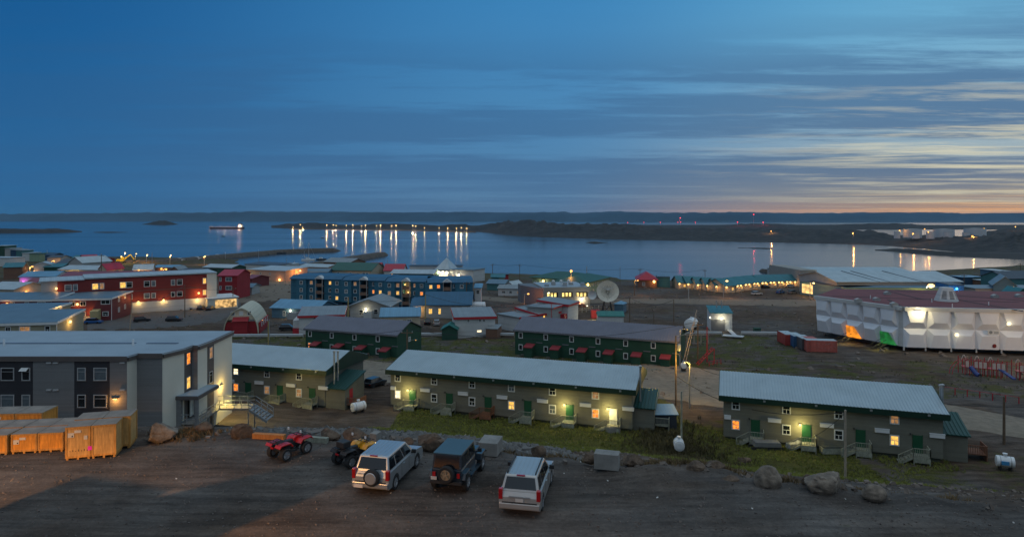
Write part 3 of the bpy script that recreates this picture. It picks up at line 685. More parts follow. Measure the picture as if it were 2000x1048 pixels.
def rowhouse(label, A, B, z, n, wx, lit=None, doorlamp=(), porchmat=None, boxes_start=True, doorm=None, uplit=None, extend_left=0):
    rz, W = frame_from(A, B); Dp = 11.0; h = 5.6
    t = empty('row_house', (A.x, A.y, z), rz, label, 'row house')
    d = Matrix.Rotation(rz, 4, 'Z')
    MB().prism([(0, 0.35), (Dp, 0.35), (Dp, h), (Dp * 0.55, h + 1.5), (0, h)], -extend_left, W, 'x').build('wall', OLV, t)
    MB().box(-extend_left + 0.2, W - 0.2, 0.25, Dp - 0.2, -1.2, 0.35).build('skirting', OLVS, t)
    r = MB(); ov = 0.55; e = 0.5; s = 1.5 / (Dp * 0.55)
    ribbed(r, -extend_left - e, W + e, -ov, h - ov * s + 0.02, Dp * 0.55, h + 1.52)
    ribbed(r, -extend_left - e, W + e, Dp * 0.55, h + 1.52, Dp + ov, h - ov * s + 0.02)
    r.build('roof', RIB, t)
    m = MB(); z0 = h - ov * s; m.box(-extend_left - e - 0.02, W + e + 0.02, -ov - 0.07, -ov - 0.004, z0 - 0.55, z0 + 0.13)
    for x0, x1 in ((W + e + 0.004, W + e + 0.07), (-extend_left - e - 0.07, -extend_left - e - 0.004)):
        m.prism([(-ov - 0.07, z0 - 0.55), (-ov - 0.07, z0 + 0.13), (Dp * 0.55, h + 1.68), (Dp + ov, z0 + 0.13), (Dp + ov, z0 - 0.55)], x0, x1, 'x')
    m.box(-extend_left - e, W + e, -ov - 0.004, -0.01, z0 - 0.55, z0 - 0.51)
    m.build('fascia', GRF, t)
    for i in range(n):
        u0 = W * (wx[i][0])
        ul = (uplit or {}).get(i, DGL); ll = (lit or {}).get(i, DGL)
        win(t, u0, 4.45, 1.0, 1.25, ul, y=0); win(t, u0, 1.95, 1.0, 1.25, ll, y=0)
        du = W * wx[i][1]; bu = W * wx[i][2]
        dm = (doorm or {}).get(i, DGR)
        shared('door', 'rdoor', lambda: MB().box(-0.45, 0.45, -0.05, 0.0, 0.75, 2.8).box(-0.52, -0.45, -0.07, 0, 0.75, 2.86).box(0.45, 0.52, -0.07, 0, 0.75, 2.86), dm, t, (du, -0.01, 0))
        shared('vent_box', 'vbox', lambda: MB().box(-0.75, 0.75, -0.22, 0, 0, 0.42).box(-0.78, 0.78, -0.25, 0, 0.42, 0.47), BOXW, t, (bu, -0.01, 2.75))
        if i == 0 and boxes_start: shared('vent_box', 'vbox2', lambda: MB().box(-0.4, 0.4, -0.22, 0, 0, 0.5), BOXW, t, (0.5, -0.01, 2.6))
        shared('soffit_light', 'sof', lambda: MB().box(-0.13, 0.13, -0.1, 0.0, -0.1, 0.12), LMET, t, (du + 1.0, -ov - 0.08, z0 - 0.1))
        pm = (porchmat or {}).get(i, POR)
        p = shared('porch', 'porch', porch_mesh, pm, t, (du - 0.75, -0.01, 0))
        shared('railing', 'rail', rail_mesh, pm, p, (0, 0, 0)); shared('stairs', 'stairs', stairs_mesh, pm, p, (0, 0, 0))
        if i in doorlamp: wall_lamp(t, (du - 0.72, -0.01, 2.75), doorlamp[i], (1.0, 0.80, 0.26), BULB, 0.15, off=0.95)
        else: shared('wall_lamp', 'wl0', lambda: MB().box(-0.08, 0.08, -0.14, 0, 0, 0.2), DMET, t, (du - 0.72, -0.01, 2.8))
    return t, W, d
GZ = 7.3
def roof_eave(px, py, z=GZ + 5.6): return PT(px, py, z)
def wfr(A, B, px):      # fraction along AB at this pixel column
    u = (px - CX) / F; d = B - A; return (A.x - u * A.y) / (u * d.y - d.x)
# middle house
A = PT(763, 720, GZ + 5.6); B = PT(1235, 759, GZ + 5.6)
wxm = [[wfr(A, B, a) for a in q] for q in ((777, 806, 831), (848, 878, 905), (922, 953.5, 981), (999, 1031, 1060), (1079, 1112.5, 1143.7), (1163, 1198, 1227))]
mid, Wm, _ = rowhouse('long olive row house in the middle, with three lit door lamps and six units', A, B, GZ, 6, wxm, {0: LITW, 3: LITY, 4: BLIND, 5: LITO}, {0: 170, 4: 190, 5: 190}, {2: PORB}, uplit={5: LITD, 3: BLIND}, doorm={5: WHT_T})
# right house
A2 = PT(1413, 770, GZ + 5.6); B2 = PT(1842, 806, GZ + 5.6)
wxr = [[wfr(A2, B2, a) for a in q] for q in ((1437, 1475.5, 1512.7), (1536, 1575, 1614.7), (1638, 1680.7, 1722.5), (1747, 1792, 1830))]
rgt, Wr, _ = rowhouse('olive row house at the right with one lit door lamp and four units', A2, B2, GZ, 4, wxr, {0: LITO, 3: LITY}, {1: 200}, uplit={3: LITD})
# left house
A3 = PT(449, 708, GZ + 5.8); B3 = PT(635, 722, GZ + 5.8)
wxl = [[wfr(A3, B3, a) for a in q] for q in ((461, 485, 507), (521.5, 547, 569), (584, 610, 632))]
lft, Wl, _ = rowhouse('olive row house at the left, half behind the big grey and cream block', A3, B3, GZ + 0.2, 3, wxl, {0: LITO, 1: LITD, 2: LITD}, {}, uplit={0: LITW}, extend_left=11)
# end additions with green roofs and flues
def annex(parent, W, Dy=4.2, Wx=2.7, h=2.7, rise=1.3, door=None, y0=1.0):
    a = MB().prism([(y0, -0.9), (y0 + Dy, -0.9), (y0 + Dy, h + rise), (y0, h)], W + 0.005, W + Wx, 'x').build('annex', OLV, parent)
    ribbed(MB(), W + 0.003, W + Wx + 0.25, y0 - 0.3, h - 0.08, y0 + Dy + 0.2, h + rise + 0.05, 0.1, 0.4, 0.05).build('annex_roof', GRR, a)
    if door:
        MB().box(W + Wx, W + Wx + 0.05, y0 + 1.2, y0 + 2.1, 0.7, 2.7).build('door', door, a)
    return a
annex(lft, Wl, door=RDR, h=3.0, y0=0.1, Wx=3.2, Dy=5.5); annex(mid, Wm, h=3.0); annex(rgt, Wr, h=3.0)
for t_, w_, ys_ in ((lft, Wl, (1.2, 2.2)), (rgt, Wr, (3.0, 3.7)), (mid, Wm, (2.2,))):
    for q, yy in enumerate(ys_):
        m = MB().tube([(w_ + 0.75, yy, 3.0), (w_ + 0.75, yy, 8.0 - 0.2 * q)], 0.13, 8); m.ring([(0.2, 0), (0.22, 0.18), (0.05, 0.28)], (w_ + 0.75, yy, 8.0 - 0.2 * q), 8)
        m.build('flue', LMET, t_, smooth=False)
def deckrail(parent, x, y, z, w, mt):
    m = MB(); m.box(x, x + w, y, y + 2.2, z - 0.1, z)
    for k in range(int(w / 0.17) + 1): m.box(x + k * 0.17, x + k * 0.17 + 0.05, y, y + 0.05, z, z + 0.9)
    m.box(x, x + w, y - 0.02, y + 0.06, z + 0.9, z + 0.98); m.box(x + w - 0.08, x + w, y, y + 2.2, z - 0.8, z + 0.95)
    m.build('side_deck', mt, parent)
deckrail(lft, Wl + 3.22, 0.6, 0.7, 1.9, PORB); deckrail(mid, Wm + 2.73, 1.6, 0.7, 1.8, POR); deckrail(rgt, Wr + 2.73, 2.0, 0.7, 2.2, PORB)
# green rows behind
GSD = mat('dark_green_siding', (0.012, 0.062, 0.036), 0.75, var=0.15, scale=0.5, kind='siding', step=0.25)
PRF = mat('plum_grey_roof', (0.115, 0.115, 0.15), 0.55, 0.1, var=0.1, scale=0.4)
RVR = mat('red_vestibule_roof', (0.26, 0.035, 0.045), 0.55, var=0.12, scale=2)
def greenrow(label, A, B, z, h, n, wxs, orange=-1, lowlit=None, Dp=10.5, rise=2.0, right_lamp=False):
    rz, W = frame_from(A, B); t = empty('green_row_house', (A.x, A.y, z), rz, label, 'row house')
    MB().prism([(0, -0.8), (Dp, -0.8), (Dp, h), (Dp / 2, h + rise - 0.02), (0, h)], 0, W, 'x').build('wall', GSD, t)
    r = MB(); s = rise / (Dp / 2); ov = 0.35
    ribbed(r, -0.35, W + 0.35, -ov, h - ov * s, Dp / 2, h + rise, 0.13, 0.55, 0.035); ribbed(r, -0.35, W + 0.35, Dp / 2, h + rise, Dp + ov, h - ov * s, 0.13, 0.55, 0.035)
    r.build('roof', PRF, t)
    MB().box(-0.37, W + 0.37, -ov - 0.06, -ov - 0.004, h - ov * s - 0.2, h - ov * s + 0.12).build('gutter', mat('gutter_grey', (0.17, 0.17, 0.19), 0.5, 0.2), t)
    for i, (a, b) in enumerate(wxs):
        win(t, a * W, h - 1.15, 0.95, 1.25, DGL, style='none'); win(t, a * W, h - 3.7, 0.95, 1.25, (lowlit or {}).get(i, DGL), style='none')
        v = MB().prism([(-1.9, -1.0), (0, -1.0), (0, 2.1), (-1.9, 1.7)], -0.85, 0.85, 'x').build('vestibule', GSD, t, loc=(b * W, -0.003, 0.0))
        MB().prism([(-2.1, 1.68), (0, 2.12), (0, 2.3), (-2.1, 1.86)], -1.0, 1.0, 'x').build('vestibule_roof', RVR, v)
        shared('vent_box', 'gvb', lambda: MB().box(-0.7, 0.7, -0.12, 0, 0, 0.16), mat('gutter_grey', (0.17, 0.17, 0.19)), t, (b * W + 1.9, -0.01, 2.5))
        shared('entry_steps', 'gst', lambda: MB().box(-1.9, -0.87, -1.7, -0.6, -0.2, 0.0).box(-2.6, -1.9, -1.7, -0.6, -0.6, -0.2), OLVS, v, (0, 0, 0))
    return t, W
GH = 5.0
A4 = PT(1006, 643, 6.3 + GH); B4 = PT(1323, 666, 6.3 + GH)
ws = [[wfr(A4, B4, a) for a in q] for q in ((1017, 1037), (1066, 1087.5), (1116.5, 1139), (1168, 1191), (1222, 1245), (1276, 1301))]
gr1, Wg1 = greenrow('long dark green row house with six red roofed entries, right of centre', A4, B4, 6.3, GH, 6, ws)
A5 = PT(597, 640.5, 6.0 + GH); B5 = PT(775, 653.5, 6.0 + GH)
ws = [[wfr(A5, B5, a) for a in q] for q in ((605.5, 621), (648, 666), (692.5, 709), (738, 756))]
gr2, Wg2 = greenrow('shorter dark green row house with four red roofed entries, left of centre', A5, B5, 6.0, GH, 4, ws, lowlit={0: LITO})
win(gr2, 5.2, 3.2, 0.8, 1.0, BLIND, rot=math.pi / 2, y=Wg2)
# ------------------------------------------------------------------ big grey and cream block at the left
ZT = 19.5; ZB = 9.8; kf = (697.3 - HY) / (CH - ZT); YF = F / kf
def bx(px, y, z=ZT): p = PT(px, y, z); return Vector((p.x, p.y))
CHAR = mat('charcoal_siding', (0.03, 0.031, 0.038), 0.7, var=0.12, scale=0.6, kind='siding', step=0.2)
GRYS = mat('grey_siding', (0.19, 0.195, 0.20), 0.65, var=0.08, scale=0.4, kind='siding', step=0.2)
CREM = mat('cream_panel', (0.62, 0.60, 0.52), 0.7, var=0.06, scale=0.25)
TAUP = mat('taupe_coping', (0.10, 0.085, 0.08), 0.6, var=0.1)
BLRF = mat('flat_roof_membrane', (0.27, 0.33, 0.38), 0.55, var=0.12, scale=0.18)
blk = empty('apartment_block', (0, 0, 0), 0, 'big flat roofed block clad in charcoal, grey and cream panels at the left edge', 'apartment block')
pts = [bx(-420, 697.3), bx(248, 697.3), bx(267.2, 691.6), bx(317, 691.6), bx(359.4, 681.5), bx(369.6, 676), bx(386, 676), bx(403.5, 669.4), bx(415, 664), bx(444, 648)]
pts[5] = Vector((pts[4].x + 0.05, pts[5].y)); pts[6] = Vector((pts[6].x, pts[5].y)); pts[7] = Vector((pts[6].x + 0.12, pts[7].y)); pts[8] = Vector((pts[7].x, pts[8].y)); pts[9] = Vector((pts[8].x - 0.3, F / K(648, ZT)))
back = pts[9].y
poly = [(p.x, p.y) for p in pts] + [(pts[0].x, back)]
MB().prism([(x - 0.06, y + 0.06) if i < 10 else (x, y) for i, (x, y) in enumerate(poly)], ZB - 1.5, ZT - 0.05, 'z').build('wall', GRYS, blk)
MB().prism([(x + (0.25 if 0 < i < 10 else 0), y - (0.22 if i < 9 else -0.2)) for i, (x, y) in enumerate(poly)], ZT, ZT + 0.12, 'z').build('roof', BLRF, blk)
cop = MB()
def seg(i, j=None, m=None, mt=None, z0=ZB - 1.5, z1=ZT - 0.42, name='wall_panel', off=0.03, a=0.0, b=1.0):
    p, q = pts[i], pts[i + 1]; p, q = p.lerp(q, a), p.lerp(q, b); d = (q - p).normalized(); n = Vector((d.y, -d.x)) * off
    vs = [(p.x, p.y), (q.x, q.y), (q.x + n.x, q.y + n.y), (p.x + n.x, p.y + n.y)]
    return MB().prism(vs, z0, z1, 'z').build(name, mt, blk)
for i in range(9):
    p, q = pts[i], pts[i + 1]; d = (q - p).normalized(); n = Vector((d.y, -d.x)) * 0.24; e_ = d * 0.24
    cop.prism([(p.x, p.y), (q.x + e_.x * 0.5, q.y + e_.y * 0.5), (q.x + n.x + e_.x * 0.5, q.y + n.y + e_.y * 0.5), (p.x + n.x, p.y + n.y)], ZT - 0.42 + 0.002 * i, ZT + 0.125 + 0.002 * i, 'z')
cop.build('coping', TAUP, blk)
Wf = pts[1].x - pts[0].x
def fr_(px): return ((px - CX) / kf - pts[0].x) / Wf
for a, b, m_ in ((-420, -330, GRYS), (-330, -250, CHAR), (-250, -150, GRYS), (-150, -90, CHAR), (-90, -30, GRYS), (-30, 64.7, CHAR), (64.7, 145.5, GRYS), (145.5, 214.7, CHAR), (214.7, 248, GRYS)):
    seg(0, mt=m_, a=fr_(a), b=fr_(b), off=0.03 if m_ is GRYS else 0.036)
for i, m_ in ((1, CREM), (2, GRYS), (3, CREM), (4, TAUP), (5, GRYS), (6, CREM), (7, TAUP), (8, CREM)): seg(i, mt=m_)
GFR = mat('grey_frame', (0.42, 0.44, 0.45), 0.5, 0.2)
for z_ in (17.62, 14.6, 11.6):
    for px, w_ in ((15.5, 1.5), (51.5, 0.95), (160, 0.95), (196.5, 1.5)):
        o = win(blk, (px - CX) / kf, z_, w_, 1.45, BLIND if (px > 150) == (z_ > 16) else DGL, frame=GFR, style='bar', y=YF - 0.04, ft=0.09)
        MB().box(-w_ / 2 - 0.1, w_ / 2 + 0.1, -0.05, -0.002, -0.8, -0.727).build('sill', TAUP, o)
# tilted open vent sash of one window
MB().add([(-0.42, -0.03, 0.72), (0.42, -0.03, 0.72), (0.42, -0.45, 0.42), (-0.42, -0.45, 0.42), (-0.42, -0.06, 0.74), (0.42, -0.06, 0.74), (0.42, -0.48, 0.44), (-0.42, -0.48, 0.44)], [(0, 1, 2, 3), (7, 6, 5, 4), (0, 4, 5, 1), (1, 5, 6, 2), (2, 6, 7, 3), (3, 7, 4, 0)]).build('open_sash', WHT_T, blk, loc=((50 - CX) / kf, YF - 0.04, 17.62))
def sidewin(i, z_, pane, t_=0.5):
    p, q = pts[i], pts[i + 1]; c = p.lerp(q, t_); d = q - p; a = math.atan2(d.y, d.x)
    o = win(blk, 0, z_, 0.9, 1.45, pane, frame=GFR, style='bar', ft=0.08); n = Vector((d.y, -d.x)).normalized() * 0.045
    o.location = (c.x + n.x, c.y + n.y, z_); o.rotation_euler = (0, 0, a); return o
sidewin(4, 18.2, LITO); sidewin(4, 15.3, LITY); sidewin(7, 18.1, LITD); sidewin(7, 15.0, DGL)
for px in (97, 110, 240):
    for z_ in (18.9, 15.85):
        MB().box(-0.28, 0.28, -0.16, 0, -0.07, 0.09).build('vent', GFR, blk, loc=((px - CX) / kf, YF - 0.035, z_))
for px, y_ in ((8, 676), (260, 676)):
    p = PT(px, y_, ZT); MB().tube([(0, 0, 0), (0, 0, 0.75)], 0.13, 8).build('roof_vent', BOXW, blk, loc=(p.x, p.y, ZT + 0.1))
for a, b in ((-100, 135), (137, 262), (285, 345)):
    p = PT(a, 673, ZT); q = PT(b, 673, ZT); MB().box(p.x, q.x, p.y, p.y + 0.5, ZT + 0.12, ZT + 0.2).build('roof_seam', mat('roof_seam_blue', (0.10, 0.14, 0.2), 0.6), blk)
def blamp(x, y, z, rz, watts, col, off=0.6):
    o = empty('wall_lamp', (x, y, z), rz); o.parent = blk
    MB().box(-0.3, 0.3, -0.22, 0, 0.05, 0.16).build('hood', DMET, o); MB().box(-0.2, 0.2, -0.18, -0.04, -0.03, 0.045).build('bulb', BULB, o)
    plight(o, (0, -off, -0.2), watts, col, 0.12)
blamp((226 - CX) / kf, YF - 0.04, 14.85, 0, 75, SOD, 0.5)
p = pts[8].lerp(pts[9], 0.35); blamp(p.x + 0.05, p.y, 13.2, math.pi / 2 - 0.05, 150, (1.0, 0.66, 0.16), 0.8); f_ = plight(blk, (p.x + 0.8, p.y, 13.1), 1500, (1.0, 0.74, 0.2), 0.12, spot=150); f_.rotation_euler = (math.radians(-48), 0, math.pi / 2)
# entrance canopy, posts and the walkway stairs
cz = 13.9; cx0, cx1, cy0, cy1 = -40.0, -36.9, 75.2, 80.6
MB().box(cx0, cx1, cy0, cy1, cz - 0.12, cz + 0.28).build('canopy_edge', TAUP, blk)
MB().box(cx0 + 0.1, cx1 - 0.1, cy0 + 0.1, cy1 - 0.1, cz + 0.282, cz + 0.36).build('canopy_roof', BLRF, blk)
MB().box(cx0 + 0.1, cx0 + 1.0, cy0 + 0.1, cy0 + 0.6, ZB - 2, cz - 0.125).build('post', GRYS, blk)
MB().box(cx1 - 0.45, cx1 - 0.1, cy0 + 0.1, cy0 + 0.45, ZB - 2, cz - 0.125).build('post', GRYS, blk)
MB().box(-38.9, -38.82, 77.2, 78.3, 11.2, 13.4).build('door', mat('cream_door', (0.6, 0.6, 0.55), 0.5), blk)
st = empty('entrance_stairs', (-38.0, 80.0, 11.0), 0, 'galvanised landing and steps with pipe railings outside the cream end wall of the big block', 'stairs')
CONC = mat('concrete', (0.22, 0.21, 0.195), 0.85, var=0.25, scale=1.5, bump=0.3)
MB().box(-0.6, 4.6, 1.2, 3.4, -0.18, 0).box(-1.6, 0.9, -4.6, 1.2, -0.18, -0.02).build('landing', CONC, st)
m = MB()
def prail(a, b, n=5, h=1.0):
    a = Vector(a); b = Vector(b)
    for k in (0.5, 1.0): m.bar(a + Vector((0, 0, h * k)), b + Vector((0, 0, h * k)), 0.06)
    for k in range(n + 1): p = a.lerp(b, k / n); m.box(p.x - 0.03, p.x + 0.03, p.y - 0.03, p.y + 0.03, p.z - 0.1, p.z + h)
prail((0.9, -4.6, 0), (0.9, 1.2, 0), 5); prail((0.9, 1.2, 0), (4.6, 1.2, 0), 4); prail((-0.6, 3.4, 0), (4.6, 3.4, 0), 5); prail((4.6, 1.2, 0), (6.9, 1.2, -1.5), 3); prail((4.6, 3.4, 0), (6.9, 3.4, -1.5), 3)
prail((0.9, -4.6, 0), (-1.5, -4.6, 0), 2)
m.build('railing', LMET, st)
m = MB()
for k in range(6): m.box(4.6 + k * 0.38, 5.0 + k * 0.38, 1.25, 3.35, -0.33 - k * 0.25, -0.25 - k * 0.25)
m.bar((4.6, 1.22, -0.2), (6.9, 1.22, -1.7), 0.06, 0.28); m.bar((4.6, 3.38, -0.2), (6.9, 3.38, -1.7), 0.06, 0.28)
for x, y in ((0, 1.3), (4.5, 1.3), (4.5, 3.3), (0.8, -4.5), (0.8, -1.5)): m.box(x - 0.06, x + 0.06, y - 0.06, y + 0.06, -3.2, -0.18)
m.build('stair_flight', LMET, st)
# ------------------------------------------------------------------ plywood crates
PLY = mat('plywood', (0.62, 0.26, 0.035), 0.75, var=0.22, scale=1.2, kind='wood')
PLY2 = mat('pale_plywood', (0.52, 0.30, 0.10), 0.75, var=0.2, scale=1.2, kind='wood')
BAT = mat('crate_batten', (0.48, 0.24, 0.06), 0.8, var=0.2, scale=2, kind='wood')
PLT = mat('weathered_plywood_top', (0.22, 0.19, 0.16), 0.8, var=0.25, scale=1.3, bump=0.2)
PAPR = mat('paper_label', (0.55, 0.52, 0.46), 0.7, var=0.1)
INK = mat('black_ink', (0.02, 0.018, 0.016), 0.7)
def crate(A, B, h, dp, label, mt=PLY, stick=False, marks=False, z=None):
    rz, W = frame_from(A, B); z = LOTZ if z is None else z
    t = empty('shipping_crate', (A.x, A.y, z), rz, label, 'crate', 'plywood shipping crates stacked at the lot edge')
    MB().box(0.03, W - 0.03, 0.03, dp - 0.03, 0.1, h - 0.02).build('panel', mt, t)
    MB().box(0, W, 0, dp, h - 0.019, h).build('lid', PLT, t)
    m = MB(); b = 0.09
    for x0, x1 in ((0.001, b), (W - b, W - 0.001)):
        m.box(x0, x1, 0.0, 0.03, 0.1, h - 0.02); m.box(x0, x1, dp - 0.03, dp, 0.1, h - 0.02)
    m.box(b, W - b, 0.004, 0.03, 0.1, 0.1 + b).box(b, W - b, 0.004, 0.03, h - 0.02 - b, h - 0.02)
    for xx in (0.0, W - 0.03): m.box(xx, xx + 0.03, b, dp - b, 0.1, 0.1 + b).box(xx, xx + 0.03, b, dp - b, h - 0.02 - b, h - 0.02).box(xx, xx + 0.03, 0.031, b, 0.1, h - 0.02).box(xx, xx + 0.03, dp - b, dp - 0.031, 0.1, h - 0.02)
    m.build('batten', BAT, t)
    for k in (0.08, 0.5, 0.92): MB().box(W * k - 0.05, W * k + 0.05, 0.02, dp - 0.02, -0.03, 0.099).build('skid', BAT, t)
    if stick:
        MB().box(0.12, 0.40, -0.008, 0.024, h - 0.55, h - 0.32).box(0.42, 0.72, -0.008, 0.024, h - 0.33, h - 0.2).build('paper_label', PAPR, t)
        MB().box(0.30, 0.36, -0.012, -0.009, h - 0.52, h - 0.45).build('label_print', INK, t)
    if marks:
        MB().box(W - 0.3, W - 0.14, -0.008, 0.024, h - 0.7, h - 0.5).build('paper_label', PAPR, t)
        m = MB()
        for k in range(7): m.box(0.2 + k * 0.13, 0.23 + k * 0.13, 0.02, 0.0285, 0.42, 0.42 + (0.1 if k % 2 else 0.05))
        m.build('stencil_mark', INK, t)
    return t
def row(pa, pb, n, h, dp, labels, mts, j0=0, **kw):
    A = PT(pa[0], pa[1], LOTZ); B = PT(pb[0], pb[1], LOTZ); out = []
    for i in range(n):
        a = A.lerp(B, i / n); b = A.lerp(B, (i + 1) / n); b = a.lerp(b, 0.975)
        out.append(crate(a, b, h, dp, labels[i], mts[i], **{k: v[i] for k, v in kw.items()}))
    return A, B
def shiftrow(A, B, d):
    r, W = frame_from(A, B); n = Vector((-math.sin(r), math.cos(r), 0)) * d; return A + n, B + n
def row2(A, B, n, h, dp, labels, mts, **kw):
    for i in range(n):
        a = A.lerp(B, i / n); b = A.lerp(B, (i + 1) / n); b = a.lerp(b, 0.975)
        crate(a, b, h, dp, labels[i], mts[i], **{k: v[i] for k, v in kw.items()})
A, B = row((127, 899), (228, 890), 2, 1.72, 1.15, ['tall front crate with paper labels and a row of black stencil marks', 'tall front crate at the right end, plain pale plywood face'], [PLY2, PLY2], stick=[1, 0], marks=[1, 0])
MB().box(-0.09, 0.09, -0.02, -0.001, -0.1, 0.1).build('pink_sticker', mat('pink_sticker', (0.75, 0.02, 0.5), 0.6), bpy.data.objects['shipping_crate'], loc=(1.13, 0, 0.55))
A_, B_ = shiftrow(A, B, 1.25); B_ = B_ + (B_ - A_).normalized() * 0.35
row2(A_, B_, 2, 1.74, 1.3, ['tall crate right behind the front crate with black stencil marks', 'tall crate at the back right corner of the stack, its side facing the boulder'], [PLY2, PLY2])
A, B = row((21, 886), (125, 881), 2, 1.05, 1.15, ['low wide crate with paper labels, left of the tall front crates', 'low wide crate touching the tall stencilled crate'], [PLY, PLY], stick=[1, 0])
A_, B_ = shiftrow(A, B, 1.22); row2(A_, B_, 2, 1.07, 1.4, ['low crate in the second row, behind the low labelled crate', 'low crate in the second row, behind the unlabelled low crate'], [PLY, PLY])
A, B = row((-75, 891), (15, 888), 2, 1.07, 1.15, ['low crate cut off by the left edge of the picture', 'low front crate at the left edge with a plain orange face'], [PLY, PLY])
A_, B_ = shiftrow(A, B, 1.25); row2(A_, B_, 2, 1.09, 1.4, ['low crate behind the one cut off by the left edge', 'low crate behind the plain front crate at the left edge'], [PLY, PLY])
A = PD(-78, 37.0, LOTZ); B = PD(83, 37.35, LOTZ)
row2(A, B, 3, 1.22, 1.5, ['crate of the back row hidden furthest to the left', 'crate of the back row with paper labels high on its face', 'crate at the right end of the back row, below the charcoal wall'], [PLY, PLY, PLY], stick=[0, 1, 0])
# ------------------------------------------------------------------ boulders, concrete blocks, timber
RCK = mat('boulder_rock', (0.11, 0.075, 0.052), 0.95, var=0.6, scale=2.2, bump=1.0, bscale=3)
RCK2 = mat('pale_boulder_rock', (0.175, 0.14, 0.11), 0.95, var=0.6, scale=2.0, bump=1.0, bscale=3)
def rock_mesh(sx, sy, sz, seed, cuts=5, rounded=False, sub=4):
    bm = bmesh.new(); bmesh.ops.create_icosphere(bm, subdivisions=sub, radius=1.0); rr = random.Random(seed)
    pl = []
    for _ in range(cuts):
        d = Vector((rr.uniform(-1, 1), rr.uniform(-1, 1), rr.uniform(-0.5, 1))).normalized(); pl.append((d, rr.uniform(0.5, 0.8)))
    for v in bm.verts:
        p = v.co.copy()
        if not rounded:
            for d, o in pl:
                q = p.dot(d)
                if q > o: p -= d * (q - o) * 0.93
        n1 = noise.noise(p * 1.3 + Vector((seed * 3.1, 0, 0))); n2 = noise.noise(p * 3.7 + Vector((0, seed, 0))); n3 = noise.noise(p * 9 + Vector((0, 0, seed)))
        p *= 1 + 0.10 * n1 + 0.06 * n2 + 0.05 * n3 - 0.10 * max(0, 0.12 - abs(noise.noise(p * 1.7 + Vector((5, seed, 2))))) / 0.12
        v.co = Vector((p.x * sx, p.y * sy, p.z * sz))
    return bm
def boulder(px, py, w, h, label, seed, m=RCK, rounded=False, z=None, dpt=None, rz=0.0, cuts=6):
    """px, py: middle of its foot in the photograph; w, h: size in photograph pixels"""
    p = G(px, py) if z is None else PT(px, py, z); k = F / p.y
    bm = rock_mesh(w / k / 2, (dpt or w * 0.8) / k / 2, h / k * 0.56, seed, cuts, rounded)
    me = bpy.data.meshes.new('boulder'); bm.to_mesh(me); bm.free(); me.materials.append(m); me.shade_smooth()
    if not rounded:
        try: me.set_sharp_from_angle(angle=math.radians(38))
        except Exception: pass
    o = bpy.data.objects.new('boulder', me); COL.objects.link(o); o.location = (p.x, p.y + w / k * 0.3, p.z + h / k * 0.30); o.rotation_euler = (0, 0, rz)
    return tag(o, label, 'boulder', 'boulders lining the edge of the lot')
boulder(1506, 957, 54, 47, 'tall rounded grey boulder left of the wide split boulder', 11, RCK2, True)
boulder(1622, 968, 92, 46, 'wide angular boulder with a pale flat top and dark split face', 24, RCK2, False, rz=0.3, cuts=8)
boulder(1588, 950, 40, 26, 'smaller dark rock leaning on the left end of the wide split boulder', 27, RCK, False)
boulder(1716, 979, 46, 31, 'low rounded pale boulder furthest to the right', 13, RCK2, True)
boulder(1428, 947, 38, 15, 'small reddish rock left of the tall rounded boulder', 14, RCK)
boulder(1405, 922, 46, 20, 'long dark low rock above the small reddish rock', 15, RCK)
boulder(1360, 926, 42, 24, 'dark low boulder at the right of the dry grass clump', 16, RCK)
boulder(1240, 912, 46, 26, 'grey angular boulder just right of the free standing concrete block', 17, RCK)
boulder(1152, 905, 30, 22, 'dark wedge of rock touching the left end of the concrete block', 18, RCK)
boulder(1052, 893, 32, 24, 'small brown boulder beside the rear silver wagon roof', 19, RCK)
boulder(836, 880, 60, 38, 'large rusty boulder between the silver car and the dark off roader', 20, RCK, cuts=8)
boulder(793, 872, 30, 18, 'dark rock behind the bonnet of the spare wheel car', 21, RCK)
boulder(690, 868, 52, 32, 'tan boulder behind the yellow quad bike', 22, RCK, cuts=7)
boulder(640, 864, 46, 26, 'brown rock between the two quad bikes', 23, RCK)
boulder(467, 860, 42, 36, 'squat reddish boulder left of the orange timber', 24, RCK, cuts=7)
boulder(305, 862, 68, 40, 'big pale faced boulder between the crates and the cream wall', 25, RCK2, cuts=7)
boulder(392, 846, 36, 22, 'bluish grey rock below the entrance ramp', 26, RCK)
boulder(1455, 905, 30, 12, 'flat dark rock on the slope above the tall rounded boulder', 28, RCK)
def cblock(pl, pr, pt, w_label, z=LOTZ, h=0.75, d=0.8, m_=None):
    A = PT(pl[0], pl[1], z); B = PT(pr[0], pr[1], z); rz, W = frame_from(A, B)
    bm = MB().box(0, W, 0, d, 0, h); o = bm.build('concrete_block', m_ or CONC, bevel=0.02); o.location = A; o.rotation_euler = (0, 0, rz)
    return tag(o, w_label, 'concrete block')
cblock((934, 889), (971, 892), 0, 'smooth grey concrete block beside the dark off roader', h=0.7, d=1.3)
cblock((1160, 915), (1208, 920), 0, 'free standing pale concrete block with chipped top, right of the silver wagon', h=0.78, d=0.7)
cblock((722, 870), (735, 872), 0, 'small mossy concrete block above the silver car roof', h=0.7, d=0.5)
def beam(a, b, w, h, label, m_, name='timber_beam', cat='timber', z=None):
    P1 = G(*a) if z is None else PT(*a, z); P2 = G(*b) if z is None else PT(*b, z)
    P1.z += h / 2; P2.z += h / 2
    o = MB().bar(P1, P2, w, h).build(name, m_); return tag(o, label, cat)
beam((495, 857), (556, 861), 0.3, 0.28, 'orange squared timber lying behind the red quad bike', mat('orange_timber', (0.45, 0.17, 0.04), 0.75, var=0.25, scale=2, kind='wood'))
beam((594, 862), (640, 868), 0.25, 0.3, 'grey squared timber lying right of the red quad bike', POR)
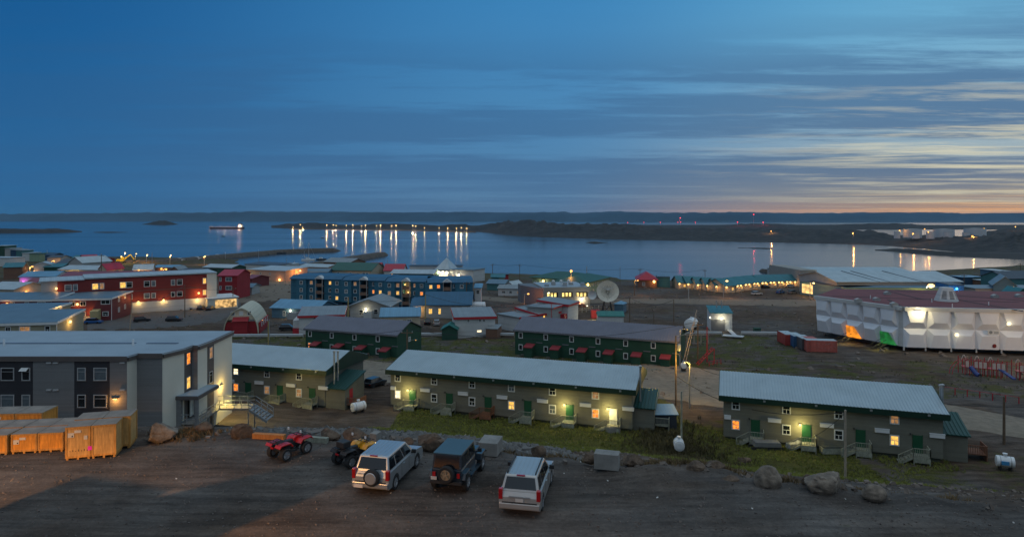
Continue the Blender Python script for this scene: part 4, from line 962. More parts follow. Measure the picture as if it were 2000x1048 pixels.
# ------------------------------------------------------------------ cars
TYRE = mat('tyre_rubber', (0.016, 0.016, 0.017), 0.85, var=0.2)
RIMM = mat('wheel_alloy', (0.42, 0.43, 0.45), 0.35, 0.7)
RIMT = mat('tan_wheel', (0.40, 0.30, 0.20), 0.45, 0.4)
CGL = glass('car_glass', (0.008, 0.010, 0.013), 0.05)
TAIL = mat('tail_lamp_red', (0.40, 0.008, 0.012), 0.2, coat=0.6)
PLAT = mat('number_plate', (0.52, 0.5, 0.48), 0.5)
BLKP = mat('black_plastic', (0.02, 0.02, 0.022), 0.6)
def wheel(parent, x, y, r, w, rim=RIMM, name='wheel'):
    o = empty(name, (x, y, r)); o.parent = parent; s = 1 if x > 0 else -1
    kt = 'ty%.2f%.2f' % (r, w)
    shared('tyre', kt, lambda: MB().ring([(r * 0.62, -w / 2), (r * 0.93, -w / 2), (r, -w * 0.36), (r, w * 0.36), (r * 0.93, w / 2), (r * 0.62, w / 2), (r * 0.6, w * 0.2)], (0, 0, 0), 22, 'x', False), TYRE, o, (0, 0, 0))
    def rm():
        m = MB().ring([(r * 0.62, -w * 0.2), (r * 0.66, w * 0.44), (r * 0.60, w * 0.46), (r * 0.56, w * 0.3), (0.02, w * 0.32)], (0, 0, 0), 18, 'x')
        for k in range(5):
            a = 2 * math.pi * k / 5; m.bar((w * 0.38, 0.04 * math.cos(a), 0.04 * math.sin(a)), (w * 0.42, r * 0.6 * math.cos(a), r * 0.6 * math.sin(a)), r * 0.16, 0.04)
        return m.ring([(r * 0.15, w * 0.3), (r * 0.13, w * 0.47)], (0, 0, 0), 8, 'x')
    shared('rim', 'rm' + kt, rm, rim, o, (0, 0, 0), 0 if s > 0 else math.pi)
    return o
def quadpt(Q, u, v): a = Q[0].lerp(Q[1], u); b = Q[3].lerp(Q[2], u); return a.lerp(b, v)
def pane_on(m, Q, u0, u1, v0, v1, off=0.006):
    Q = [Vector(q) for q in Q]; n = (Q[1] - Q[0]).cross(Q[3] - Q[0]).normalized() * off
    P = [quadpt(Q, u, v) + n for u, v in ((u0, v0), (u1, v0), (u1, v1), (u0, v1))]; P2 = [p - n * 2.5 for p in P]
    return m.add(P + P2, [(0, 1, 2, 3), (7, 6, 5, 4), (0, 4, 5, 1), (1, 5, 6, 2), (2, 6, 7, 3), (3, 7, 4, 0)])
def suv(name, label, loc, rz, paint, Lc=4.4, Wc=1.76, H=1.68, wb=2.63, spare=None, rails=False, boxy=0.0, wr=0.35, side_windows=3, ribs=True):
    t = empty(name, loc, rz, label, 'car', 'cars parked on the lot'); hw = Wc / 2; yr = -Lc / 2; yf = Lc / 2
    ar = wr + 0.06; cyR = -wb / 2 - 0.02; cyF = wb / 2 + 0.05; zb = 0.30; belt = 1.0
    def arch(c): return [(c + ar * math.cos(a), wr + ar * math.sin(a)) for a in [math.radians(q) for q in (-8, 20, 50, 80, 110, 140, 170, 188)]]
    prof = [(yr + 0.04, zb), (cyR - ar, zb)] + arch(cyR)[::-1] + arch(cyF)[::-1] + [(yf - 0.08, zb), (yf, 0.45), (yf, 0.66), (yf - 0.12, 0.86), (yf - 0.95, belt - 0.02), (yf - 1.25, belt + 0.02), (yr + 0.10, belt + 0.02), (yr, 0.82), (yr - 0.02, 0.5)]
    MB().prism(prof, -hw, hw, 'x').build('body', paint, t, bevel=0.05)
    r0, r1 = yr + 0.10, yr + 0.38; f0, f1 = yf - 1.12, yf - 1.85; b_, tw = hw - 0.05, hw - 0.20
    zl, zt = belt, H - 0.03
    V = {k: Vector(v) for k, v in {'rlb': (-b_, r0, zl), 'rrb': (b_, r0, zl), 'rlt': (-tw, r1, zt), 'rrt': (tw, r1, zt), 'flb': (-b_, f0, zl), 'frb': (b_, f0, zl), 'flt': (-tw, f1, zt), 'frt': (tw, f1, zt)}.items()}
    MB().add([V[k] for k in ('rlb', 'rrb', 'rrt', 'rlt', 'flb', 'frb', 'frt', 'flt')], [(0, 1, 2, 3), (5, 4, 7, 6), (1, 5, 6, 2), (4, 0, 3, 7), (3, 2, 6, 7), (0, 4, 5, 1)]).build('cabin', paint, t, bevel=0.045)
    rear = [V['rlb'], V['rrb'], V['rrt'], V['rlt']]; pane_on(MB(), rear, 0.07, 0.93, 0.18, 0.88, 0.012).build('rear_window', CGL, t)
    fr = [V['frb'], V['flb'], V['flt'], V['frt']]; pane_on(MB(), fr, 0.05, 0.95, 0.08, 0.93, 0.012).build('windscreen', CGL, t)
    for Q in ([V['rrb'], V['frb'], V['frt'], V['rrt']], [V['flb'], V['rlb'], V['rlt'], V['flt']]):
        cuts = [(0.05, 0.27), (0.31, 0.60), (0.63, 0.92)] if side_windows == 3 else [(0.06, 0.46), (0.52, 0.90)]
        if Q[0] is V['flb']: cuts = [(1 - b, 1 - a) for a, b in cuts][::-1]
        for a, b in cuts: pane_on(MB(), Q, a, b, 0.14, 0.86, 0.012).build('side_window', CGL, t)
    for s in (-1, 1):
        lo = MB().box(s * (hw - 0.16), s * (hw + 0.012), yr - 0.03, yr + 0.16, 0.72, 1.16) if s > 0 else MB().box(-hw - 0.012, -hw + 0.16, yr - 0.03, yr + 0.16, 0.72, 1.16)
        lo.build('tail_lamp', TAIL, t, bevel=0.02)
        x0 = s * (hw + 0.10); MB().box(x0 - 0.11, x0 + 0.11, f0 - 0.45, f0 - 0.33, 1.02, 1.2).bar((s * (hw - 0.05), f0 - 0.39, 1.05), (x0, f0 - 0.39, 1.08), 0.05).build('mirror', BLKP, t, bevel=0.02)
        MB().box(x0 * 0.0 + s * 0.45 - 0.18, s * 0.45 + 0.18, yf - 0.06, yf + 0.012, 0.62, 0.8).build('headlight', mat('headlight_glass', (0.5, 0.5, 0.52), 0.15, 0.3), t)
        for yy in (-0.35, 0.55): MB().box(s * hw + (0.001 if s > 0 else -0.03), s * hw + (0.03 if s > 0 else -0.001), yy - 0.1, yy + 0.1, 0.88, 0.91).build('door_handle', paint, t)
        for yy in (-0.62, 0.28, 1.02): MB().box(s * hw - 0.004, s * hw + 0.004, yy - 0.008, yy + 0.008, 0.42, 0.98).build('door_gap', BLKP, t)
    MB().box(-hw + 0.02, hw - 0.02, yr - 0.10, yr + 0.06, 0.38, 0.60).build('rear_bumper', paint if boxy < 0.5 else BLKP, t, bevel=0.03)
    MB().box(-hw + 0.14, hw - 0.14, yr - 0.06, yr - 0.021, 0.605, 0.64).build('bumper_groove', BLKP, t)
    MB().box(-hw + 0.1, hw - 0.1, yf - 0.05, yf + 0.08, 0.35, 0.58).build('front_bumper', BLKP, t, bevel=0.03)
    MB().box(-0.18, 0.18, r1 - 0.06, r1 + 0.02, H - 0.055, H - 0.01).build('brake_light', TAIL, t)
    if ribs:
        for k in range(6): x = -tw + 0.2 + k * (2 * tw - 0.4) / 5; MB().box(x - 0.02, x + 0.02, r1 + 0.12, f1 - 0.1, H - 0.035, H - 0.016).build('roof_rib', paint, t)
    if rails:
        for s in (-1, 1):
            MB().bar((s * (tw - 0.07), r1 + 0.15, H + 0.03), (s * (tw - 0.07), f1 - 0.1, H + 0.03), 0.04).box(s * (tw - 0.07) - 0.025, s * (tw - 0.07) + 0.025, r1 + 0.12, r1 + 0.25, H - 0.04, H + 0.03).box(s * (tw - 0.07) - 0.025, s * (tw - 0.07) + 0.025, f1 - 0.22, f1 - 0.1, H - 0.04, H + 0.03).build('roof_rail', BLKP, t)
        MB().box(-0.45, 0.45, yr - 0.045, yr - 0.005, 0.83, 0.88).build('tailgate_trim', LMET, t)
    for x in (-1, 1):
        for y in (cyR, cyF): wheel(t, x * (hw - 0.11), y, wr, 0.22)
    if spare:
        o = empty('spare_wheel', (0.12, yr - 0.14, 0.86)); o.parent = t
        MB().ring([(0.2, 0.12), (0.36, 0.12), (0.38, 0.04), (0.38, -0.06), (0.33, -0.12), (0.27, -0.13)], (0, 0, 0), 24, 'y').build('tyre', TYRE, o)
        MB().ring([(0.27, 0.0), (0.27, -0.135), (0.24, -0.155), (0.02, -0.16)], (0, 0, 0), 24, 'y').build('cover', paint, o)
        MB().box(-0.22, 0.22, yr - 0.12, yr - 0.07, 0.36, 0.50).build('number_plate', PLAT, t, loc=(-0.55, 0, 0))
        MB().box(-0.62, -0.38, yr - 0.024, yr - 0.018, 0.93, 0.97).build('badge', LMET, t)
    else: MB().box(-0.17, 0.17, yr - 0.05, yr - 0.012, 0.66, 0.80).build('number_plate', PLAT, t)
    return t
SIL = mat('silver_paint', (0.40, 0.42, 0.44), 0.32, 0.55, var=0.05, scale=0.7, coat=0.5)
SIL2 = mat('champagne_paint', (0.46, 0.44, 0.42), 0.34, 0.5, var=0.06, scale=0.7, coat=0.5)
def cloc(pa, pb, halfw, wb, back=0.0):
    """rear right and front right wheel feet -> car centre and heading"""
    a = PT(*pa, LOTZ); b = PT(*pb, LOTZ); d = (b - a).normalized(); left = Vector((-d.y, d.x, 0))
    c = (a + b) / 2 + left * halfw; return c, math.atan2(d.y, d.x) - math.pi / 2
c, r = cloc((770, 955), (811, 913), 0.8, 2.64); suv('car', 'silver compact off roader with a covered spare wheel on its tailgate', c, r, SIL, 4.3, 1.78, 1.70, 2.6, spare=True)
c, r = cloc((1057, 996), (1074, 945), 0.8, 2.63); suv('car', 'champagne silver wagon with black roof rails, nearest to the camera', c, r, SIL2, 4.4, 1.76, 1.66, 2.63, rails=True)
def jeep(label, loc, rz):
    t = empty('car', loc, rz, label, 'car', 'cars parked on the lot'); P = mat('navy_paint', (0.012, 0.024, 0.038), 0.35, 0.1, var=0.1, coat=0.5); T = mat('blue_hardtop', (0.045, 0.095, 0.125), 0.5, var=0.08, scale=0.8)
    wr = 0.38; MB().box(-0.72, 0.72, -1.85, 0.35, 0.48, 1.12).build('body', P, t, bevel=0.04)
    MB().prism([(0.35, 0.55), (1.75, 0.55), (1.75, 1.0), (1.68, 1.06), (0.35, 1.12)], -0.55, 0.55, 'x').build('bonnet', P, t, bevel=0.05)
    MB().add([(-0.70, -1.83, 1.12), (0.70, -1.83, 1.12), (0.66, -1.72, 1.76), (-0.66, -1.72, 1.76), (-0.70, 0.52, 1.12), (0.70, 0.52, 1.12), (0.66, 0.25, 1.76), (-0.66, 0.25, 1.76)], [(0, 1, 2, 3), (5, 4, 7, 6), (1, 5, 6, 2), (4, 0, 3, 7), (3, 2, 6, 7), (0, 4, 5, 1)]).build('hardtop', P, t, bevel=0.03)
    MB().box(-0.68, 0.68, -1.75, 0.28, 1.75, 1.80).build('roof', T, t, bevel=0.02)
    Q = [Vector(v) for v in ((-0.70, -1.83, 1.12), (0.70, -1.83, 1.12), (0.66, -1.72, 1.76), (-0.66, -1.72, 1.76))]
    pane_on(MB(), Q, 0.07, 0.93, 0.08, 0.92, 0.012).build('rear_window', CGL, t)
    for Q in ([Vector(v) for v in ((0.70, -1.83, 1.12), (0.70, 0.52, 1.12), (0.66, 0.25, 1.76), (0.66, -1.72, 1.76))], [Vector(v) for v in ((-0.70, 0.52, 1.12), (-0.70, -1.83, 1.12), (-0.66, -1.72, 1.76), (-0.66, 0.25, 1.76))]):
        for a, b in (((0.07, 0.50), (0.58, 0.92)) if Q[0].x > 0 else ((0.08, 0.42), (0.50, 0.93))): pane_on(MB(), Q, a, b, 0.12, 0.86, 0.012).build('side_window', CGL, t)
    Q = [Vector(v) for v in ((0.70, 0.52, 1.12), (-0.70, 0.52, 1.12), (-0.66, 0.25, 1.76), (0.66, 0.25, 1.76))]; pane_on(MB(), Q, 0.06, 0.94, 0.1, 0.9, 0.012).build('windscreen', CGL, t)
    for s in (-1, 1):
        for (y0, y1) in ((-1.78, -0.78), (0.82, 1.82)):
            x0, x1 = sorted((s * 0.56, s * 0.88))
            MB().prism([(y0, 0.62), (y0 + 0.14, 0.84), (y1 - 0.2, 0.86), (y1, 0.72), (y1, 0.78), (y1 - 0.2, 0.93), (y0 + 0.1, 0.92), (y0 - 0.03, 0.66)], x0, x1, 'x').build('fender', P, t, bevel=0.02)
        MB().box(min(s * 0.68, s * 0.86), max(s * 0.68, s * 0.86), -0.7, 0.75, 0.42, 0.5).build('side_step', P, t)
        MB().box(s * 0.58 - 0.07, s * 0.58 + 0.07, -1.92, -1.86, 0.78, 0.98).build('tail_lamp', TAIL, t)
        MB().box(s * 0.92 - 0.09, s * 0.92 + 0.09, 0.38, 0.46, 1.2, 1.38).bar((s * 0.7, 0.42, 1.2), (s * 0.9, 0.42, 1.25), 0.04).build('mirror', BLKP, t)
        wheel(t, s * 0.74, -1.22, wr, 0.25); wheel(t, s * 0.74, 1.22, wr, 0.25)
        MB().ring([(0.1, 0), (0.1, 0.03)], (s * 0.36, 1.76, 0.86), 12, 'y').build('headlight', mat('headlight_glass', (0.5, 0.5, 0.52)), t)
    MB().box(-0.75, 0.75, -2.0, -1.87, 0.5, 0.62).build('rear_bumper', BLKP, t); MB().box(-0.7, 0.7, 1.8, 1.95, 0.5, 0.64).build('front_bumper', BLKP, t)
    o = empty('spare_wheel', (0.05, -2.02, 0.95)); o.parent = t
    MB().ring([(0.23, 0.13), (0.36, 0.13), (0.385, 0.06), (0.385, -0.07), (0.35, -0.12), (0.24, -0.12), (0.23, -0.02)], (0, 0, 0), 24, 'y', False).build('tyre', TYRE, o)
    m = MB().ring([(0.24, 0.1), (0.24, -0.10), (0.21, -0.11), (0.20, -0.04), (0.02, -0.04)], (0, 0, 0), 20, 'y')
    for k in range(5): a = 2 * math.pi * k / 5 + 0.3; m.bar((0, -0.08, 0), (0.22 * math.cos(a), -0.09, 0.22 * math.sin(a)), 0.06, 0.04)
    m.build('rim', RIMT, o); MB().box(-0.72, -0.44, -1.95, -1.905, 0.64, 0.78).build('number_plate', PLAT, t)
    return t
c, r = cloc((910, 955), (938, 917), 0.72, 2.4); jeep('dark navy boxy off roader with a hard top and tan spare wheel', c, r)
def atv(label, loc, rz, paint, cargo=False):
    t = empty('quad_bike', loc, rz, label, 'quad bike', 'quad bikes parked at the lot edge'); wr = 0.32
    MB().prism([(-0.75, 0.42), (0.8, 0.42), (0.85, 0.62), (0.2, 0.72), (-0.7, 0.7)], -0.16, 0.16, 'x').build('frame', BLKP, t, bevel=0.03)
    MB().add([(-0.17, -0.75, 0.74), (0.17, -0.75, 0.74), (0.14, 0.18, 0.72), (-0.14, 0.18, 0.72), (-0.15, -0.75, 0.90), (0.15, -0.75, 0.90), (0.11, 0.18, 0.84), (-0.11, 0.18, 0.84)], [(3, 2, 1, 0), (4, 5, 6, 7), (0, 1, 5, 4), (1, 2, 6, 5), (2, 3, 7, 6), (3, 0, 4, 7)]).build('seat', BLKP, t, bevel=0.03)
    MB().prism([(0.12, 0.72), (0.62, 0.70), (0.72, 0.92), (0.40, 1.02), (0.15, 0.9)], -0.15, 0.15, 'x').build('tank_cover', paint, t, bevel=0.03)
    for s in (-1, 1):
        x0, x1 = sorted((s * 0.14, s * 0.60)); nm = 'fender'
        MB().prism([(0.28, 0.62), (0.40, 0.78), (0.95, 0.80), (1.05, 0.68), (1.06, 0.73), (0.95, 0.87), (0.38, 0.86), (0.2, 0.66)], x0, x1, 'x').build(nm, paint, t, bevel=0.02)
        MB().prism([(-1.05, 0.70), (-0.95, 0.80), (-0.42, 0.80), (-0.25, 0.62), (-0.2, 0.66), (-0.38, 0.87), (-0.98, 0.87), (-1.08, 0.74)], x0, x1, 'x').build(nm, paint if not cargo else BLKP, t, bevel=0.02)
        wheel(t, s * 0.5, -0.66, wr, 0.28); wheel(t, s * 0.5, 0.66, wr, 0.26)
        MB().bar((s * 0.12, -0.66, 0.36), (s * 0.4, -0.66, 0.34), 0.06).bar((s * 0.12, 0.66, 0.36), (s * 0.4, 0.66, 0.34), 0.06).build('axle', DMET, t)
        MB().box(min(s * .16, s * .42), max(s * .16, s * .42), -0.28, 0.3, 0.34, 0.38).build('foot_board', BLKP, t)
        MB().box(s * 0.5 - 0.05, s * 0.5 + 0.05, 0.28, 0.32, 1.2, 1.32).build('mirror', BOXW, t)
    MB().tube([(-0.36, 0.18, 1.10), (-0.12, 0.32, 1.06), (0, 0.36, 0.98), (0.12, 0.32, 1.06), (0.36, 0.18, 1.10)], 0.022).build('handlebar', BLKP, t)
    for y0, y1 in ((-1.08, -0.5), (0.5, 1.02)):
        m = MB()
        for k in range(5): x = -0.36 + 0.18 * k; m.box(x - 0.012, x + 0.012, y0, y1, 0.94, 0.965)
        for yy in (y0, (y0 + y1) / 2, y1): m.box(-0.4, 0.4, yy - 0.012, yy + 0.012, 0.93, 0.955)
        m.box(-0.3, -0.27, y0 + 0.1, y0 + 0.13, 0.8, 0.94).box(0.27, 0.3, y0 + 0.1, y0 + 0.13, 0.8, 0.94).build('rack', BLKP, t)
    MB().box(-0.12, 0.12, -1.12, -1.08, 0.66, 0.74).build('tail_lamp', TAIL, t)
    if cargo: MB().box(-0.28, 0.28, -0.95, -0.45, 0.97, 1.28).build('top_box', BLKP, t, bevel=0.04)
    return t
REDP = mat('red_plastic', (0.45, 0.012, 0.015), 0.35, coat=0.3); YELP = mat('yellow_plastic', (0.65, 0.30, 0.01), 0.35, coat=0.3)
p = PT(566, 888, LOTZ); atv('red quad bike with black seat, at the left', p, math.radians(-33), REDP)
p = PT(692, 901, LOTZ); atv('black quad bike with yellow front panels and a rear box', p, math.radians(-36), YELP, True)
# ------------------------------------------------------------------ sodium street lamp standing just outside the picture, and the two low sheds whose roofs shade the lot
def street_lamp(loc, h, label, col, watts, bulb=BULBO, arm=1.6, rz=0.0, wood=False, group='street lamps', r=0.12, br=0.3, kind='street_lamp', spot=None):
    t = empty(kind, loc, rz, label, 'street lamp', group)
    MB().tube([(0, 0, -0.5), (0, 0, h)], r, 8, r * 0.6).build('pole', WOODP if wood else LMET, t)
    if arm: MB().tube([(0, 0, h - 0.6), (arm * 0.4, 0, h - 0.05), (arm, 0, h)], 0.05, 6).build('arm', LMET, t)
    MB().box(arm - 0.15, arm + 0.45, -0.14, 0.14, h - 0.03, h + 0.12).build('lamp_head', LMET, t)
    MB().ball((arm + 0.15, 0, h - 0.1), br, 8, 5, 0.6).build('bulb', bulb, t)
    if watts: plight(t, (arm + 0.15, 0, h - 0.25 - br), watts, col, 0.15, spot=spot)
    return t
WOODP = mat('pole_wood', (0.14, 0.095, 0.06), 0.9, var=0.3, scale=2, kind='wood')
street_lamp((-27.5, 8.0, LOTZ), 9.2, 'street lamp beside the lot, just outside the left edge of the view', (1.0, 0.46, 0.13), 44000, rz=0.0, br=0.15, group='', spot=157)
shed = empty('side_house', (0, 0, LOTZ), 0, 'flat roofed house beside the lot, outside the left edge of the view', 'house')
MB().prism([(-24.6, 14.2), (-23.9, 17.6), (-23.4, 18.8), (-21.2, 18.0), (-21.5, 16.9), (-21.6, 13.6)], 0, 4.5, 'z').build('wall', GRYS, shed)
MB().prism([(-24.7, 14.1), (-24.0, 17.6), (-23.45, 18.9), (-21.1, 18.1), (-21.4, 16.9), (-21.5, 13.5)], 4.5, 4.7, 'z').build('roof', BLRF, shed)
shed2 = empty('side_house', (0, 0, LOTZ), 0, 'narrow flat roofed house beside the lot, outside the left edge of the view', 'house')
MB().prism([(-21.2, 17.6), (-17.3, 20.6), (-16.5, 19.8), (-19.2, 16.2), (-19.8, 14.0), (-21.0, 14.0)], 0, 4.5, 'z').build('wall', GRYS, shed2)
MB().prism([(-21.3, 17.65), (-17.3, 20.7), (-16.4, 19.8), (-19.1, 16.2), (-19.7, 13.9), (-21.1, 13.9)], 4.5, 4.7, 'z').build('roof', BLRF, shed2)
# ------------------------------------------------------------------ colours of the town
def WM(n, c, st=0.25, v=0.1): return mat(n, c, 0.8, var=v, scale=0.3, kind='siding', step=st)
def RM(n, c, r=0.5, me=0.15, st=0.5): return mat(n, c, r, me, var=0.12, scale=0.3, kind='corr', step=st)
TAN = WM('tan_siding', (0.30, 0.28, 0.20)); DKR = WM('dark_red_siding', (0.15, 0.028, 0.032)); HRD = WM('hotel_red_siding', (0.19, 0.024, 0.022), 0.4)
BLS = WM('blue_siding', (0.03, 0.135, 0.205), 0.6); BLS2 = WM('grey_blue_siding', (0.075, 0.155, 0.22), 0.3); LGR = WM('light_grey_siding', (0.33, 0.34, 0.34), 0.3)
WHS = WM('white_siding', (0.52, 0.53, 0.53), 0.3, 0.07); CRS = WM('cream_siding', (0.46, 0.38, 0.28), 0.3); PNK = WM('pinkish_siding', (0.42, 0.28, 0.22), 0.3)
GNS = WM('mint_siding', (0.22, 0.30, 0.20), 0.3); DGS = WM('deep_green_siding', (0.02, 0.07, 0.05), 0.3); RDS = WM('bright_red_siding', (0.30, 0.018, 0.025), 0.3); BRS = WM('brown_siding', (0.17, 0.09, 0.06), 0.3)
NVS = WM('navy_siding', (0.02, 0.06, 0.12), 0.3); TLS = WM('teal_siding', (0.05, 0.16, 0.17), 0.3)
BLR = RM('steel_blue_roof', (0.10, 0.17, 0.23)); RBL = RM('royal_blue_roof', (0.008, 0.085, 0.17)); SKR = RM('sky_blue_roof', (0.12, 0.27, 0.40)); LTR = RM('pale_roof', (0.38, 0.44, 0.47))
GYR = RM('grey_shingle_roof', (0.22, 0.24, 0.25)); MAR = RM('maroon_roof', (0.20, 0.035, 0.055)); CRM = RM('crimson_roof', (0.36, 0.012, 0.035)); TEA = RM('teal_roof', (0.015, 0.15, 0.13)); DKRF = RM('dark_roof', (0.05, 0.06, 0.08)); GRN2 = RM('dark_green_roof', (0.01, 0.075, 0.05)); TLB = RM('teal_blue_roof', (0.02, 0.14, 0.17))
REDT = mat('red_trim', (0.42, 0.02, 0.03), 0.5, var=0.08)
O_ = DGL; Y_ = LITY; R_O = LITO; D_ = LITD; W_L = LITW; B_ = BLIND
# foreground left: tan, then the red pair
t, w = house('house', 'tan house with a wide blue grey roof, directly behind the big grey block', 'house', (-110, 635), (110, 629.5), 7.0, 7.6, 11, 'shed', 1.0, TAN, BLR, wins=[(0.565, 6.3, 1.0, 1.4, O_, 'two'), (0.715, 6.4, 2.0, 1.3, D_, 'two'), (0.92, 6.3, 1.0, 1.4, O_, 'cross'), (0.3, 6.3, 1.0, 1.4), (0.12, 6.3, 1.0, 1.4)], ov=0.25, trim=WHT_T)
o = wall_lamp(t, (0, 0, 0), 0, YEL, BULB, 0.3); o.location = (w + 0.01, 5.0, 7.0); o.rotation_euler = (0, 0, math.pi / 2); plight(t, (w + 1.0, 5.0, 6.7), 170, (1, 0.55, 0.14), 0.1)
t, w = house('house', 'tan house with stepped blue grey roof behind the nearest tan house', 'house', (-60, 611), (84, 608), 6.8, 7.4, 12, 'shed', 0.35, TAN, BLR, wins=[(0.5, 6.4, 2.0, 1.2, O_, 'two'), (0.9, 6.4, 1.2, 1.2, O_, 'two')], ov=0.2, trim=WHT_T)
win(t, 4.5, 7.0, 1.2, 1.4, W_L, rot=math.pi / 2, y=w); win(t, 7.5, 7.2, 1.0, 1.4, D_, rot=math.pi / 2, y=w); plight(t, (w + 1.2, 6, 7.2), 120, (1, 0.55, 0.14), 0.1)
t, w = house('house', 'dark red house with white trimmed roof, its left half behind the tan houses', 'house', (-90, 586), (100, 585.5), 6.5, 6.0, 9, 'shed', 1.0, DKR, BLR, wins=[(0.60, 4.8, 1.3, 1.3, B_, 'two'), (0.75, 4.8, 1.2, 1.3, B_, 'two'), (0.9, 4.8, 2.2, 1.4, O_, 'two'), (0.35, 4.8, 1.6, 1.3, O_)], lamps=[(0.55, 4.9, 90, SOD, BULBO, 0.4)], ov=0.3, trim=WHT_T)
t, w = house('house', 'dark red two storey house with white trim before the hotel', 'house', (101, 585), (217.6, 582.4), 6.7, 5.9, 15, 'shed', 0.35, DKR, BLR, wins=[(0.34, 4.6, 1.5, 1.3, O_, 'two'), (0.52, 4.6, 1.5, 1.3, O_, 'two'), (0.9, 4.9, 2.4, 1.3, O_, 'two'), (0.9, 1.6, 1.6, 1.3, O_, 'cross'), (0.1, 4.7, 2.2, 0.8, O_, 'two'), (0.52, 1.7, 1.4, 1.2, B_)], swins=[(0.35, 5.0, 1.2, 1.4, B_), (0.65, 5.3, 1.2, 1.4, B_), (0.35, 2.0, 1.2, 1.4, B_), (0.65, 2.3, 1.2, 1.4, B_)], lamps=[(0.43, 4.5, 80, SOD, BULB, 0.35), (0.37, 1.9, 60, SOD, BULB, 0.3), (0.665, 2.3, 120, SOD, BULB, 0.35)], ov=0.25, trim=WHT_T)
MB().prism([(-2.2, -1.2), (0, -1.2), (0, 3.0), (-2.2, 2.6)], w * 0.69, w * 0.69 + 2.0, 'x').build('entry_porch', WM('yellow_siding', (0.45, 0.36, 0.18)), t)
MB().prism([(-2.5, -1.5), (-0.1, 1.0), (0, 1.0), (0, -1.5)], w * 0.69 - 2.2, w * 0.69, 'x').build('entry_stairs', POR, t)
plight(t, (w + 1.2, 9, 5.2), 110, SOD, 0.1); plight(t, (w + 1.0, 13, 4.2), 60, SOD, 0.1)
# long red hotel
A = PT(80, 548.5, 17.0); B = PT(423, 533, 17.0); rz, W = frame_from(A, B); zb = 5.6; h = 11.4
t = empty('hotel', (A.x, A.y, zb), rz, 'long flat roofed red hotel with a pale ground floor and orange lit right end', 'hotel')
fx = lambda px: wfr(A, B, px) * W
MB().box(0, fx(112), 0, 14, 1, h - 0.3).build('wall_panel', LGR, t); MB().box(fx(112) + .01, fx(404), 0.02, 15, 3.4, h - 0.3).build('wall', HRD, t)
MB().box(-5, fx(404), -0.35, 15, -2, 3.39).build('ground_floor', WHS, t); MB().box(fx(404) + .01, W, -0.05, 13, 3.4, h - 0.05).build('end_wall', CREM, t)
MB().box(fx(404) - .4, W + 6, -3.5, 8, -1.5, 3.2).build('entrance_wing', CREM, t); MB().box(fx(404) - .6, W + 6.3, -3.8, 8.3, 3.2, 3.5).build('entrance_roof', WHT_T, t)
MB().box(-0.5, fx(165), -0.5, 15, h - 0.3, h - 0.05).build('roof', LTR, t); MB().box(fx(165) + .01, W + 0.1, -0.3, 15.5, h - 0.04, h + 0.35).build('roof', LTR, t)
MB().box(fx(112), fx(404), -0.04, 0.01, 6.85, 7.0).build('trim_band', TAUP, t)
for px, pn_ in ((133, B_), (147, B_), (186, Y_), (199, D_), (240, Y_), (252.5, O_), (287, O_), (300, B_), (338, B_), (351, O_), (399.5, Y_)):
    wd = 1.7 if px in (133, 186, 252.5, 287, 351, 240) else 1.2
    win(t, fx(px), 9.0, wd if px != 399.5 else 1.1, 1.9, pn_, style='bar', ft=0.14)
    if px > 230: win(t, fx(px), 5.2, wd if px != 399.5 else 1.1, 1.7, (Y_ if px in (240, 399.5) else B_ if px < 330 else O_), style='bar', ft=0.14)
for px, zz, wt, c in ((270, 3.5, 150, (1, .6, .18)), (319, 3.6, 160, (1, .6, .18)), (385, 3.1, 170, (1, .6, .18)), (388, 5.1, 260, SOD), (110, 9, 60, SOD)):
    wall_lamp(t, (fx(px), -0.38 if zz < 4 else -0.01, zz), wt, c, BULB, 0.3, off=0.9 if zz < 4 else 1.2)
MB().box(fx(416), W + 5.5, -3.56, -3.51, 0.2, 2.8).build('lit_glazing', emi('lobby_glass', (1.0, 0.6, 0.22), 0.7, 0.8, 0.9), t)
m = MB().box(W + 0.005, W + 0.12, 4.5, 5.3, 8.6, 10.4).box(W + 0.005, W + 0.12, 4.7, 5.1, 8.0, 8.5).build('sign', emi('sign_red', (1.0, 0.06, 0.04), 2.2), t)
MB().box(W + 0.005, W + 0.1, 4.6, 5.2, 4.2, 8.0).build('sign', emi('sign_white', (1.0, 0.9, 0.75), 1.8), t)
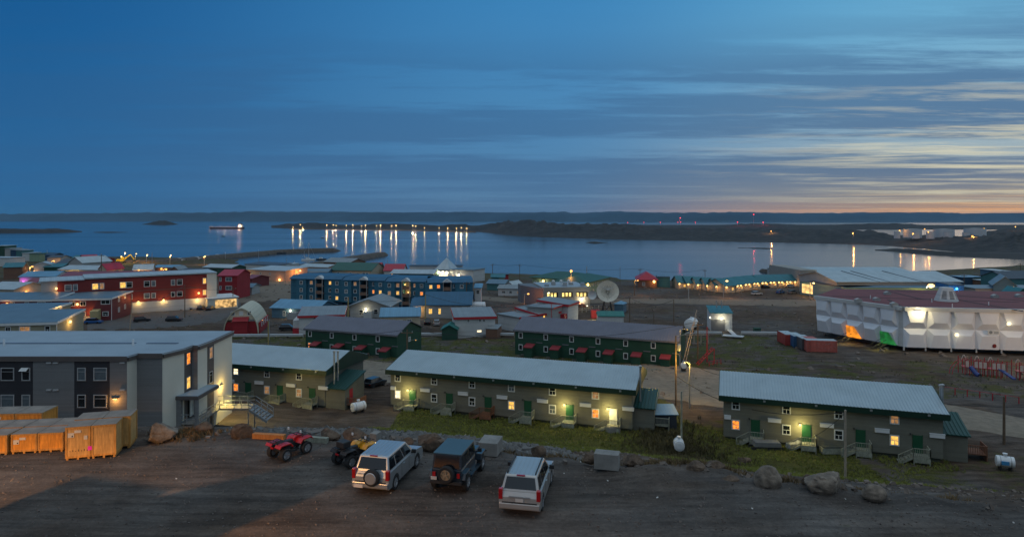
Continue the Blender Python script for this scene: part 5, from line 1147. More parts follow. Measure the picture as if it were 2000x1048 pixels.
# blue apartment terrace in four modules
A = PT(568, 543, 14.0); B = PT(927, 546, 14.0)
blue = []
def apt(label, p0, p1, y0, y1, stair, cols, lits, off=0.0, litstair=False):
    h = 9.0; zb = 5.0; a = PT(p0, y0, zb + h); b = PT(p1, y1, zb + h); rz, W = frame_from(a, b)
    t = empty('apartment_building', (a.x, a.y + off, zb), rz, label, 'apartment building', 'linked blocks of the blue apartment terrace')
    f = lambda px: wfr(a, b, px) * W; s = f(stair); sw = 1.35; D = 13
    MB().box(0.01, s - sw, 0, D, 1.0, h).build('wall', BLS, t); MB().box(s + sw, W - 0.01, 0, D, 1.0, h).build('wall', BLS, t); MB().box(s - sw, s + sw, 3.0, D - 0.1, 0.4, h).build('wall', DKRF if not litstair else CRS, t)  # stairwell light put into the colour: recess wall dark when unlit, cream when lit
    MB().box(0.3, W - 0.3, 0.5, D - 0.5, -1, 0.98).build('skirting', NVS, t)
    # bays stand proud
    for c in (cols[0] , cols[3]): x = f(c); MB().box(x - 2.2, x + 1.6, -0.75, -0.005, 1.3, h - 0.1).build('bay', BLS, t)
    MB().prism([(-1.1, h - 0.15), (-1.0, h + 0.05), (1.6, h + 0.95), (D, h + 0.95), (D, h), (0.2, h)], -0.02, W + 0.02, 'x').build('roof', RBL, t)
    for z_ in (3.75, 6.35):
        MB().box(0.02, s - sw - .02, -0.06, -0.004, z_, z_ + 0.12).build('trim_band', NVS, t); MB().box(s + sw + .02, W - 0.02, -0.06, -0.004, z_, z_ + 0.12).build('trim_band', NVS, t)
    for z_ in (1.3, 3.9, 6.45):
        o = MB().box(s - sw + .01, s + sw - .01, -1.0, 3.0, z_ - 0.12, z_).build('landing', PNK, t)
        MB().box(s - sw + .01, s + sw - .01, -1.05, -0.97, z_, z_ + 1.0).build('balustrade', WM('balcony_board', (0.22, 0.13, 0.09)), o)
    MB().prism([(s - sw - 0.3, h + 0.1), (s + sw + 0.3, h + 0.1), (s, h + 1.25)], -1.45, 0.9, 'y').build('porch_gable', WHS, t)
    for x in (s - sw + 0.06, s + sw - 0.06): MB().box(x - 0.1, x + 0.1, -1.3, -1.1, -0.5, h + 0.1).build('post', LGR, t)
    for i, c in enumerate(cols):
        yb = -0.76 if i in (0, 3) else -0.01; x = f(c)
        for k, z_ in enumerate((7.6, 5.0, 2.45)): win(t, x - (0.3 if i in (0,) else 0), z_, 1.15, 1.35, lits.get((i, k), O_), y=yb, ft=0.14)
    if litstair:
        for z_ in (7.9, 5.4): plight(t, (s, 0.2, z_), 110, (1, .62, .2), 0.1)
        MB().ball((s - 0.5, -0.2, 7.9), 0.22).build('bulb', BULB, t); MB().ball((s + 0.6, -0.2, 5.3), 0.22).build('bulb', BULB, t)
    return t
apt('first block from the left of the blue terrace, with two brightly lit windows', 568, 670, 543, 545, 626, (592, 608, 645, 660), {(2, 0): Y_, (3, 2): Y_, (1, 0): D_})
apt('second block from the left of the blue terrace, one bright window by its right edge', 670.5, 753, 546, 547.5, 711.6, (679, 693, 729.5, 744), {(1, 0): D_, (2, 1): R_O, (3, 1): Y_, (0, 1): B_}, 0.4)
apt('third block from the left of the blue terrace, with the lit stairwell', 753.5, 833, 549, 550, 793.5, (762.6, 776, 810, 824), {(1, 0): D_, (0, 1): D_, (1, 1): Y_, (3, 1): R_O, (2, 0): D_}, 0.8, True)
apt('rightmost block of the blue terrace, with several lit windows', 833.5, 923, 552, 551, 872.5, (842.4, 855.6, 887.6, 901), {(0, 0): Y_, (1, 0): R_O, (0, 1): Y_, (2, 1): Y_, (3, 2): B_}, 1.2)
# middle ground houses
t, w = house('house', 'blue house with a pale roof and a white lamp, below the blue terrace', 'house', (531, 600), (619, 603), 5.0, 3.6, 11, 'gable', 1.7, BLS2, SKR, axis='x', lamps=[(0.42, 2.9, 120, WHT, BULBW, 0.35)], wins=[(0.28, 1.9, 1.0, 1.5, B_)], ov=0.6)
MB().box(w * 0.44, w * 0.62, -2.4, -0.01, -0.6, 2.6).build('entry_porch', LGR, t)
t, w = house('house', 'light grey house with a broad low gable and a lamp over its porch', 'house', (684, 596.5), (758, 597), 5.2, 3.9, 14, 'gable', 1.9, LGR, GYR, axis='y', lamps=[(0.42, 3.0, 110, WHT, BULBW, 0.35)], wins=[(0.29, 1.9, 1.3, 1.6, O_), (0.68, 2.1, 1.3, 1.6, O_)], ov=1.0)
MB().box(w * 0.4, w * 0.6, -2.0, -0.01, -0.6, 2.4).build('entry_porch', WHS, t)
t, w = house('hall', 'long grey hall with a royal blue hipped roof and tall warm windows', 'hall', (829, 594.5), (919, 594.5), 5.3, 4.0, 13, 'gable', 3.0, LGR, RBL, axis='x', wins=[(0.13, 2.0, 1.2, 1.7, Y_, 'two'), (0.33, 2.0, 0.9, 1.9, Y_, 'none'), (0.68, 2.4, 1.0, 1.6, D_, 'two'), (0.86, 2.5, 1.4, 1.6, D_, 'two'), (0.99, 2.4, 0.6, 1.9, W_L, 'none')], ov=0.5)
MB().box(-3.6, -0.02, 1.0, 9, -0.6, 3.4).build('side_wing', CRS, t); MB().prism([(0.5, 3.42), (9.5, 3.42), (9.5, 5.2), (5, 5.2)], -4.5, -0.52, 'x').build('wing_roof', RBL, t); plight(t, (-1.6, -0.8, 2.6), 140, (1, .6, .2)); MB().ball((-1.6, 0.9, 2.9), 0.25).build('bulb', BULB, t)
def trimhouse(label, L_, R_p, z, h, Dp, wins, side=True, lamp=None, cols=(WHS, GYR), rise=0.9):
    t, w = house('house', label, 'house', L_, R_p, z, h, Dp, 'shed', rise, cols[0], cols[1], wins=wins, ov=0.35, lamps=lamp or ())
    MB().box(-0.38, w + 0.38, -0.42, -0.352, h - 0.45, h + 0.1).prism([(-0.36, h - 0.45), (-0.36, h + 0.1), (Dp + 0.36, h + rise + 0.2), (Dp + 0.36, h + rise - 0.35)], w + 0.354, w + 0.42, 'x').prism([(-0.36, h - 0.45), (-0.36, h + 0.1), (Dp + 0.36, h + rise + 0.2), (Dp + 0.36, h + rise - 0.35)], -0.42, -0.354, 'x').build('fascia', REDT, t)
    return t, w
t, w = trimhouse('white house with red eaves, half behind the short green row', (584, 617), (671, 614.5), 5.7, 4.6, 10, [(0.35, 3.8, 0.8, 0.7, O_), (0.43, 3.8, 0.8, 0.7, O_)])
MB().box(-1.6, -0.02, 1, 8, -0.8, 3.4).build('side_wing', WHS, t); MB().box(-1.6, -0.02, 0.5, 0.98, -0.8, 1.4).build('wing_base', REDT, t)
t, w = trimhouse('white house with red eaves and one small lit window', (889, 620), (967, 618), 5.6, 5.0, 10, [(0.33, 4.1, 0.7, 0.8, O_), (0.62, 4.1, 0.7, 0.8, O_), (0.72, 4.1, 0.7, 0.8, O_), (0.6, 1.5, 1.3, 0.7, W_L, 'none'), (0.93, 1.6, 0.8, 1.0, B_)])
t, w = house('house', 'narrow cream house with a sky blue roof, behind the short green row', 'house', (743, 618.5), (820, 617), 5.5, 4.6, 9, 'gable', 1.6, CRS, SKR, wins=[(0.1, 3.3, 0.7, 0.9, O_, 'two'), (0.31, 3.3, 1.3, 0.9, O_, 'two'), (0.5, 3.3, 1.3, 0.9, O_, 'two'), (0.73, 3.4, 1.3, 0.9, O_, 'two')], ov=0.3)
house('shed', 'small dark green shed with white corners and a green roof', 'shed', (863, 643), (892, 643), 5.6, 2.6, 5, 'gable', 1.0, DGS, TEA, axis='y', ov=0.35)
house('shed', 'low brown lidded shed at the corner of the white house with red eaves', 'shed', (949, 642), (971, 643), 5.6, 2.4, 4, 'shed', 0.4, BRS, GYR, ov=0.1)
t, w = trimhouse('low white house with a red edged flat roof, beside the long green row', (1052, 613.5), (1093, 608), 5.6, 4.0, 9, [(0.25, 3.2, 0.9, 0.9, Y_, 'none'), (0.7, 3.3, 0.8, 0.9, O_)], cols=(WHS, GYR))
MB().box(-6.6, -0.02, 0.3, 9, -0.5, 3.6).build('side_wing', WHS, t); MB().box(-7.0, -0.4, -0.1, 9.4, 3.62, 3.9).build('wing_roof', GYR, t); MB().box(-7.05, -0.43, -0.18, -0.105, 3.5, 3.95).build('wing_fascia', REDT, t)
t, w = trimhouse('white house with a red edged flat roof before the grey office building', (1109, 595.5), (1129, 589), 5.8, 5.4, 9, [], cols=(WHS, GYR))
MB().box(-7.2, -0.02, 1.5, 9, -0.5, 5.2).build('side_wing', LGR, t); MB().box(-7.6, -0.4, 1.1, 9.4, 5.22, 5.5).build('wing_roof', GYR, t); MB().box(-7.65, -0.43, 1.02, 1.09, 5.1, 5.55).build('wing_fascia', REDT, t); MB().box(-1.8, -0.02, 0.2, 1.48, -0.5, 3.0).build('entry_porch', REDT, t)
# exchange building
EXW = mat('exchange_wall', (0.28, 0.265, 0.24), 0.8, var=0.07, scale=0.3)
A = PT(1061, 562.5, 11.6); B = PT(1153, 561, 11.6); rz, W = frame_from(A, B)
t = empty('office_building', (A.x, A.y, 4.9), rz, 'flat roofed grey office building with a strip of lit windows, left of the big dish', 'office building')
MB().box(0, W, 0, 20, -1, 6.7).build('wall', EXW, t); MB().prism([(-5.5, 14), (-0.005, 0.4), (-0.005, 20), (-5.5, 20)], -1, 6.4, 'z').build('side_wall', mat('slate_wall', (0.12, 0.13, 0.15), 0.7, var=0.1), t)
MB().box(0.2, W - 0.2, 0.2, 19.8, 6.702, 6.8).build('roof', BLRF, t); MB().box(0, W, 0, 0.2, 6.702, 6.95).build('parapet', LGR, t)
for x0, x1, st in ((0.075, 0.31, Y_), (0.39, 0.62, Y_), (0.70, 0.94, D_)):
    MB().box(x0 * W, x1 * W, -0.08, -0.004, 3.6, 5.2).build('window', DGL, t)
    k = MB()
    for q in range(3):
        a = x0 + (x1 - x0) * (q + 0.1 * 1) / 3.2; k.box(a * W, (a + (x1 - x0) * 0.2) * W, -0.1, -0.082, 3.75, 5.0)
    k.build('lit_pane', emi('office_light', (1.0, 0.72, 0.22), 1.3, 0.6, 0.7), t)
wall_lamp(t, (0.82 * W, -0.01, 2.9), 380, WHT, BULBW, 0.38, off=1.0); wall_lamp(t, (0.93 * W, -0.01, 0.4), 60, WHT, BULBW, 0.2)
MB().box(0.75 * W, 0.86 * W, -2.5, -0.01, -1, 1.3).build('entry_porch', WM('rust_red_siding', (0.3, 0.09, 0.04)), t)
for k in range(5): MB().box(0.1 * W + k * 3.2, 0.1 * W + k * 3.2 + 1.2, 4 + (k % 2) * 4, 6 + (k % 2) * 4, 6.81, 7.6 + 0.3 * (k % 3)).build('roof_unit', LGR if k % 2 else LMET, t)
for k in range(3): MB().ring([(0.55, 0), (0.5, 0.4), (0.1, 0.6)], (0.33 * W + k * 2.8, 9, 6.81 + 1.2), 10).tube([(0.33 * W + k * 2.8, 9, 6.81), (0.33 * W + k * 2.8, 9, 8.1)], 0.2).build('roof_dish', WHT_T, t)
MB().ring([(0.1, 0.0), (0.9, -0.25), (1.5, -0.75), (1.52, -0.75), (0.9, -0.15)], (0, 0, 0), 16, 'y').build('wall_dish', WHT_T, t, loc=(W + 0.2, -1.0, 4.3))
# satellite dish
DSH = mat('dish_panel', (0.52, 0.50, 0.44), 0.6, var=0.15, scale=0.8)
dz = 12.4; dp = PT(1187.5, 571.5, dz); dish = empty('satellite_dish', (dp.x, dp.y, 4.6), 0, 'large round satellite dish facing the camera, behind a chain fence', 'satellite dish'); R0 = 4.0 * 1.0
R0 = 21.5 / (F / dp.y); h0 = dz - 4.6
m = MB(); n = 36; pr = [(0.25, 0.0), (R0 * 0.3, 0.09 * R0 * 0.9), (R0 * 0.6, 0.36 * R0 * 0.45), (R0, R0 * 0.42)]
m.ring([(r, -d) for r, d in pr] + [(r + 0.02, -d + 0.12) for r, d in pr[::-1]], (0, 0, 0), n, 'y'); o = m.build('reflector', DSH, dish, smooth=False, loc=(0, 0.8, h0)); o.rotation_euler = (math.radians(-22), 0, math.radians(-6))
m = MB()
for k in range(24): a = 2 * math.pi * k / 24; m.bar((0.3 * math.cos(a), -0.05, 0.3 * math.sin(a)), (R0 * 0.62 * math.cos(a), -R0 * 0.17 - 0.03, R0 * 0.62 * math.sin(a)), 0.12, 0.05)
m.build('panel_seam', mat('seam_grey', (0.16, 0.15, 0.13), 0.7), o)
m = MB()
for a in (0.6, 2.5, 4.71): m.bar((R0 * 0.8 * math.cos(a), -R0 * 0.3, R0 * 0.8 * math.sin(a)), (0, -R0 * 0.95, 0), 0.1)
m.build('feed_strut', LMET, o); MB().ring([(0.45, 0), (0.5, 0.5), (0.2, 0.9)], (0, -R0 * 1.05, 0), 12, 'y').build('feed_horn', LGR, o)
m = MB()
for x in (-1.9, 1.9):
    m.bar((x, 0, -0.5), (x * 0.25, 1.5, h0 - 0.6), 0.25); m.bar((x, 3.4, -0.5), (x * 0.25, 1.7, h0 - 0.6), 0.25); m.bar((x, 0, 1.5), (x, 3.4, 1.5), 0.15)
m.bar((-1.9, 0, 1.5), (1.9, 0, 1.5), 0.15); m.bar((-1.7, 0.2, 1.5), (1.0, 1.0, 4.0), 0.15); m.build('mount_frame', DMET, dish); plight(dish, (-6, -9, 1.8), 520, (1, 0.85, 0.5), 0.2)
# chain fence before the dish
def fence(a, b, n, h, label, m_, z=None, name='fence', rails=(1.0, 0.5), pr=0.05):
    A = G(*a) if z is None else PT(*a, z); B = G(*b) if z is None else PT(*b, z)
    t = empty(name, (0, 0, 0), 0, label, 'fence')
    for k in range(n + 1): p = A.lerp(B, k / n); p.z = ground(p.x, p.y); MB().box(-pr, pr, -pr, pr, -0.4, h).build('post', m_, t, loc=p)
    for r_ in rails: MB().bar(Vector((A.x, A.y, ground(A.x, A.y) + h * r_)), Vector((B.x, B.y, ground(B.x, B.y) + h * r_)), 0.05).build('rail', m_, t)
    return t
fence((1096, 612), (1225, 607), 16, 2.2, 'grey wire fence with many posts in front of the dish', LMET, rails=(1.0, 0.66, 0.33))
house('shed', 'small white shed with a bright teal roof, right behind the long green row', 'shed', (1168, 617), (1218, 617.5), 6.0, 2.9, 5, 'gable', 0.9, WHS, TEA, ov=0.25)
MB_ = MB().box(0, 2.6, 0, 2.2, 0, 2.3).build('oil_tank_box', RDS); MB_.location = G(1155, 622); tag(MB_, 'small dark red box standing left of the white shed with a teal roof', 'shed')
house('shed', 'small pale blue cabin at the right foot of the dish', 'shed', (1200, 594), (1217, 595), 5.2, 2.7, 4, 'hip', 0.8, BLS2, SKR, ov=0.2)
# pump house with the teal blue roof
t, w = house('pump_house', 'white and grey pump house with a dark teal roof and one lit front lamp', 'utility building', (1388, 611), (1430, 612), 6.2, 4.2, 7, 'shed', 0.9, WHS, TLB, ov=0.25, lamps=[(0.5, 2.9, 170, WHT, BULBW, 0.3)])
MB().box(0.1, w * 0.66, -0.06, -0.004, -0.5, 2.6).build('lower_wall', mat('slate_wall', (0.12, 0.13, 0.15)), t); MB().box(w * 0.72, w * 0.9, -0.07, -0.004, 0.1, 2.4).build('door', WHT_T, t)
for x in (0.35, 0.6): MB().tube([(w * x, 3, 5.2), (w * x, 3, 7.2)], 0.15, 8).build('flue', LMET, t)
wall_lamp(t, (-0.0, 0.6, 3.0), 60, WHT, BULBW, 0.25)
# quonset hut
A = PT(438, 652, 6.1); B = PT(502, 653, 6.1); rz, W = frame_from(A, B); rz += 0.0
W *= 0.93
t = empty('quonset_hut', (A.x, A.y, 6.1), rz + 0.3, 'round arched hut with cream shell roof and red lower front', 'hut')
R0 = W / 2; ar = [(R0 - R0 * math.cos(math.pi * k / 24), R0 * 1.42 * math.sin(math.pi * k / 24) ** 0.95) for k in range(25)]
pk = lambda p: (p[0], p[1] + 0.6 * max(0, 1 - abs(p[0] - R0) / R0 * 1.3))
ar = [pk(p) for p in ar]; Lq = 15
QS = mat('cream_shell', (0.50, 0.46, 0.34), 0.55, 0.1, var=0.1, kind='corr', step=0.6)
vs = []; 
for y in (-0.35, Lq):
    vs += [(R0 + (x - R0) * 1.0, y, z) for x, z in ar] + [(R0 + (x - R0) * 1.05, y, z * 1.04) for x, z in ar]
n = 25; fs = []
for k in range(n - 1): fs += [(k, k + 1, 2 * n + k + 1, 2 * n + k), (n + k, n + k + 1, 3 * n + k + 1, 3 * n + k), (k, k + 1, n + k + 1, n + k), (2 * n + k, 2 * n + k + 1, 3 * n + k + 1, 3 * n + k)]
MB().add(vs, fs).build('shell_roof', QS, t)
lo = [p for p in ar if p[1] < 3.05]; hi = [p for p in ar if p[1] >= 3.0]
MB().prism([p for p in ar if p[1] >= 3.0 ], 0, 0.2, 'y').build('gable_wall', mat('cream_gable', (0.62, 0.54, 0.40), 0.8), t)
lx = min(p[0] for p in ar if p[1] >= 3.0); MB().prism([(0.03, -0.5)] + [p for p in ar if p[1] < 3.0 and p[0] < R0] + [(lx, 2.995), (W - lx, 2.995)] + [p for p in ar if p[1] < 3.0 and p[0] > R0] + [(W - 0.03, -0.5)], 0.01, 0.22, 'y').build('lower_wall', RDS, t)
MB().box(R0 - 1.7, R0 + 1.7, -1.6, 0.0, -0.5, 3.3).build('entry_porch', RDS, t); MB().prism([(-1.9, 3.3), (0, 3.32), (0, 4.2)], R0 - 1.9, R0 + 1.9, 'x').build('porch_roof', RDS, t)
for x in (R0 - 1.95, R0, R0 + 1.95): win(t, x, 5.1, 0.95, 1.05, DGL if x != R0 else WHT_T, ft=0.12)
MB().tube([(R0 + 0.6, 2.5, R0), (R0 + 0.6, 2.5, R0 + 1.8)], 0.12).build('chimney', DMET, t)
MB().box(W * 1.005 + 0.15, W * 1.005 + 0.4, 0.5, Lq - 1, -0.4, 2.6).build('side_wall', RDS, t)
for k in range(4): win(t, 3 + 3 * k, 1.8, 0.8, 1.2, B_, rot=math.pi / 2, y=W * 1.005 + 0.42)
# ------------------------------------------------------------------ green roofed building, red house, terrace, arena
t, w = house('government_building', 'mint green building with dark green hipped roof and lit windows near the shore', 'office building', (1040, 541.5), (1143, 548), 4.2, 5.4, 16, 'hip', 2.4, GNS, GRN2, ov=1.2, wins=[(0.06, 3.0, 1.0, 1.6, O_), (0.16, 3.0, 1.0, 1.6, O_), (0.3, 2.8, 2.2, 1.3, Y_, 'two'), (0.42, 2.8, 2.0, 1.3, D_, 'two'), (0.54, 2.8, 2.6, 1.5, Y_, 'two'), (0.66, 2.8, 2.0, 1.2, Y_, 'two'), (0.84, 2.8, 2.2, 1.3, D_, 'two')], lamps=[(0.22, 4.2, 260, WHT, BULB, 0.6), (0.78, 4.0, 200, YEL, BULB, 0.6)])
MB().ball((w * 0.8, -2.5, 9.3), 0.55).build('bulb', BULBO, t); MB().tube([(w * 0.8, -2.5, -1), (w * 0.8, -2.5, 9)], 0.12).build('lamp_pole', LMET, t); plight(t, (w * 0.8, -3.5, 9), 500, SOD)
t, w = house('government_building', 'two storey mint green wing under a dark green roof, lined with small windows', 'office building', (1144, 552.5), (1189, 541.5), 4.0, 5.6, 14, 'hip', 2.0, GNS, GRN2, ov=1.0, wins=[(0.1 + 0.1 * k, 4.2, 1.1, 1.2, O_ if k % 2 else B_) for k in range(9)] + [(0.15 + 0.16 * k, 1.9, 1.1, 1.0, D_ if k < 3 else O_) for k in range(5)], lamps=[(0.06, 4.9, 240, YEL, BULB, 0.6)])
t, w = house('house', 'low brown house with a crimson hipped roof and a lit porch, by the shore', 'house', (1246, 546.5), (1283, 547), 3.0, 4.2, 14, 'hip', 3.2, BRS, CRM, ov=0.8, wins=[(0.3, 2.4, 1.3, 1.6, B_)], lamps=[(0.85, 3.6, 200, SOD, BULB, 0.6)])
MB().box(w + 0.3, w + 6, 2, 9, -0.5, 5.5).build('side_wing', TLS, t); MB().box(w + 0.31, w + 6.0, 1.5, 9.5, 5.52, 5.8).build('wing_roof', BLR, t)
i_ = 0
for px0, px1, y0, y1, zt_ in ((1325, 1341, 551.5, 551.5, 3.0), (1342, 1360, 552.5, 552.5, 3.0), (1361, 1378, 554, 554, 3.2), (1379, 1396, 555.5, 555.5, 3.4), (1397, 1415, 557, 557, 3.6), (1416, 1436, 558, 557, 3.8), (1438, 1453, 556, 554, 3.9), (1454, 1470, 553.5, 552, 3.8), (1471, 1486, 551.5, 550.5, 3.6), (1487, 1502, 550, 549.5, 3.4), (1503, 1518, 549.3, 548.8, 3.3), (1519, 1534, 548.6, 548.3, 3.2), (1535, 1550, 548.2, 548, 3.1), (1551, 1566, 548, 548, 3.1)):
    i_ += 1
    words_ = ['furthest left', 'second from the left', 'third from the left', 'fourth from the left', 'fifth from the left', 'sixth from the left', 'seventh from the left', 'eighth from the left', 'seventh from the arena', 'sixth from the arena', 'fifth from the arena', 'fourth from the arena', 'third from the arena', 'nearest to the arena']
    t, w = house('terrace_house', 'teal roofed unit of the lit shore terrace, ' + (words_[i_ - 1] if i_ < 13 else words_[i_ - 1]), 'terrace house', (px0, y0), (px1, y1), zt_, 3.6, 11, 'gable', 2.4, CRS, TLB, ov=0.5, group='teal roofed terrace by the shore', wins=[(0.3, 2.2, 1.1, 1.2, D_), (0.75, 2.2, 1.1, 1.2, Y_)], lamps=[(0.12, 3.1, 45, SOD, BULB, 0.33)] + ([(0.55, 3.1, 45, SOD, BULB, 0.33)] if i_ > 6 else []))
# arena: long low halls under pale roofs
def hall(label, L_, R_p, z, h, Dp, roof, rise, wall, rmat, **k): return house('hall', label, 'arena', L_, R_p, z, h, Dp, roof, rise, wall, rmat, **k)
t, w = hall('long arena hall under a pale blue standing seam roof, behind the school', (1635, 550), (1876, 549.5), 4.5, 7.0, 30, 'gable', 2.6, LGR, LTR, ov=0.8)
for k in (0.27, 0.35, 0.62): MB().bar((w * k + 3, -0.85, 7.0), (w * k - 3, 15, 9.9), 0.5, 0.12).build('roof_ridge_strip', DKRF, t)
t, w = hall('rear arena hall with a very shallow pale roof and a tall blank end wall', (1567, 537), (1800, 537), 4.0, 5.5, 40, 'gable', 2.0, LGR, LTR, ov=0.3)
MB().box(-1.5, 6.0, -1.5, 34, -1, 7.9).build('end_wall', EXW, t); plight(t, (6.8, -2.5, 4.5), 300, YEL, 0.2)
t, w = hall('low blue grey arena wing with a slanted parapet, left of the school', (1563, 550), (1656, 561.5), 4.8, 5.2, 12, 'flat', 0, BLS2, DKRF, ov=0.1)
plight(t, (3, -2.0, 5.0), 150, YEL, 0.2); MB().box(1.0, 6.5, -0.06, -0.004, 1.0, 4.5).build('lit_glazing', emi('arena_glass', (1.0, 0.62, 0.22), 1.2, 0.5, 0.5), t)
t, w = hall('low pale green arena wing behind the school roof', (1650, 561.5), (1880, 563), 5.0, 5.0, 12, 'flat', 0, GNS, BLR, ov=0.1)
plight(t, (w * 0.62, -3, 3.5), 400, YEL, 0.2)
t, w = hall('deep blue arena porch with two cyan lamps', (1853, 556), (1883, 556.5), 5.0, 6.5, 10, 'flat', 0, mat('arena_blue_wall', (0.02, 0.13, 0.36), 0.6), DKRF, ov=0.1)
for k in (0.15, 0.5): MB().ball((w * k, -0.3, 5.2), 0.4).build('bulb', BULBC, t); plight(t, (w * k, -0.9, 4.6), 60, (0.1, 0.7, 1.0), 0.2)
for lbl, L_, R_p, z, h, Dp, rf, ri, wl, rm_, kw in (
    ('long pale workshop with a yellow lit foot, behind the school roof at the far right', (1905, 563.5), (2080, 564), 6, 4.0, 12, 'flat', 0, LGR, BLR, {}),
    ('blue flat box building on the far right shore', (1953, 529.5), (1976, 529.5), 5.8, 6.0, 12, 'flat', 0, BLS2, LTR, {}),
    ('gabled grey blue warehouse left of the far right lamp', (1940, 556), (1986, 558), 6.0, 5.5, 14, 'gable', 3.0, BLS2, BLR, {'axis': 'y'}),
    ('small blue shed in the far right yard', (1880, 541.5), (1900, 541.5), 5.5, 4.0, 8, 'flat', 0, NVS, SKR, {}),
    ('small dark shed beside the small blue shed in the far right yard', (1902, 541), (1919, 541), 5.5, 4.0, 8, 'flat', 0, DGS, SKR, {}),
    ('brown shed with a pale roof in the far right yard', (1915, 547.5), (1936, 547.5), 5.6, 3.0, 8, 'flat', 0, BRS, LTR, {}),
    ('dark roofed house at the right edge near the water', (1965, 544), (2030, 543), 6.0, 4.5, 12, 'gable', 2.5, TLS, DKRF, {}),
    ('blue gabled cabin with a red sign behind the school roof at the right edge', (1984, 575.5), (2010, 576), 6.2, 4.5, 8, 'gable', 2.0, TLS, TLB, {'axis': 'y'})):
    house('building', lbl, 'building', L_, R_p, z, h, Dp, rf, ri, wl, rm_, ov=0.4, **kw)
# ------------------------------------------------------------------ the school
SCW = mat('moulded_white_panel', (0.68, 0.71, 0.76), 0.55, var=0.07, scale=0.3); SRF = mat('maroon_flat_roof', (0.15, 0.036, 0.04), 0.8, var=0.25, scale=0.12); SRS = mat('roof_gutter_strip', (0.045, 0.015, 0.018), 0.8)
sz = 7.6; sh = 8.3
C0 = PT(1594.5, 579, sz + sh); C1 = PT(1755, 600, sz + sh); C1b = PT(1764, 601, sz + sh); C2 = PT(2000, 606, sz + sh); dC = (C2 - C1b).normalized(); C2 = C1b + dC * 29.1 * 1.0
C2 = C1b + (PT(2000, 606, sz + sh) - C1b) * 1.4
Cb0 = PT(1631, 565.5, sz + sh); Cb1 = PT(2000, 571, sz + sh) + Vector((14, -2, 0))
sch = empty('school', (0, 0, 0), 0, 'white school clad in faceted moulded panels under a flat maroon roof', 'school')
core = [C0, C1, C1b, C2, Cb1, Cb0]; cen = sum(core, Vector()) / 6
ins = [(lerp(p.x, cen.x, 0.035), lerp(p.y, cen.y, 0.035)) for p in core]
MB().prism(ins, sz + 0.2, sz + sh - 0.1, 'z').build('wall', SCW, sch); MB().prism([(p.x, p.y) for p in core], sz + sh - 0.05, sz + sh + 0.25, 'z').build('roof', SRF, sch)
MB().prism([(lerp(p.x, cen.x, 0.16), lerp(p.y, cen.y, 0.16)) for p in core], 5.5, sz + 0.2, 'z').build('foundation', DKRF, sch)
def panel(A, B, z0, z1, kind, taper=0.0, opening=None):
    """one moulded panel between two joints; top panels bulge above, bottom panels below"""
    rz, W = frame_from(A, B); h = z1 - z0; b = 0.85; m = MB(); tp = taper
    if kind == 'top':
        V = [(0, 0, 0), (W, 0, 0), (W, 0, h), (0, 0, h), (0.24 * W, -b, 0.36 * h), (0.78 * W, -b, 0.36 * h), (0.90 * W, -b * 0.9, h), (0.10 * W, -b * 0.9, h)]
        Fq = [(4, 5, 6, 7), (0, 1, 5, 4), (1, 2, 6, 5), (3, 0, 4, 7), (2, 3, 7, 6)]
    else:
        V = [(0, tp * 1.5, 0), (W, tp * 1.5, 0), (W, 0, h), (0, 0, h), (0.10 * W, -b * 0.8 + tp * 1.8, 0), (0.90 * W, -b * 0.8 + tp * 1.8, 0), (0.78 * W, -b, 0.70 * h), (0.22 * W, -b, 0.70 * h)]
        Fq = [(4, 5, 6, 7), (0, 1, 5, 4), (1, 2, 6, 5), (3, 0, 4, 7), (2, 3, 7, 6)]
    if opening:
        Fq = [q for q in Fq if q != (4, 5, 6, 7) and q != (0, 1, 5, 4) and q != (1, 2, 6, 5)]
        V += [(0.55 * W, -b, 0.70 * h), (0.5 * W, -b, 0.70 * h)]
        Fq += [(1, 2, 6), (6, 5, 1)]
    m.add(V, Fq); me = m.build('facade_panel', SCW, sch); me.location = (A.x, A.y, z0); me.rotation_euler = (0, 0, rz)
    return me, rz, W, h
zm = sz + sh * 0.475; zt = sz + sh - 0.5
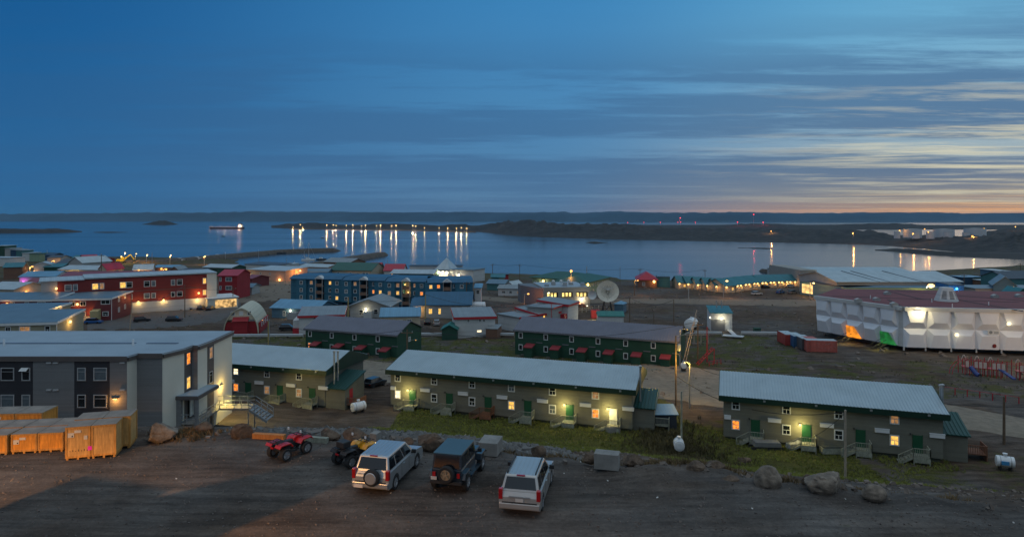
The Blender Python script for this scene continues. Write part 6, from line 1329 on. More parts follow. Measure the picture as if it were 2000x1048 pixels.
for (P, Q, n, off) in ((C0, C1, 5, 0), (C1b, C2, 7, 0)):
    for i in range(n):
        a = P.lerp(Q, i / n); b = P.lerp(Q, (i + 1) / n); left_ = P is C0
        panel(a, b, zm, zt, 'top'); op = {2: 'o', 4: 'g'}.get(i) if left_ else None
        me, rz, W, h = panel(a, b, sz, zm, 'bot', 0.35 if left_ else 0.0, None)
        if op:
            col = (1.0, 0.30, 0.02) if op == 'o' else (0.03, 0.55, 0.12)
            bx_ = MB().add([(0.12 * W, -0.62, 0.05), (0.92 * W, -0.62, 0.05), (0.58 * W, -0.98, 0.68 * h), (0.12 * W, -0.98, 0.68 * h), (0.12 * W, 0.3, 0.05), (0.92 * W, 0.3, 0.05), (0.58 * W, 0.0, 0.68 * h), (0.12 * W, 0.0, 0.68 * h)], [(0, 1, 2, 3), (0, 4, 5, 1), (1, 5, 6, 2), (2, 6, 7, 3), (3, 7, 4, 0)])
            o = bx_.build('doorway', emi('doorway_' + op, col, 0.85 if op == 'o' else 0.22, 0.5, 0.9), sch); o.location = (a.x, a.y, sz); o.rotation_euler = (0, 0, rz)
            plight(o, (0.4 * W, -2.6, 1.2), 420 if op == 'o' else 260, (1.0, 0.7, 0.15) if op == 'o' else (0.8, 0.85, 0.2), 0.2, spot=125)
            s_ = MB()
            for q in (0.18, 0.5): s_.bar((q * W, -1.0, 0.1), (q * W - 1.9, -3.2, -1.9), 0.12, 0.2); s_.bar((q * W, -1.0, 1.0), (q * W - 1.9, -3.2, -0.9), 0.08)
            for q in range(6): s_.bar((0.18 * W - 0.35 * q, -1.1 - 0.38 * q, -0.1 - 0.33 * q), (0.52 * W - 0.35 * q, -1.1 - 0.38 * q, -0.1 - 0.33 * q), 0.3, 0.06)
            s_.build('stair_flight', DMET, o)
cr = MB().prism([(C1.x, C1.y), (C1b.x, C1b.y), (C1b.x + 0.05, C1b.y + 0.5), (C1.x + 0.05, C1.y + 0.5)], sz, zt, 'z'); cr.build('corner_panel', WHS, sch)
for P, Q in ((C0, C1), (C1, C1b), (C1b, C2)):
    d = (Q - P).normalized(); n_ = Vector((d.y, -d.x, 0)) * 0.95; e_ = d * 0.35
    MB().prism([(P.x, P.y), (Q.x, Q.y), (Q.x + n_.x, Q.y + n_.y), (P.x + n_.x, P.y + n_.y)], zt + 0.003, sz + sh + 0.3 + (0.003 if P is C1 else 0), 'z').build('roof_edge', WHS, sch)
# roof: gutters, lantern, vents
def onroof(px, py, dz=0.0): p = PT(px, py, sz + sh + 0.25); return Vector((p.x, p.y, sz + sh + 0.25 + dz))
for a, b in (((1625, 578), (1990, 590)), ((1725, 566), (1800, 584)), ((1735, 585), (1760, 598)), ((1870, 585), (2000, 608)), ((1740, 566.5), (2010, 588))):
    P, Q = onroof(*a), onroof(*b); MB().bar(P + Vector((0, 0, 0.01)), Q + Vector((0, 0, 0.01)), 0.7, 0.05).build('roof_gutter', SRS, sch)
cp = onroof(1848, 587); o = empty('roof_lantern', cp); o.parent = sch
k8 = []
R1, R2, hh = 2.5, 1.35, 3.1
for r, z in ((R1, 0), (R2, hh)): k8 += [(r * math.cos(math.pi / 4 * k + 0.39), r * math.sin(math.pi / 4 * k + 0.39), z) for k in range(8)]
MB().add(k8, [tuple(range(8, 16))] + [(k, (k + 1) % 8, 8 + (k + 1) % 8, 8 + k) for k in range(8)]).build('lantern_wall', WHS, o)
for k in (4, 5, 6):
    m = MB(); a, b, c, d_ = (Vector(k8[i]) for i in (k, (k + 1) % 8, 8 + (k + 1) % 8, 8 + k))
    for q in range(7):
        v0, v1 = 0.2 + q * 0.085, 0.245 + q * 0.085; pane_on(m, [a, b, c, d_], 0.2, 0.8, v0, v1, 0.02)
    m.build('louvre', DMET, o)
for px, py in ((1676, 589), (1712, 587), (1746, 597), (1943, 581), (1990, 580), (1733, 575)):
    p = onroof(px, py); o = MB().box(-0.7, 0.7, -0.5, 0.5, -0.2, 0.5).prism([(-0.75, 0.5), (0.75, 0.5), (0, 0.85)], -0.55, 0.55, 'y').build('roof_hatch', LGR, sch, loc=p)
for px, py in ((1700, 583), (1820, 590), (1860, 600), (1931, 596)): MB().tube([(0, 0, -0.1), (0, 0, 0.8)], 0.1).build('roof_pipe', BOXW, sch, loc=onroof(px, py))
rz = math.atan2((C2 - C1b).y, (C2 - C1b).x)
def onfac(px, z_, out=0.9): q = C1b.lerp(C2, wfr(C1b, C2, px)); n_ = Vector((math.sin(rz), -math.cos(rz), 0)) * out; return Vector((q.x + n_.x, q.y + n_.y, z_))
p = onfac(1789, zt - 0.1, 1.3); plight(sch, p + Vector((0, -0.9, -0.2)), 420, (1.0, 0.8, 0.42), 0.15); MB().box(-0.4, 0.4, -0.3, 0.9, 0.0, 0.14).build('floodlight', BULBW, sch, loc=p)
for px, zz in ((1864, sz + 3.0), (1965, sz + 5.6)):
    p = onfac(px, zz, 0.9); MB().ring([(0.42, 0), (0.42, -0.12), (0.05, -0.2)], (0, 0, 0), 14, 'y').build('wall_light', LITW, sch, loc=p); plight(sch, p + Vector((0, -0.7, 0)), 25, WHT)
p = onfac(1934, zm - 0.2, 1.15); o = empty('school_sign', p, rz); o.parent = sch
MB().box(-1.1, 1.15, -0.12, 0, -0.45, 0.45).build('sign_board', WHT_T, o); MB().ring([(0.33, 0), (0.33, -0.02), (0.26, -0.02), (0.26, -0.001)], (-0.55, -0.13, 0), 16, 'y').ring([(0.14, 0), (0.14, -0.02)], (-0.55, -0.13, 0), 10, 'y').build('emblem', mat('sign_grey', (0.2, 0.24, 0.26), 0.6), o)
MB().box(0.02, 0.95, -0.14, -0.122, 0.06, 0.2).box(0.02, 0.95, -0.14, -0.122, -0.24, -0.08).build('lettering', mat('sign_grey', (0.2, 0.24, 0.26), 0.6), o)
p = onfac(1938, sz + 0.85, 0.8); MB().ring([(0.42, 0), (0.40, -0.05)], (0, 0, 0), 16, 'y').build('red_disc', mat('oxblood', (0.16, 0.01, 0.01), 0.5), sch, loc=p)
for px in (1764, 1806, 1856, 1905, 1954): p = onfac(px, sz, 0.35); MB().box(-0.12, 0.12, -0.12, 0.12, -0.75, 0.05).build('stilt', WHS, sch, loc=p)
# ------------------------------------------------------------------ far town, left
FT = [
 ('crimson roofed three storey house with red and navy walls, right of the hotel', (427, 538), (463, 538), 4.5, 9.3, 12, 'gable', 2.2, RDS, CRM, dict(wins=[(0.55, 7.9, 2.4, 1.6, B_, 'two'), (0.55, 4.7, 2.4, 1.6, B_, 'two'), (0.55, 1.6, 2.4, 1.6, B_, 'two'), (0.1, 7.9, 0.8, 1.6, B_), (0.1, 4.7, 0.8, 1.6, B_)])),
 ('navy three storey house with white window frames and a warm lit ground floor', (455, 537), (471, 536), 4.5, 8.8, 12, 'gable', 1.8, NVS, CRM, dict(wins=[(0.5, 7.6, 2.2, 1.5, O_, 'two'), (0.5, 4.7, 2.2, 1.5, B_, 'two'), (0.5, 1.8, 2.2, 1.7, Y_, 'two')], swins=[(0.3, 7.6, 1.5, 1.5, W_L), (0.3, 4.7, 1.5, 1.5, B_)])),
 ('dark green low building with a pale blue roof, behind the crimson roofs', (397, 521.5), (452, 523), 3.0, 4.2, 12, 'gable', 1.8, DGS, LTR, {}),
 ('long two storey pinkish building with a pale roof and lit entrance', (484, 526), (557, 529), 3.2, 6.2, 16, 'shed', 1.0, PNK, LTR, dict(wins=[(0.1, 4.5, 1.0, 1.0, O_), (0.35, 4.5, 1.0, 1.0, O_), (0.6, 4.5, 1.0, 1.0, O_), (0.1, 1.6, 1.0, 1.0, D_), (0.35, 1.6, 1.2, 1.2, Y_), (0.55, 1.6, 1.0, 1.2, O_)], lamps=[(0.04, 2.8, 260, YEL, BULB, 0.6), (0.86, 1.8, 240, SOD, BULB, 0.5)])),
 ('low white building with a dark flat roof beside the harbour', (478, 515.5), (541, 518.5), 2.6, 3.6, 12, 'shed', 0.9, WHS, DKRF, {}),
 ('white gabled store at the right end of the dark roofed harbour building', (542, 517.5), (560, 518), 2.6, 3.4, 12, 'shed', 0.8, WHS, LTR, {}),
 ('low house with a pale blue roof behind the left end of the blue terrace', (585, 520), (640, 522), 3.0, 3.6, 12, 'gable', 1.6, PNK, LTR, {}),
 ('low boathouse with a lit side, at the foot of the short breakwater', (632, 511), (683, 513), 2.6, 3.6, 16, 'gable', 3.0, BRS, GYR, dict(wins=[(0.5 + 0.1 * k, 2.2, 1.6, 1.6, D_) for k in range(5)])),
 ('cream bungalow with a long dark green roof, behind the blue terrace', (645, 527), (725, 528.5), 3.4, 4.6, 18, 'gable', 4.4, CRS, GRN2, dict(wins=[(0.82, 2.8, 1.8, 1.5, O_), (0.9, 2.8, 1.6, 1.5, O_), (0.2, 2.8, 1.6, 1.4, O_), (0.5, 2.8, 1.6, 1.4, O_)], lamps=[])),
 ('red roofed white church like house, left one of the crimson pair', (722, 524), (742, 524), 3.2, 4.4, 10, 'gable', 3.6, WHS, CRM, dict(axis='x')),
 ('red roofed white house with steep gables, right one of the crimson pair', (750, 528), (787, 528), 3.2, 4.4, 12, 'gable', 3.8, WHS, CRM, {}),
 ('long low dark building with a pale roof and small lit windows, above the blue terrace', (763, 533.5), (846, 534.5), 3.8, 4.4, 12, 'gable', 1.8, DGS, LTR, dict(wins=[(0.12, 2.8, 1.1, 1.1, D_), (0.23, 2.8, 1.1, 1.1, Y_), (0.35, 2.8, 1.1, 1.1, Y_), (0.47, 2.8, 1.1, 1.1, O_), (0.6, 2.8, 1.1, 1.1, D_), (0.75, 2.8, 1.1, 1.1, Y_)], lamps=[(0.02, 1.6, 120, SOD, BULBO, 0.6)])),
 ('white lit building with a glazed pyramid over its entrance', (848, 525), (924, 527.5), 3.0, 6.8, 14, 'flat', 0, WHS, BLR, dict(wins=[(0.26, 3.6, 4.6, 3.0, W_L, 'two'), (0.5, 3.4, 1.4, 1.2, Y_), (0.6, 3.4, 1.4, 1.2, Y_), (0.68, 3.4, 1.4, 1.2, Y_), (0.8, 3.4, 1.4, 1.2, Y_), (0.9, 3.4, 1.2, 1.2, D_)], lamps=[(0.12, 5.2, 420, WHT, BULBW, 0.7), (0.23, 5.4, 300, WHT, BULBW, 0.7), (0.33, 5.2, 420, WHT, BULBW, 0.7), (0.64, 4.2, 380, WHT, BULBW, 0.6)])),
 ('long white upper storey with a dark eave, behind the glazed pyramid', (800, 519.5), (901, 519.5), 3.0, 7.6, 10, 'flat', 0, WHS, DKRF, dict(wins=[])),
 ('mint green house by the shore, left of the utility pole', (975, 541.5), (985, 541.5), 3.6, 5.2, 8, 'gable', 1.4, GNS, TLB, {}),
 ('teal roofed cottage left of the mint green house', (960, 541), (974, 541), 3.6, 3.2, 8, 'gable', 1.4, TLS, TLB, {}),
 ('small dark red shed on the shore ridge', (985, 536), (993, 536), 3.8, 3.8, 6, 'flat', 0, RDS, DKRF, {}),
 ('grey green bungalow behind the long white trailer', (951, 553), (985, 554), 4.4, 3.0, 9, 'gable', 1.6, TLS, BLR, {}),
 ('white gabled store between the shore bungalows', (987, 555), (1002, 556), 4.4, 2.8, 7, 'gable', 1.6, WHS, LTR, dict(axis='y')),
 ('long white trailer house with red shutters, left of the grey office', (973, 563), (1027, 564), 4.6, 3.0, 9, 'gable', 1.2, WHS, GYR, dict(wins=[(0.2, 1.6, 1.6, 1.1, R_O if False else O_), (0.45, 1.6, 1.2, 1.1, O_), (0.75, 1.6, 1.6, 1.1, D_)])),
 ('small white and blue tower house at the right end of the blue terrace', (928, 562), (939, 562), 4.6, 7.0, 7, 'shed', 0.8, WHS, SKR, dict(wins=[(0.5, 5.6, 1.2, 1.4, O_)])),
 ('white gabled house with a bluish roof at the far left, lit under its eave', (-30, 564), (27, 565), 6.0, 5.0, 14, 'gable', 2.2, CRS, LTR, dict(axis='x')),
 ('pale house with a maroon roof behind the white gabled house at the far left', (44, 556), (62, 556), 6.0, 4.0, 12, 'gable', 2.4, WHS, MAR, dict(wins=[(0.7, 2.2, 1.4, 1.8, O_)])),
 ('long white house with a pale blue roof and a magenta lamp in its window', (38, 540.5), (108, 539.5), 5.2, 4.6, 14, 'gable', 2.2, WHS, SKR, dict(wins=[(0.12, 2.4, 1.0, 1.2, O_), (0.28, 2.4, 1.1, 1.2, O_), (0.34, 2.4, 1.1, 1.2, O_), (0.62, 2.4, 1.1, 1.2, O_), (0.68, 2.4, 1.1, 1.2, O_)])),
 ('low maroon roofed building right behind the hotel roof', (118, 540), (287, 538.5), 5.2, 5.0, 14, 'gable', 2.0, WHS, MAR, {}),
 ('long white building with a pale roof and two warm lamps at the left', (114, 526), (192, 527), 5.0, 4.6, 14, 'gable', 2.0, CRS, LTR, dict(lamps=[(0.2, 3.0, 300, SOD, BULB, 0.7), (0.42, 3.0, 300, YEL, BULB, 0.6)], wins=[(0.6, 2.6, 2, 2, O_), (0.75, 2.6, 2, 2, D_)])),
 ('red gabled entry at the right end of the long lamp lit white building', (192, 526), (208, 526), 5.0, 4.8, 14, 'gable', 3.4, CRS, CRM, dict(axis='y')),
 ('white church like building with a gabled porch, right of the hotel roof line at left', (260, 527), (297, 526), 4.4, 4.2, 12, 'gable', 3.0, WHS, LTR, dict(axis='x')),
 ('teal roofed cottage above the red tail light streak at the far left', (7, 522), (44, 521), 6.5, 3.6, 12, 'gable', 2.4, BRS, TLB, {}),
 ('grey white cottage with a shallow pale roof at the far left', (66, 518), (101, 517), 6.4, 3.8, 12, 'gable', 1.8, WHS, LTR, dict(axis='y', lamps=[(0.02, 0.5, 160, SOD, BULBO, 0.5)])),
 ('grey cottage with a teal roof beside the shallow roofed cottage', (86, 521.5), (121, 521), 6.0, 3.2, 12, 'gable', 1.8, DGS, TLB, {}),
 ('tall grey gabled warehouse at the left, near the red building', (134, 512), (161, 513), 5.5, 6.5, 16, 'gable', 3.6, LGR, LTR, dict(axis='y')),
 ('brown lean to beside the tall grey gabled warehouse', (110, 514), (133, 514), 5.6, 4.6, 14, 'gable', 2.2, BRS, DKRF, {}),
 ('long bright red warehouse near the left shore', (165, 507), (193, 506), 5.0, 6.0, 18, 'gable', 3.0, RDS, CRM, {}),
 ('small dark house with a navy roof at the left of the glowing excavator', (155, 521), (192, 521), 5.2, 2.8, 10, 'gable', 1.6, NVS, DKRF, {}),
 ('dark green block of the stepped apartment row at the far left', (-14, 480), (9, 480), 3, 11.2, 12, 'flat', 0, DGS, LTR, {}),
 ('grey block of the stepped apartment row, second from the left edge', (9.5, 485), (20, 485), 3, 9.2, 12, 'flat', 0, LGR, LTR, {}),
 ('blue block of the stepped apartment row at the far left', (20.5, 487.5), (31, 487.5), 3, 8.4, 12, 'flat', 0, NVS, LTR, {}),
 ('teal block of the stepped apartment row with a projecting pale roof', (31.5, 489), (43, 489), 3, 7.8, 12, 'flat', 0, TLS, LTR, {}),
 ('white block of the stepped apartment row with a stair across its front', (43.5, 494), (57, 494), 3, 6, 12, 'flat', 0, WHS, LTR, {}),
 ('mint green block at the right end of the stepped apartment row', (57.5, 495), (77, 496), 3, 5.8, 14, 'flat', 0, GNS, DGS, {}),
 ('white office block under the stepped apartment row at the left edge', (-30, 503), (17, 503.5), 3, 6, 12, 'flat', 0, WHS, LTR, {}),
 ('low navy shed on the left shore', (88, 498), (105, 498), 5.0, 4, 10, 'gable', 1.6, NVS, NVS, {}),
 ('low dark roofed shed on the left shore with a pale gable', (92, 503), (118, 503), 5.2, 3.6, 10, 'gable', 1.6, LGR, DKRF, {}),
 ('teal roofed shed on the left shore', (140, 503), (164, 503), 5.0, 3.2, 10, 'gable', 1.8, TLS, TLB, {}),
 ('low red shed right of the long bright red warehouse', (196, 507.5), (206, 507.5), 4.8, 3.4, 10, 'gable', 1.4, RDS, MAR, {}),
 ('pale blue roofed low house near the left harbour', (300, 522), (345, 522), 3.6, 2.6, 10, 'gable', 1.4, BRS, SKR, dict(lamps=[(0.35, 1.8, 200, SOD, BULBO, 0.55)])),
 ('dark teal roofed house near the left harbour', (350, 530), (395, 531), 4.0, 3.0, 12, 'gable', 1.6, DGS, DKRF, {}),
 ('brown gabled hut between the harbour houses', (333, 526), (348, 526), 3.8, 2.8, 10, 'gable', 2.0, BRS, GYR, dict(axis='y')),
 ('red and grey low house below the navy three storey house', (474, 543), (492, 544), 4.2, 4.0, 10, 'gable', 1.4, DKR, MAR, {}),
 ('pale lilac cabin beside the warm lit navy house', (472, 561), (492, 561), 4.6, 3.2, 8, 'gable', 1.4, LGR, BLR, {}),
 ('low blue house right behind the left end of the blue terrace', (586, 531), (640, 531), 4.0, 3.6, 10, 'gable', 1.6, BLS2, BLR, {}),
]
for r in FT:
    lbl, L_, R_p, z, h, Dp, rf, ri, wl, rm_, kw = r
    nm = 'warehouse' if 'warehouse' in lbl else 'shed' if ('shed' in lbl or 'hut' in lbl) else 'building' if ('building' in lbl or 'block' in lbl) else 'house'
    t, w = house(nm, lbl, nm, L_, R_p, z, h, Dp, rf, ri * 0.78, wl, rm_, ov=0.5, depth_sink=4, **kw)
    if 'glazed pyramid over' in lbl:
        MB().add([(0.04 * w, -1, 6.7), (0.42 * w, -1, 6.7), (0.42 * w, 9, 6.7), (0.04 * w, 9, 6.7), (0.23 * w, 4, 12.5)], [(0, 1, 4), (1, 2, 4), (2, 3, 4), (3, 0, 4), (3, 2, 1, 0)]).build('glass_pyramid', LTR, t)
        MB().box(0.02 * w, 0.42 * w, -1.2, -0.01, 5.9, 6.4).build('canopy', WHT_T, t)
    if 'magenta' in lbl: MB().ball((w * 0.12, -0.4, 2.4), 0.5).build('bulb', BULBM, t); plight(t, (w * 0.12, -1.2, 2.6), 120, (0.9, 0.1, 0.8))
    if 'lit under its eave' in lbl: plight(t, (w + 1.2, 5, 3.4), 200, SOD); MB().ball((w + 0.2, 4.5, 3.6), 0.4).build('bulb', BULBO, t)
# ------------------------------------------------------------------ harbour and roads: ships, lamps
def dpole(px, py_lamp, D, zbase, label, name, col, bulb, watts, br, group, cat='lamp', rr=0.12):
    z = ZD(py_lamp, D); p = PD(px, D, zbase)
    t = empty(name, p, 0, label, cat, group); h = z - zbase
    MB().tube([(0, 0, -1), (0, 0, h + br * 0.5)], rr, 6).build('pole', LMET, t)
    MB().box(-br * 0.5, br * 0.5, 0, br * 0.8, h + br * 0.82, h + br * 1.0).build('lamp_head', DMET, t); MB().ball((0, 0, h), br, 8, 5, 0.8).build('bulb', bulb, t)
    if watts: plight(t, (0, -br * 2.0, h - br * 0.5), watts, col, 0.25)
    return t
dl = [(207, 124), (247, 110), (261, 127), (396, 113), (431, 112), (447, 115), (504, 115), (540, 112), (589, 117), (611, 114), (672, 116), (695, 114), (757, 118), (782, 115), (875, 116), (892, 118), (940, 128), (1022, 129), (1070, 130), (1118, 131), (1146, 127), (1176, 131)]
DW = [30, 44, 30, 34, 44, 34, 34, 38, 26, 44, 20, 44, 22, 44, 46, 30, 8, 14, 26, 20, 30, 16]
ORD = ['first', 'second', 'third', 'fourth', 'fifth', 'sixth', 'seventh', 'eighth', 'ninth', 'tenth', 'eleventh']
CWL = ['%s mast lamp from the left along the harbour causeway' % o for o in ORD] + ['%s mast lamp from the right along the harbour causeway' % o for o in ORD[::-1]]
for i, (x, y) in enumerate(dl):
    px = 500 + x / 2.857; py = 400 + y / 2.857; yb = interp([(566, 447.6), (700, 449.2), (800, 450.3), (930, 454.2)], px)
    D = CH * F / (yb - HY) * 1.01
    dpole(px, py, D, 1.0, CWL[i], 'causeway_lamp', (1.0, 0.66, 0.3), BULB, DW[i] * 430, 1.0 + 0.012 * DW[i], 'lamps along the harbour causeway')
LA = [(1258, 443.0, 1900, 14, 'bright yellow white lamp high on the peninsula', BULB, 30000, 2.0), (1237, 443, 2000, 14, 'smaller warm lamp left of the bright peninsula lamp', BULB, 0, 0.9), (1506, 451, 1150, 9, 'orange lamp on the peninsula left of the tank farm', BULBO, 6000, 1.0), (1666, 455, 900, 9, 'orange lamp on the flat left of the fuel tanks', BULBO, 5000, 0.9),
      (1757, 450, 925, 12, 'orange lamp at the left of the fuel tank farm', BULBO, 1800, 1.0), (1783, 456, 840, 9, 'brightest orange lamp in front of the leftmost large fuel tank', BULBO, 4500, 1.0), (1806, 447, 940, 12, 'orange lamp at the right shoulder of the leftmost large fuel tank', BULBO, 1500, 0.8), (1813, 453, 870, 10, 'orange lamp between the first two fuel tanks', BULBO, 3000, 0.9), (1899, 461, 830, 8, 'orange lamp at the foot of the rightmost fuel tank', BULBO, 6000, 1.1), (1922, 446, 930, 12, 'orange lamp atop the right edge of the fuel tank farm', BULBO, 3000, 0.7), (1983, 442.5, 1200, 20, 'orange lamp at the far right on the peninsula ridge', BULBO, 2000, 0.9)]
for px, py, D, zb, lb, bu, wt, br in LA: dpole(px, py, D, zb, lb, 'mast_lamp', SOD, bu, wt, br, '')
def dpole_red(px, py, D, zb, lb, wt, br=1.3): return dpole(px, py, D, zb, lb, 'beacon_mast', (1.0, 0.04, 0.08), BULBR, wt, br, '', 'beacon', 0.4)
for px, py, lb, wt in ((1226, 434.5, 'red beacon mast furthest left of the row beyond the peninsula', 0), (1257.5, 434, 'second red beacon from the left beyond the peninsula', 3000), (1290, 434, 'third red beacon from the left beyond the peninsula', 3000), (1324, 434, 'red beacon at the left foot of the tallest mast', 0), (1328.5, 425.5, 'tallest and brightest red beacon mast beyond the peninsula', 60000), (1329.5, 433.6, 'red beacon right beside the foot of the tallest mast', 0), (1358, 434, 'red beacon right of the tallest mast', 3000), (1440.5, 433.5, 'red beacon mast left of the tall faint one', 12000), (1472, 418.5, 'tall faint red beacon mast against the far hills', 12000), (1490.5, 434, 'red beacon mast right of the tall faint one', 16000), (1538, 445, 'low red beacon by the peninsula road', 0)):
    dpole_red(px, py, 2500, 12, lb, wt, 1.5 if wt < 9000 else 2.2)
# fuel tanks
TNK = mat('tank_white', (0.48, 0.50, 0.53), 0.6, var=0.08, scale=0.1)
for px, yt, yb_, w_, lb in ((1752, 452.5, 459.5, 11, 'small fuel tank at the left end of the tank farm'), (1782, 447.5, 458.5, 32, 'leftmost large fuel tank'), (1789, 453, 460, 13, 'small fuel tank in front of the leftmost large one'), (1817, 452.5, 460.5, 14, 'small domed fuel tank left of the middle large one'), (1843, 448, 460, 36, 'middle large fuel tank'), (1852, 453, 461.5, 16, 'small fuel tank in front of the middle large one'), (1887, 454, 461.5, 13, 'small fuel tank left of the rightmost large one'), (1904, 446.5, 460.5, 37, 'rightmost large fuel tank')):
    D = 925 if w_ > 20 else 895; k = F / D; zb = ZD(yb_, D); h = (yb_ - yt) / k; p = PD(px, D, zb)
    t = empty('fuel_tank', p, 0, 'white ' + lb, 'fuel tank', 'white fuel tanks of the tank farm'); r = w_ / k / 2
    MB().ring([(r, -4), (r, h)], (0, 0, 0), 28).build('shell', TNK, t, smooth=False); MB().ring([(r * 1.01, h), (r * 1.01, h + 0.3), (0.3, h + r * 0.08)], (0, 0, 0), 28).build('lid', LGR, t)
t = tag(MB().box(-9, 9, 0, 10, -2, 4).build('warehouse', LGR), 'long low white shed on the peninsula left of the bright lamp', 'warehouse'); t.location = PD(1241, 1900, ZD(443, 1900)); 
# ship
HUL = mat('dark_hull', (0.018, 0.02, 0.028), 0.5); DCK = mat('red_deck', (0.16, 0.04, 0.035), 0.7)
Ds = CH * F / (446.6 - HY); sp_ = PD(411, Ds, 0); Ls = 65 * Ds / F
ship = empty('tanker_ship', sp_, 0, 'long dark cargo ship lit by white deck lamps, anchored in the bay', 'ship')
MB().prism([(0, 5.6), (3, -1), (Ls - 2, -1), (Ls, 6.0), (Ls - 18, 6.0), (Ls - 18, 4.6), (8, 4.6), (7, 6.4), (0.5, 6.6)], -9, 9, 'y').build('hull', HUL, ship)
MB().prism([(8, 4.62), (Ls - 18, 4.62), (Ls - 18, 5.2), (8, 5.2)], -8, 8, 'y').build('deck', DCK, ship)
b = MB().box(Ls - 18, Ls - 3, -7, 7, 6.02, 10).build('superstructure', WHT_T, ship); MB().box(Ls - 15, Ls - 6, -7.5, 7, 10.01, 16).build('bridge', WHT_T, b); MB().box(Ls - 10, Ls - 7, -2, 2, 16.01, 20).build('funnel', HUL, b)
for x in (4, 34, 62, 88): MB().tube([(x, 0, 5), (x, 0, 13)], 0.45).build('mast', LMET, ship)
for x in (34, 62): MB().tube([(x, -1, 12), (x + 12, -1, 8)], 0.35).build('crane_boom', LMET, ship)
for i, x in enumerate((3, 12, 24, 33, 46, 58, 70, 82, 92, 104, 108, 112, 116, 119)):
    z = 7.5 if x < 100 else (9 + (i % 3) * 3.5)
    MB().ball((x, -9.4, z), 0.6 if x < 100 else 0.7).build('deck_lamp', BULB if i % 3 else BULBO, ship)
for x, wt in ((3, 4000), (33, 2500), (58, 2500), (82, 2500), (106, 9000), (114, 9000)): plight(ship, (x, -12.5, 10), wt * 0.7, (1.0, 0.6, 0.4), 0.3)
def boat(px, py, L_, label, sail=False):
    D = CH * F / (py - HY); t = empty('sailboat' if sail else 'motor_boat', PD(px, D, 0), 0, label, 'boat')
    m = MB(); prf = [(-L_ / 2, 0.9), (-L_ / 2 + 0.2, -0.3), (L_ / 2 - 1.2, -0.3), (L_ / 2, 1.1)]
    MB().prism(prf, -1.2, 1.2, 'y').build('hull', WHT_T if sail else HUL, t, bevel=0.1)
    MB().prism([(-L_ * 0.22, 0.9), (L_ * 0.12, 0.9), (L_ * 0.05, 2.0), (-L_ * 0.2, 2.0)], -0.8, 0.8, 'y').build('cabin', WHT_T, t)
    if sail:
        for x, h in ((0, 15), (-L_ * 0.32, 8)): MB().tube([(x, 0, 0.8), (x, 0, h)], 0.16).build('mast', LMET, t)
        m.tube([(0, 0, 15), (L_ / 2, 0, 1.1)], 0.06).tube([(0, 0, 15), (-L_ / 2, 0, 1.0)], 0.05).build('rigging', LMET, t); MB().tube([(0, 0, 2.6), (-L_ * 0.32, 0, 2.4)], 0.25).build('boom', LMET, t)
    return t
boat(603, 508, 12, 'white two masted sailboat moored between the two breakwaters', True)
for px, py, l, lb in ((436, 461.5, 9, 'small dark boat in the water below the cargo ship'), (630, 464.5, 6, 'tiny dark boat in front of the causeway reflections'), (533, 495, 26, 'long low pale barge against the long breakwater'), (628, 507, 9, 'small dark boat moored right of the sailboat'), (1486, 0, 0, '')):
    if l: boat(px, py, l, lb)
for i, (px, py) in enumerate(((352, 512), (386, 509), (406, 506), (426, 504))):
    t = empty('boat_ramp', PT(px, py, 0) + Vector((0, 0, 1.2)), -0.5, 'pale slanted boat on the inner shore of the long breakwater, %s from the left' % ('first', 'second', 'third', 'fourth')[i], 'boat', 'pale boats drawn up by the breakwater')
    MB().prism([(-4, 0), (4, 0), (5.4, 1.4), (-4, 1.2)], -1.3, 1.3, 'y').build('hull', WHT_T, t); MB().box(-2.4, 0.6, -0.9, 0.9, 1.25, 2.2).build('cabin', WHT_T, t)
# ------------------------------------------------------------------ street and yard lamps in town
def slamp(px, pyl, pyb, label, col=SOD, bulb=BULBO, watts=500, br=0.35, D=None, wood=False, arm=1.2):
    if D is None: g = G(px, pyb); D = g.y
    else: g = PD(px, D, ground((px - CX) * D / F, D))
    z = ZD(pyl, D); return street_lamp(g, z - g.z, label, col, watts, bulb, arm, 0.0, wood, 'street lamps of the town', 0.12 if D < 250 else 0.2, br)
slamp(1810, 557, 0, 'bright golden street lamp standing behind the maroon school roof', (1.0, 0.6, 0.2), BULB, 9000, 0.95, D=196)
slamp(1636, 566.5, 0, 'white street lamp beside the left end of the maroon school roof', WHT, BULBW, 1200, 0.35, D=205)
slamp(1413, 548, 582, 'street lamp in front of the bend of the teal terrace', SOD, BULB, 1500, 0.5)
slamp(1582, 552, 583, 'street lamp by the main road left of the school', SOD, BULB, 1200, 0.45)
slamp(1239, 547, 578, 'wooden street lamp pole by the main road right of the big dish', SOD, BULBO, 900, 0.35, wood=True)
slamp(1024, 573, 601, 'orange street lamp by the stairs of the grey office building', (1.0, 0.25, 0.03), BULBO, 800, 0.4)
slamp(581, 528, 548, 'street lamp at the left end of the blue terrace', SOD, BULB, 1600, 0.5)
slamp(912, 584, 612, 'street lamp between the blue terrace and the royal blue roofed hall', SOD, BULB, 700, 0.42)
slamp(759, 536, 0, 'orange lamp above the roof line of the blue terrace', SOD, BULBO, 500, 0.5, D=255)
slamp(1971, 560, 0, 'orange street lamp behind the school roof at the far right', SOD, BULBO, 1200, 0.45, D=215)
for px, py, pb, lb in ((243, 493, 509, 'first harbour lamp from the left, beside the glowing excavator'), (264.5, 495, 511, 'second harbour lamp from the left'), (286, 497, 513, 'third harbour lamp from the left'), (332, 498, 517, 'fourth harbour lamp, standing apart at the breakwater root'), (399, 500, 517, 'orange harbour lamp on the inner shore')):
    slamp(px, py, pb, lb, SOD, BULB, 2500, 0.5, D=None, arm=0.5)
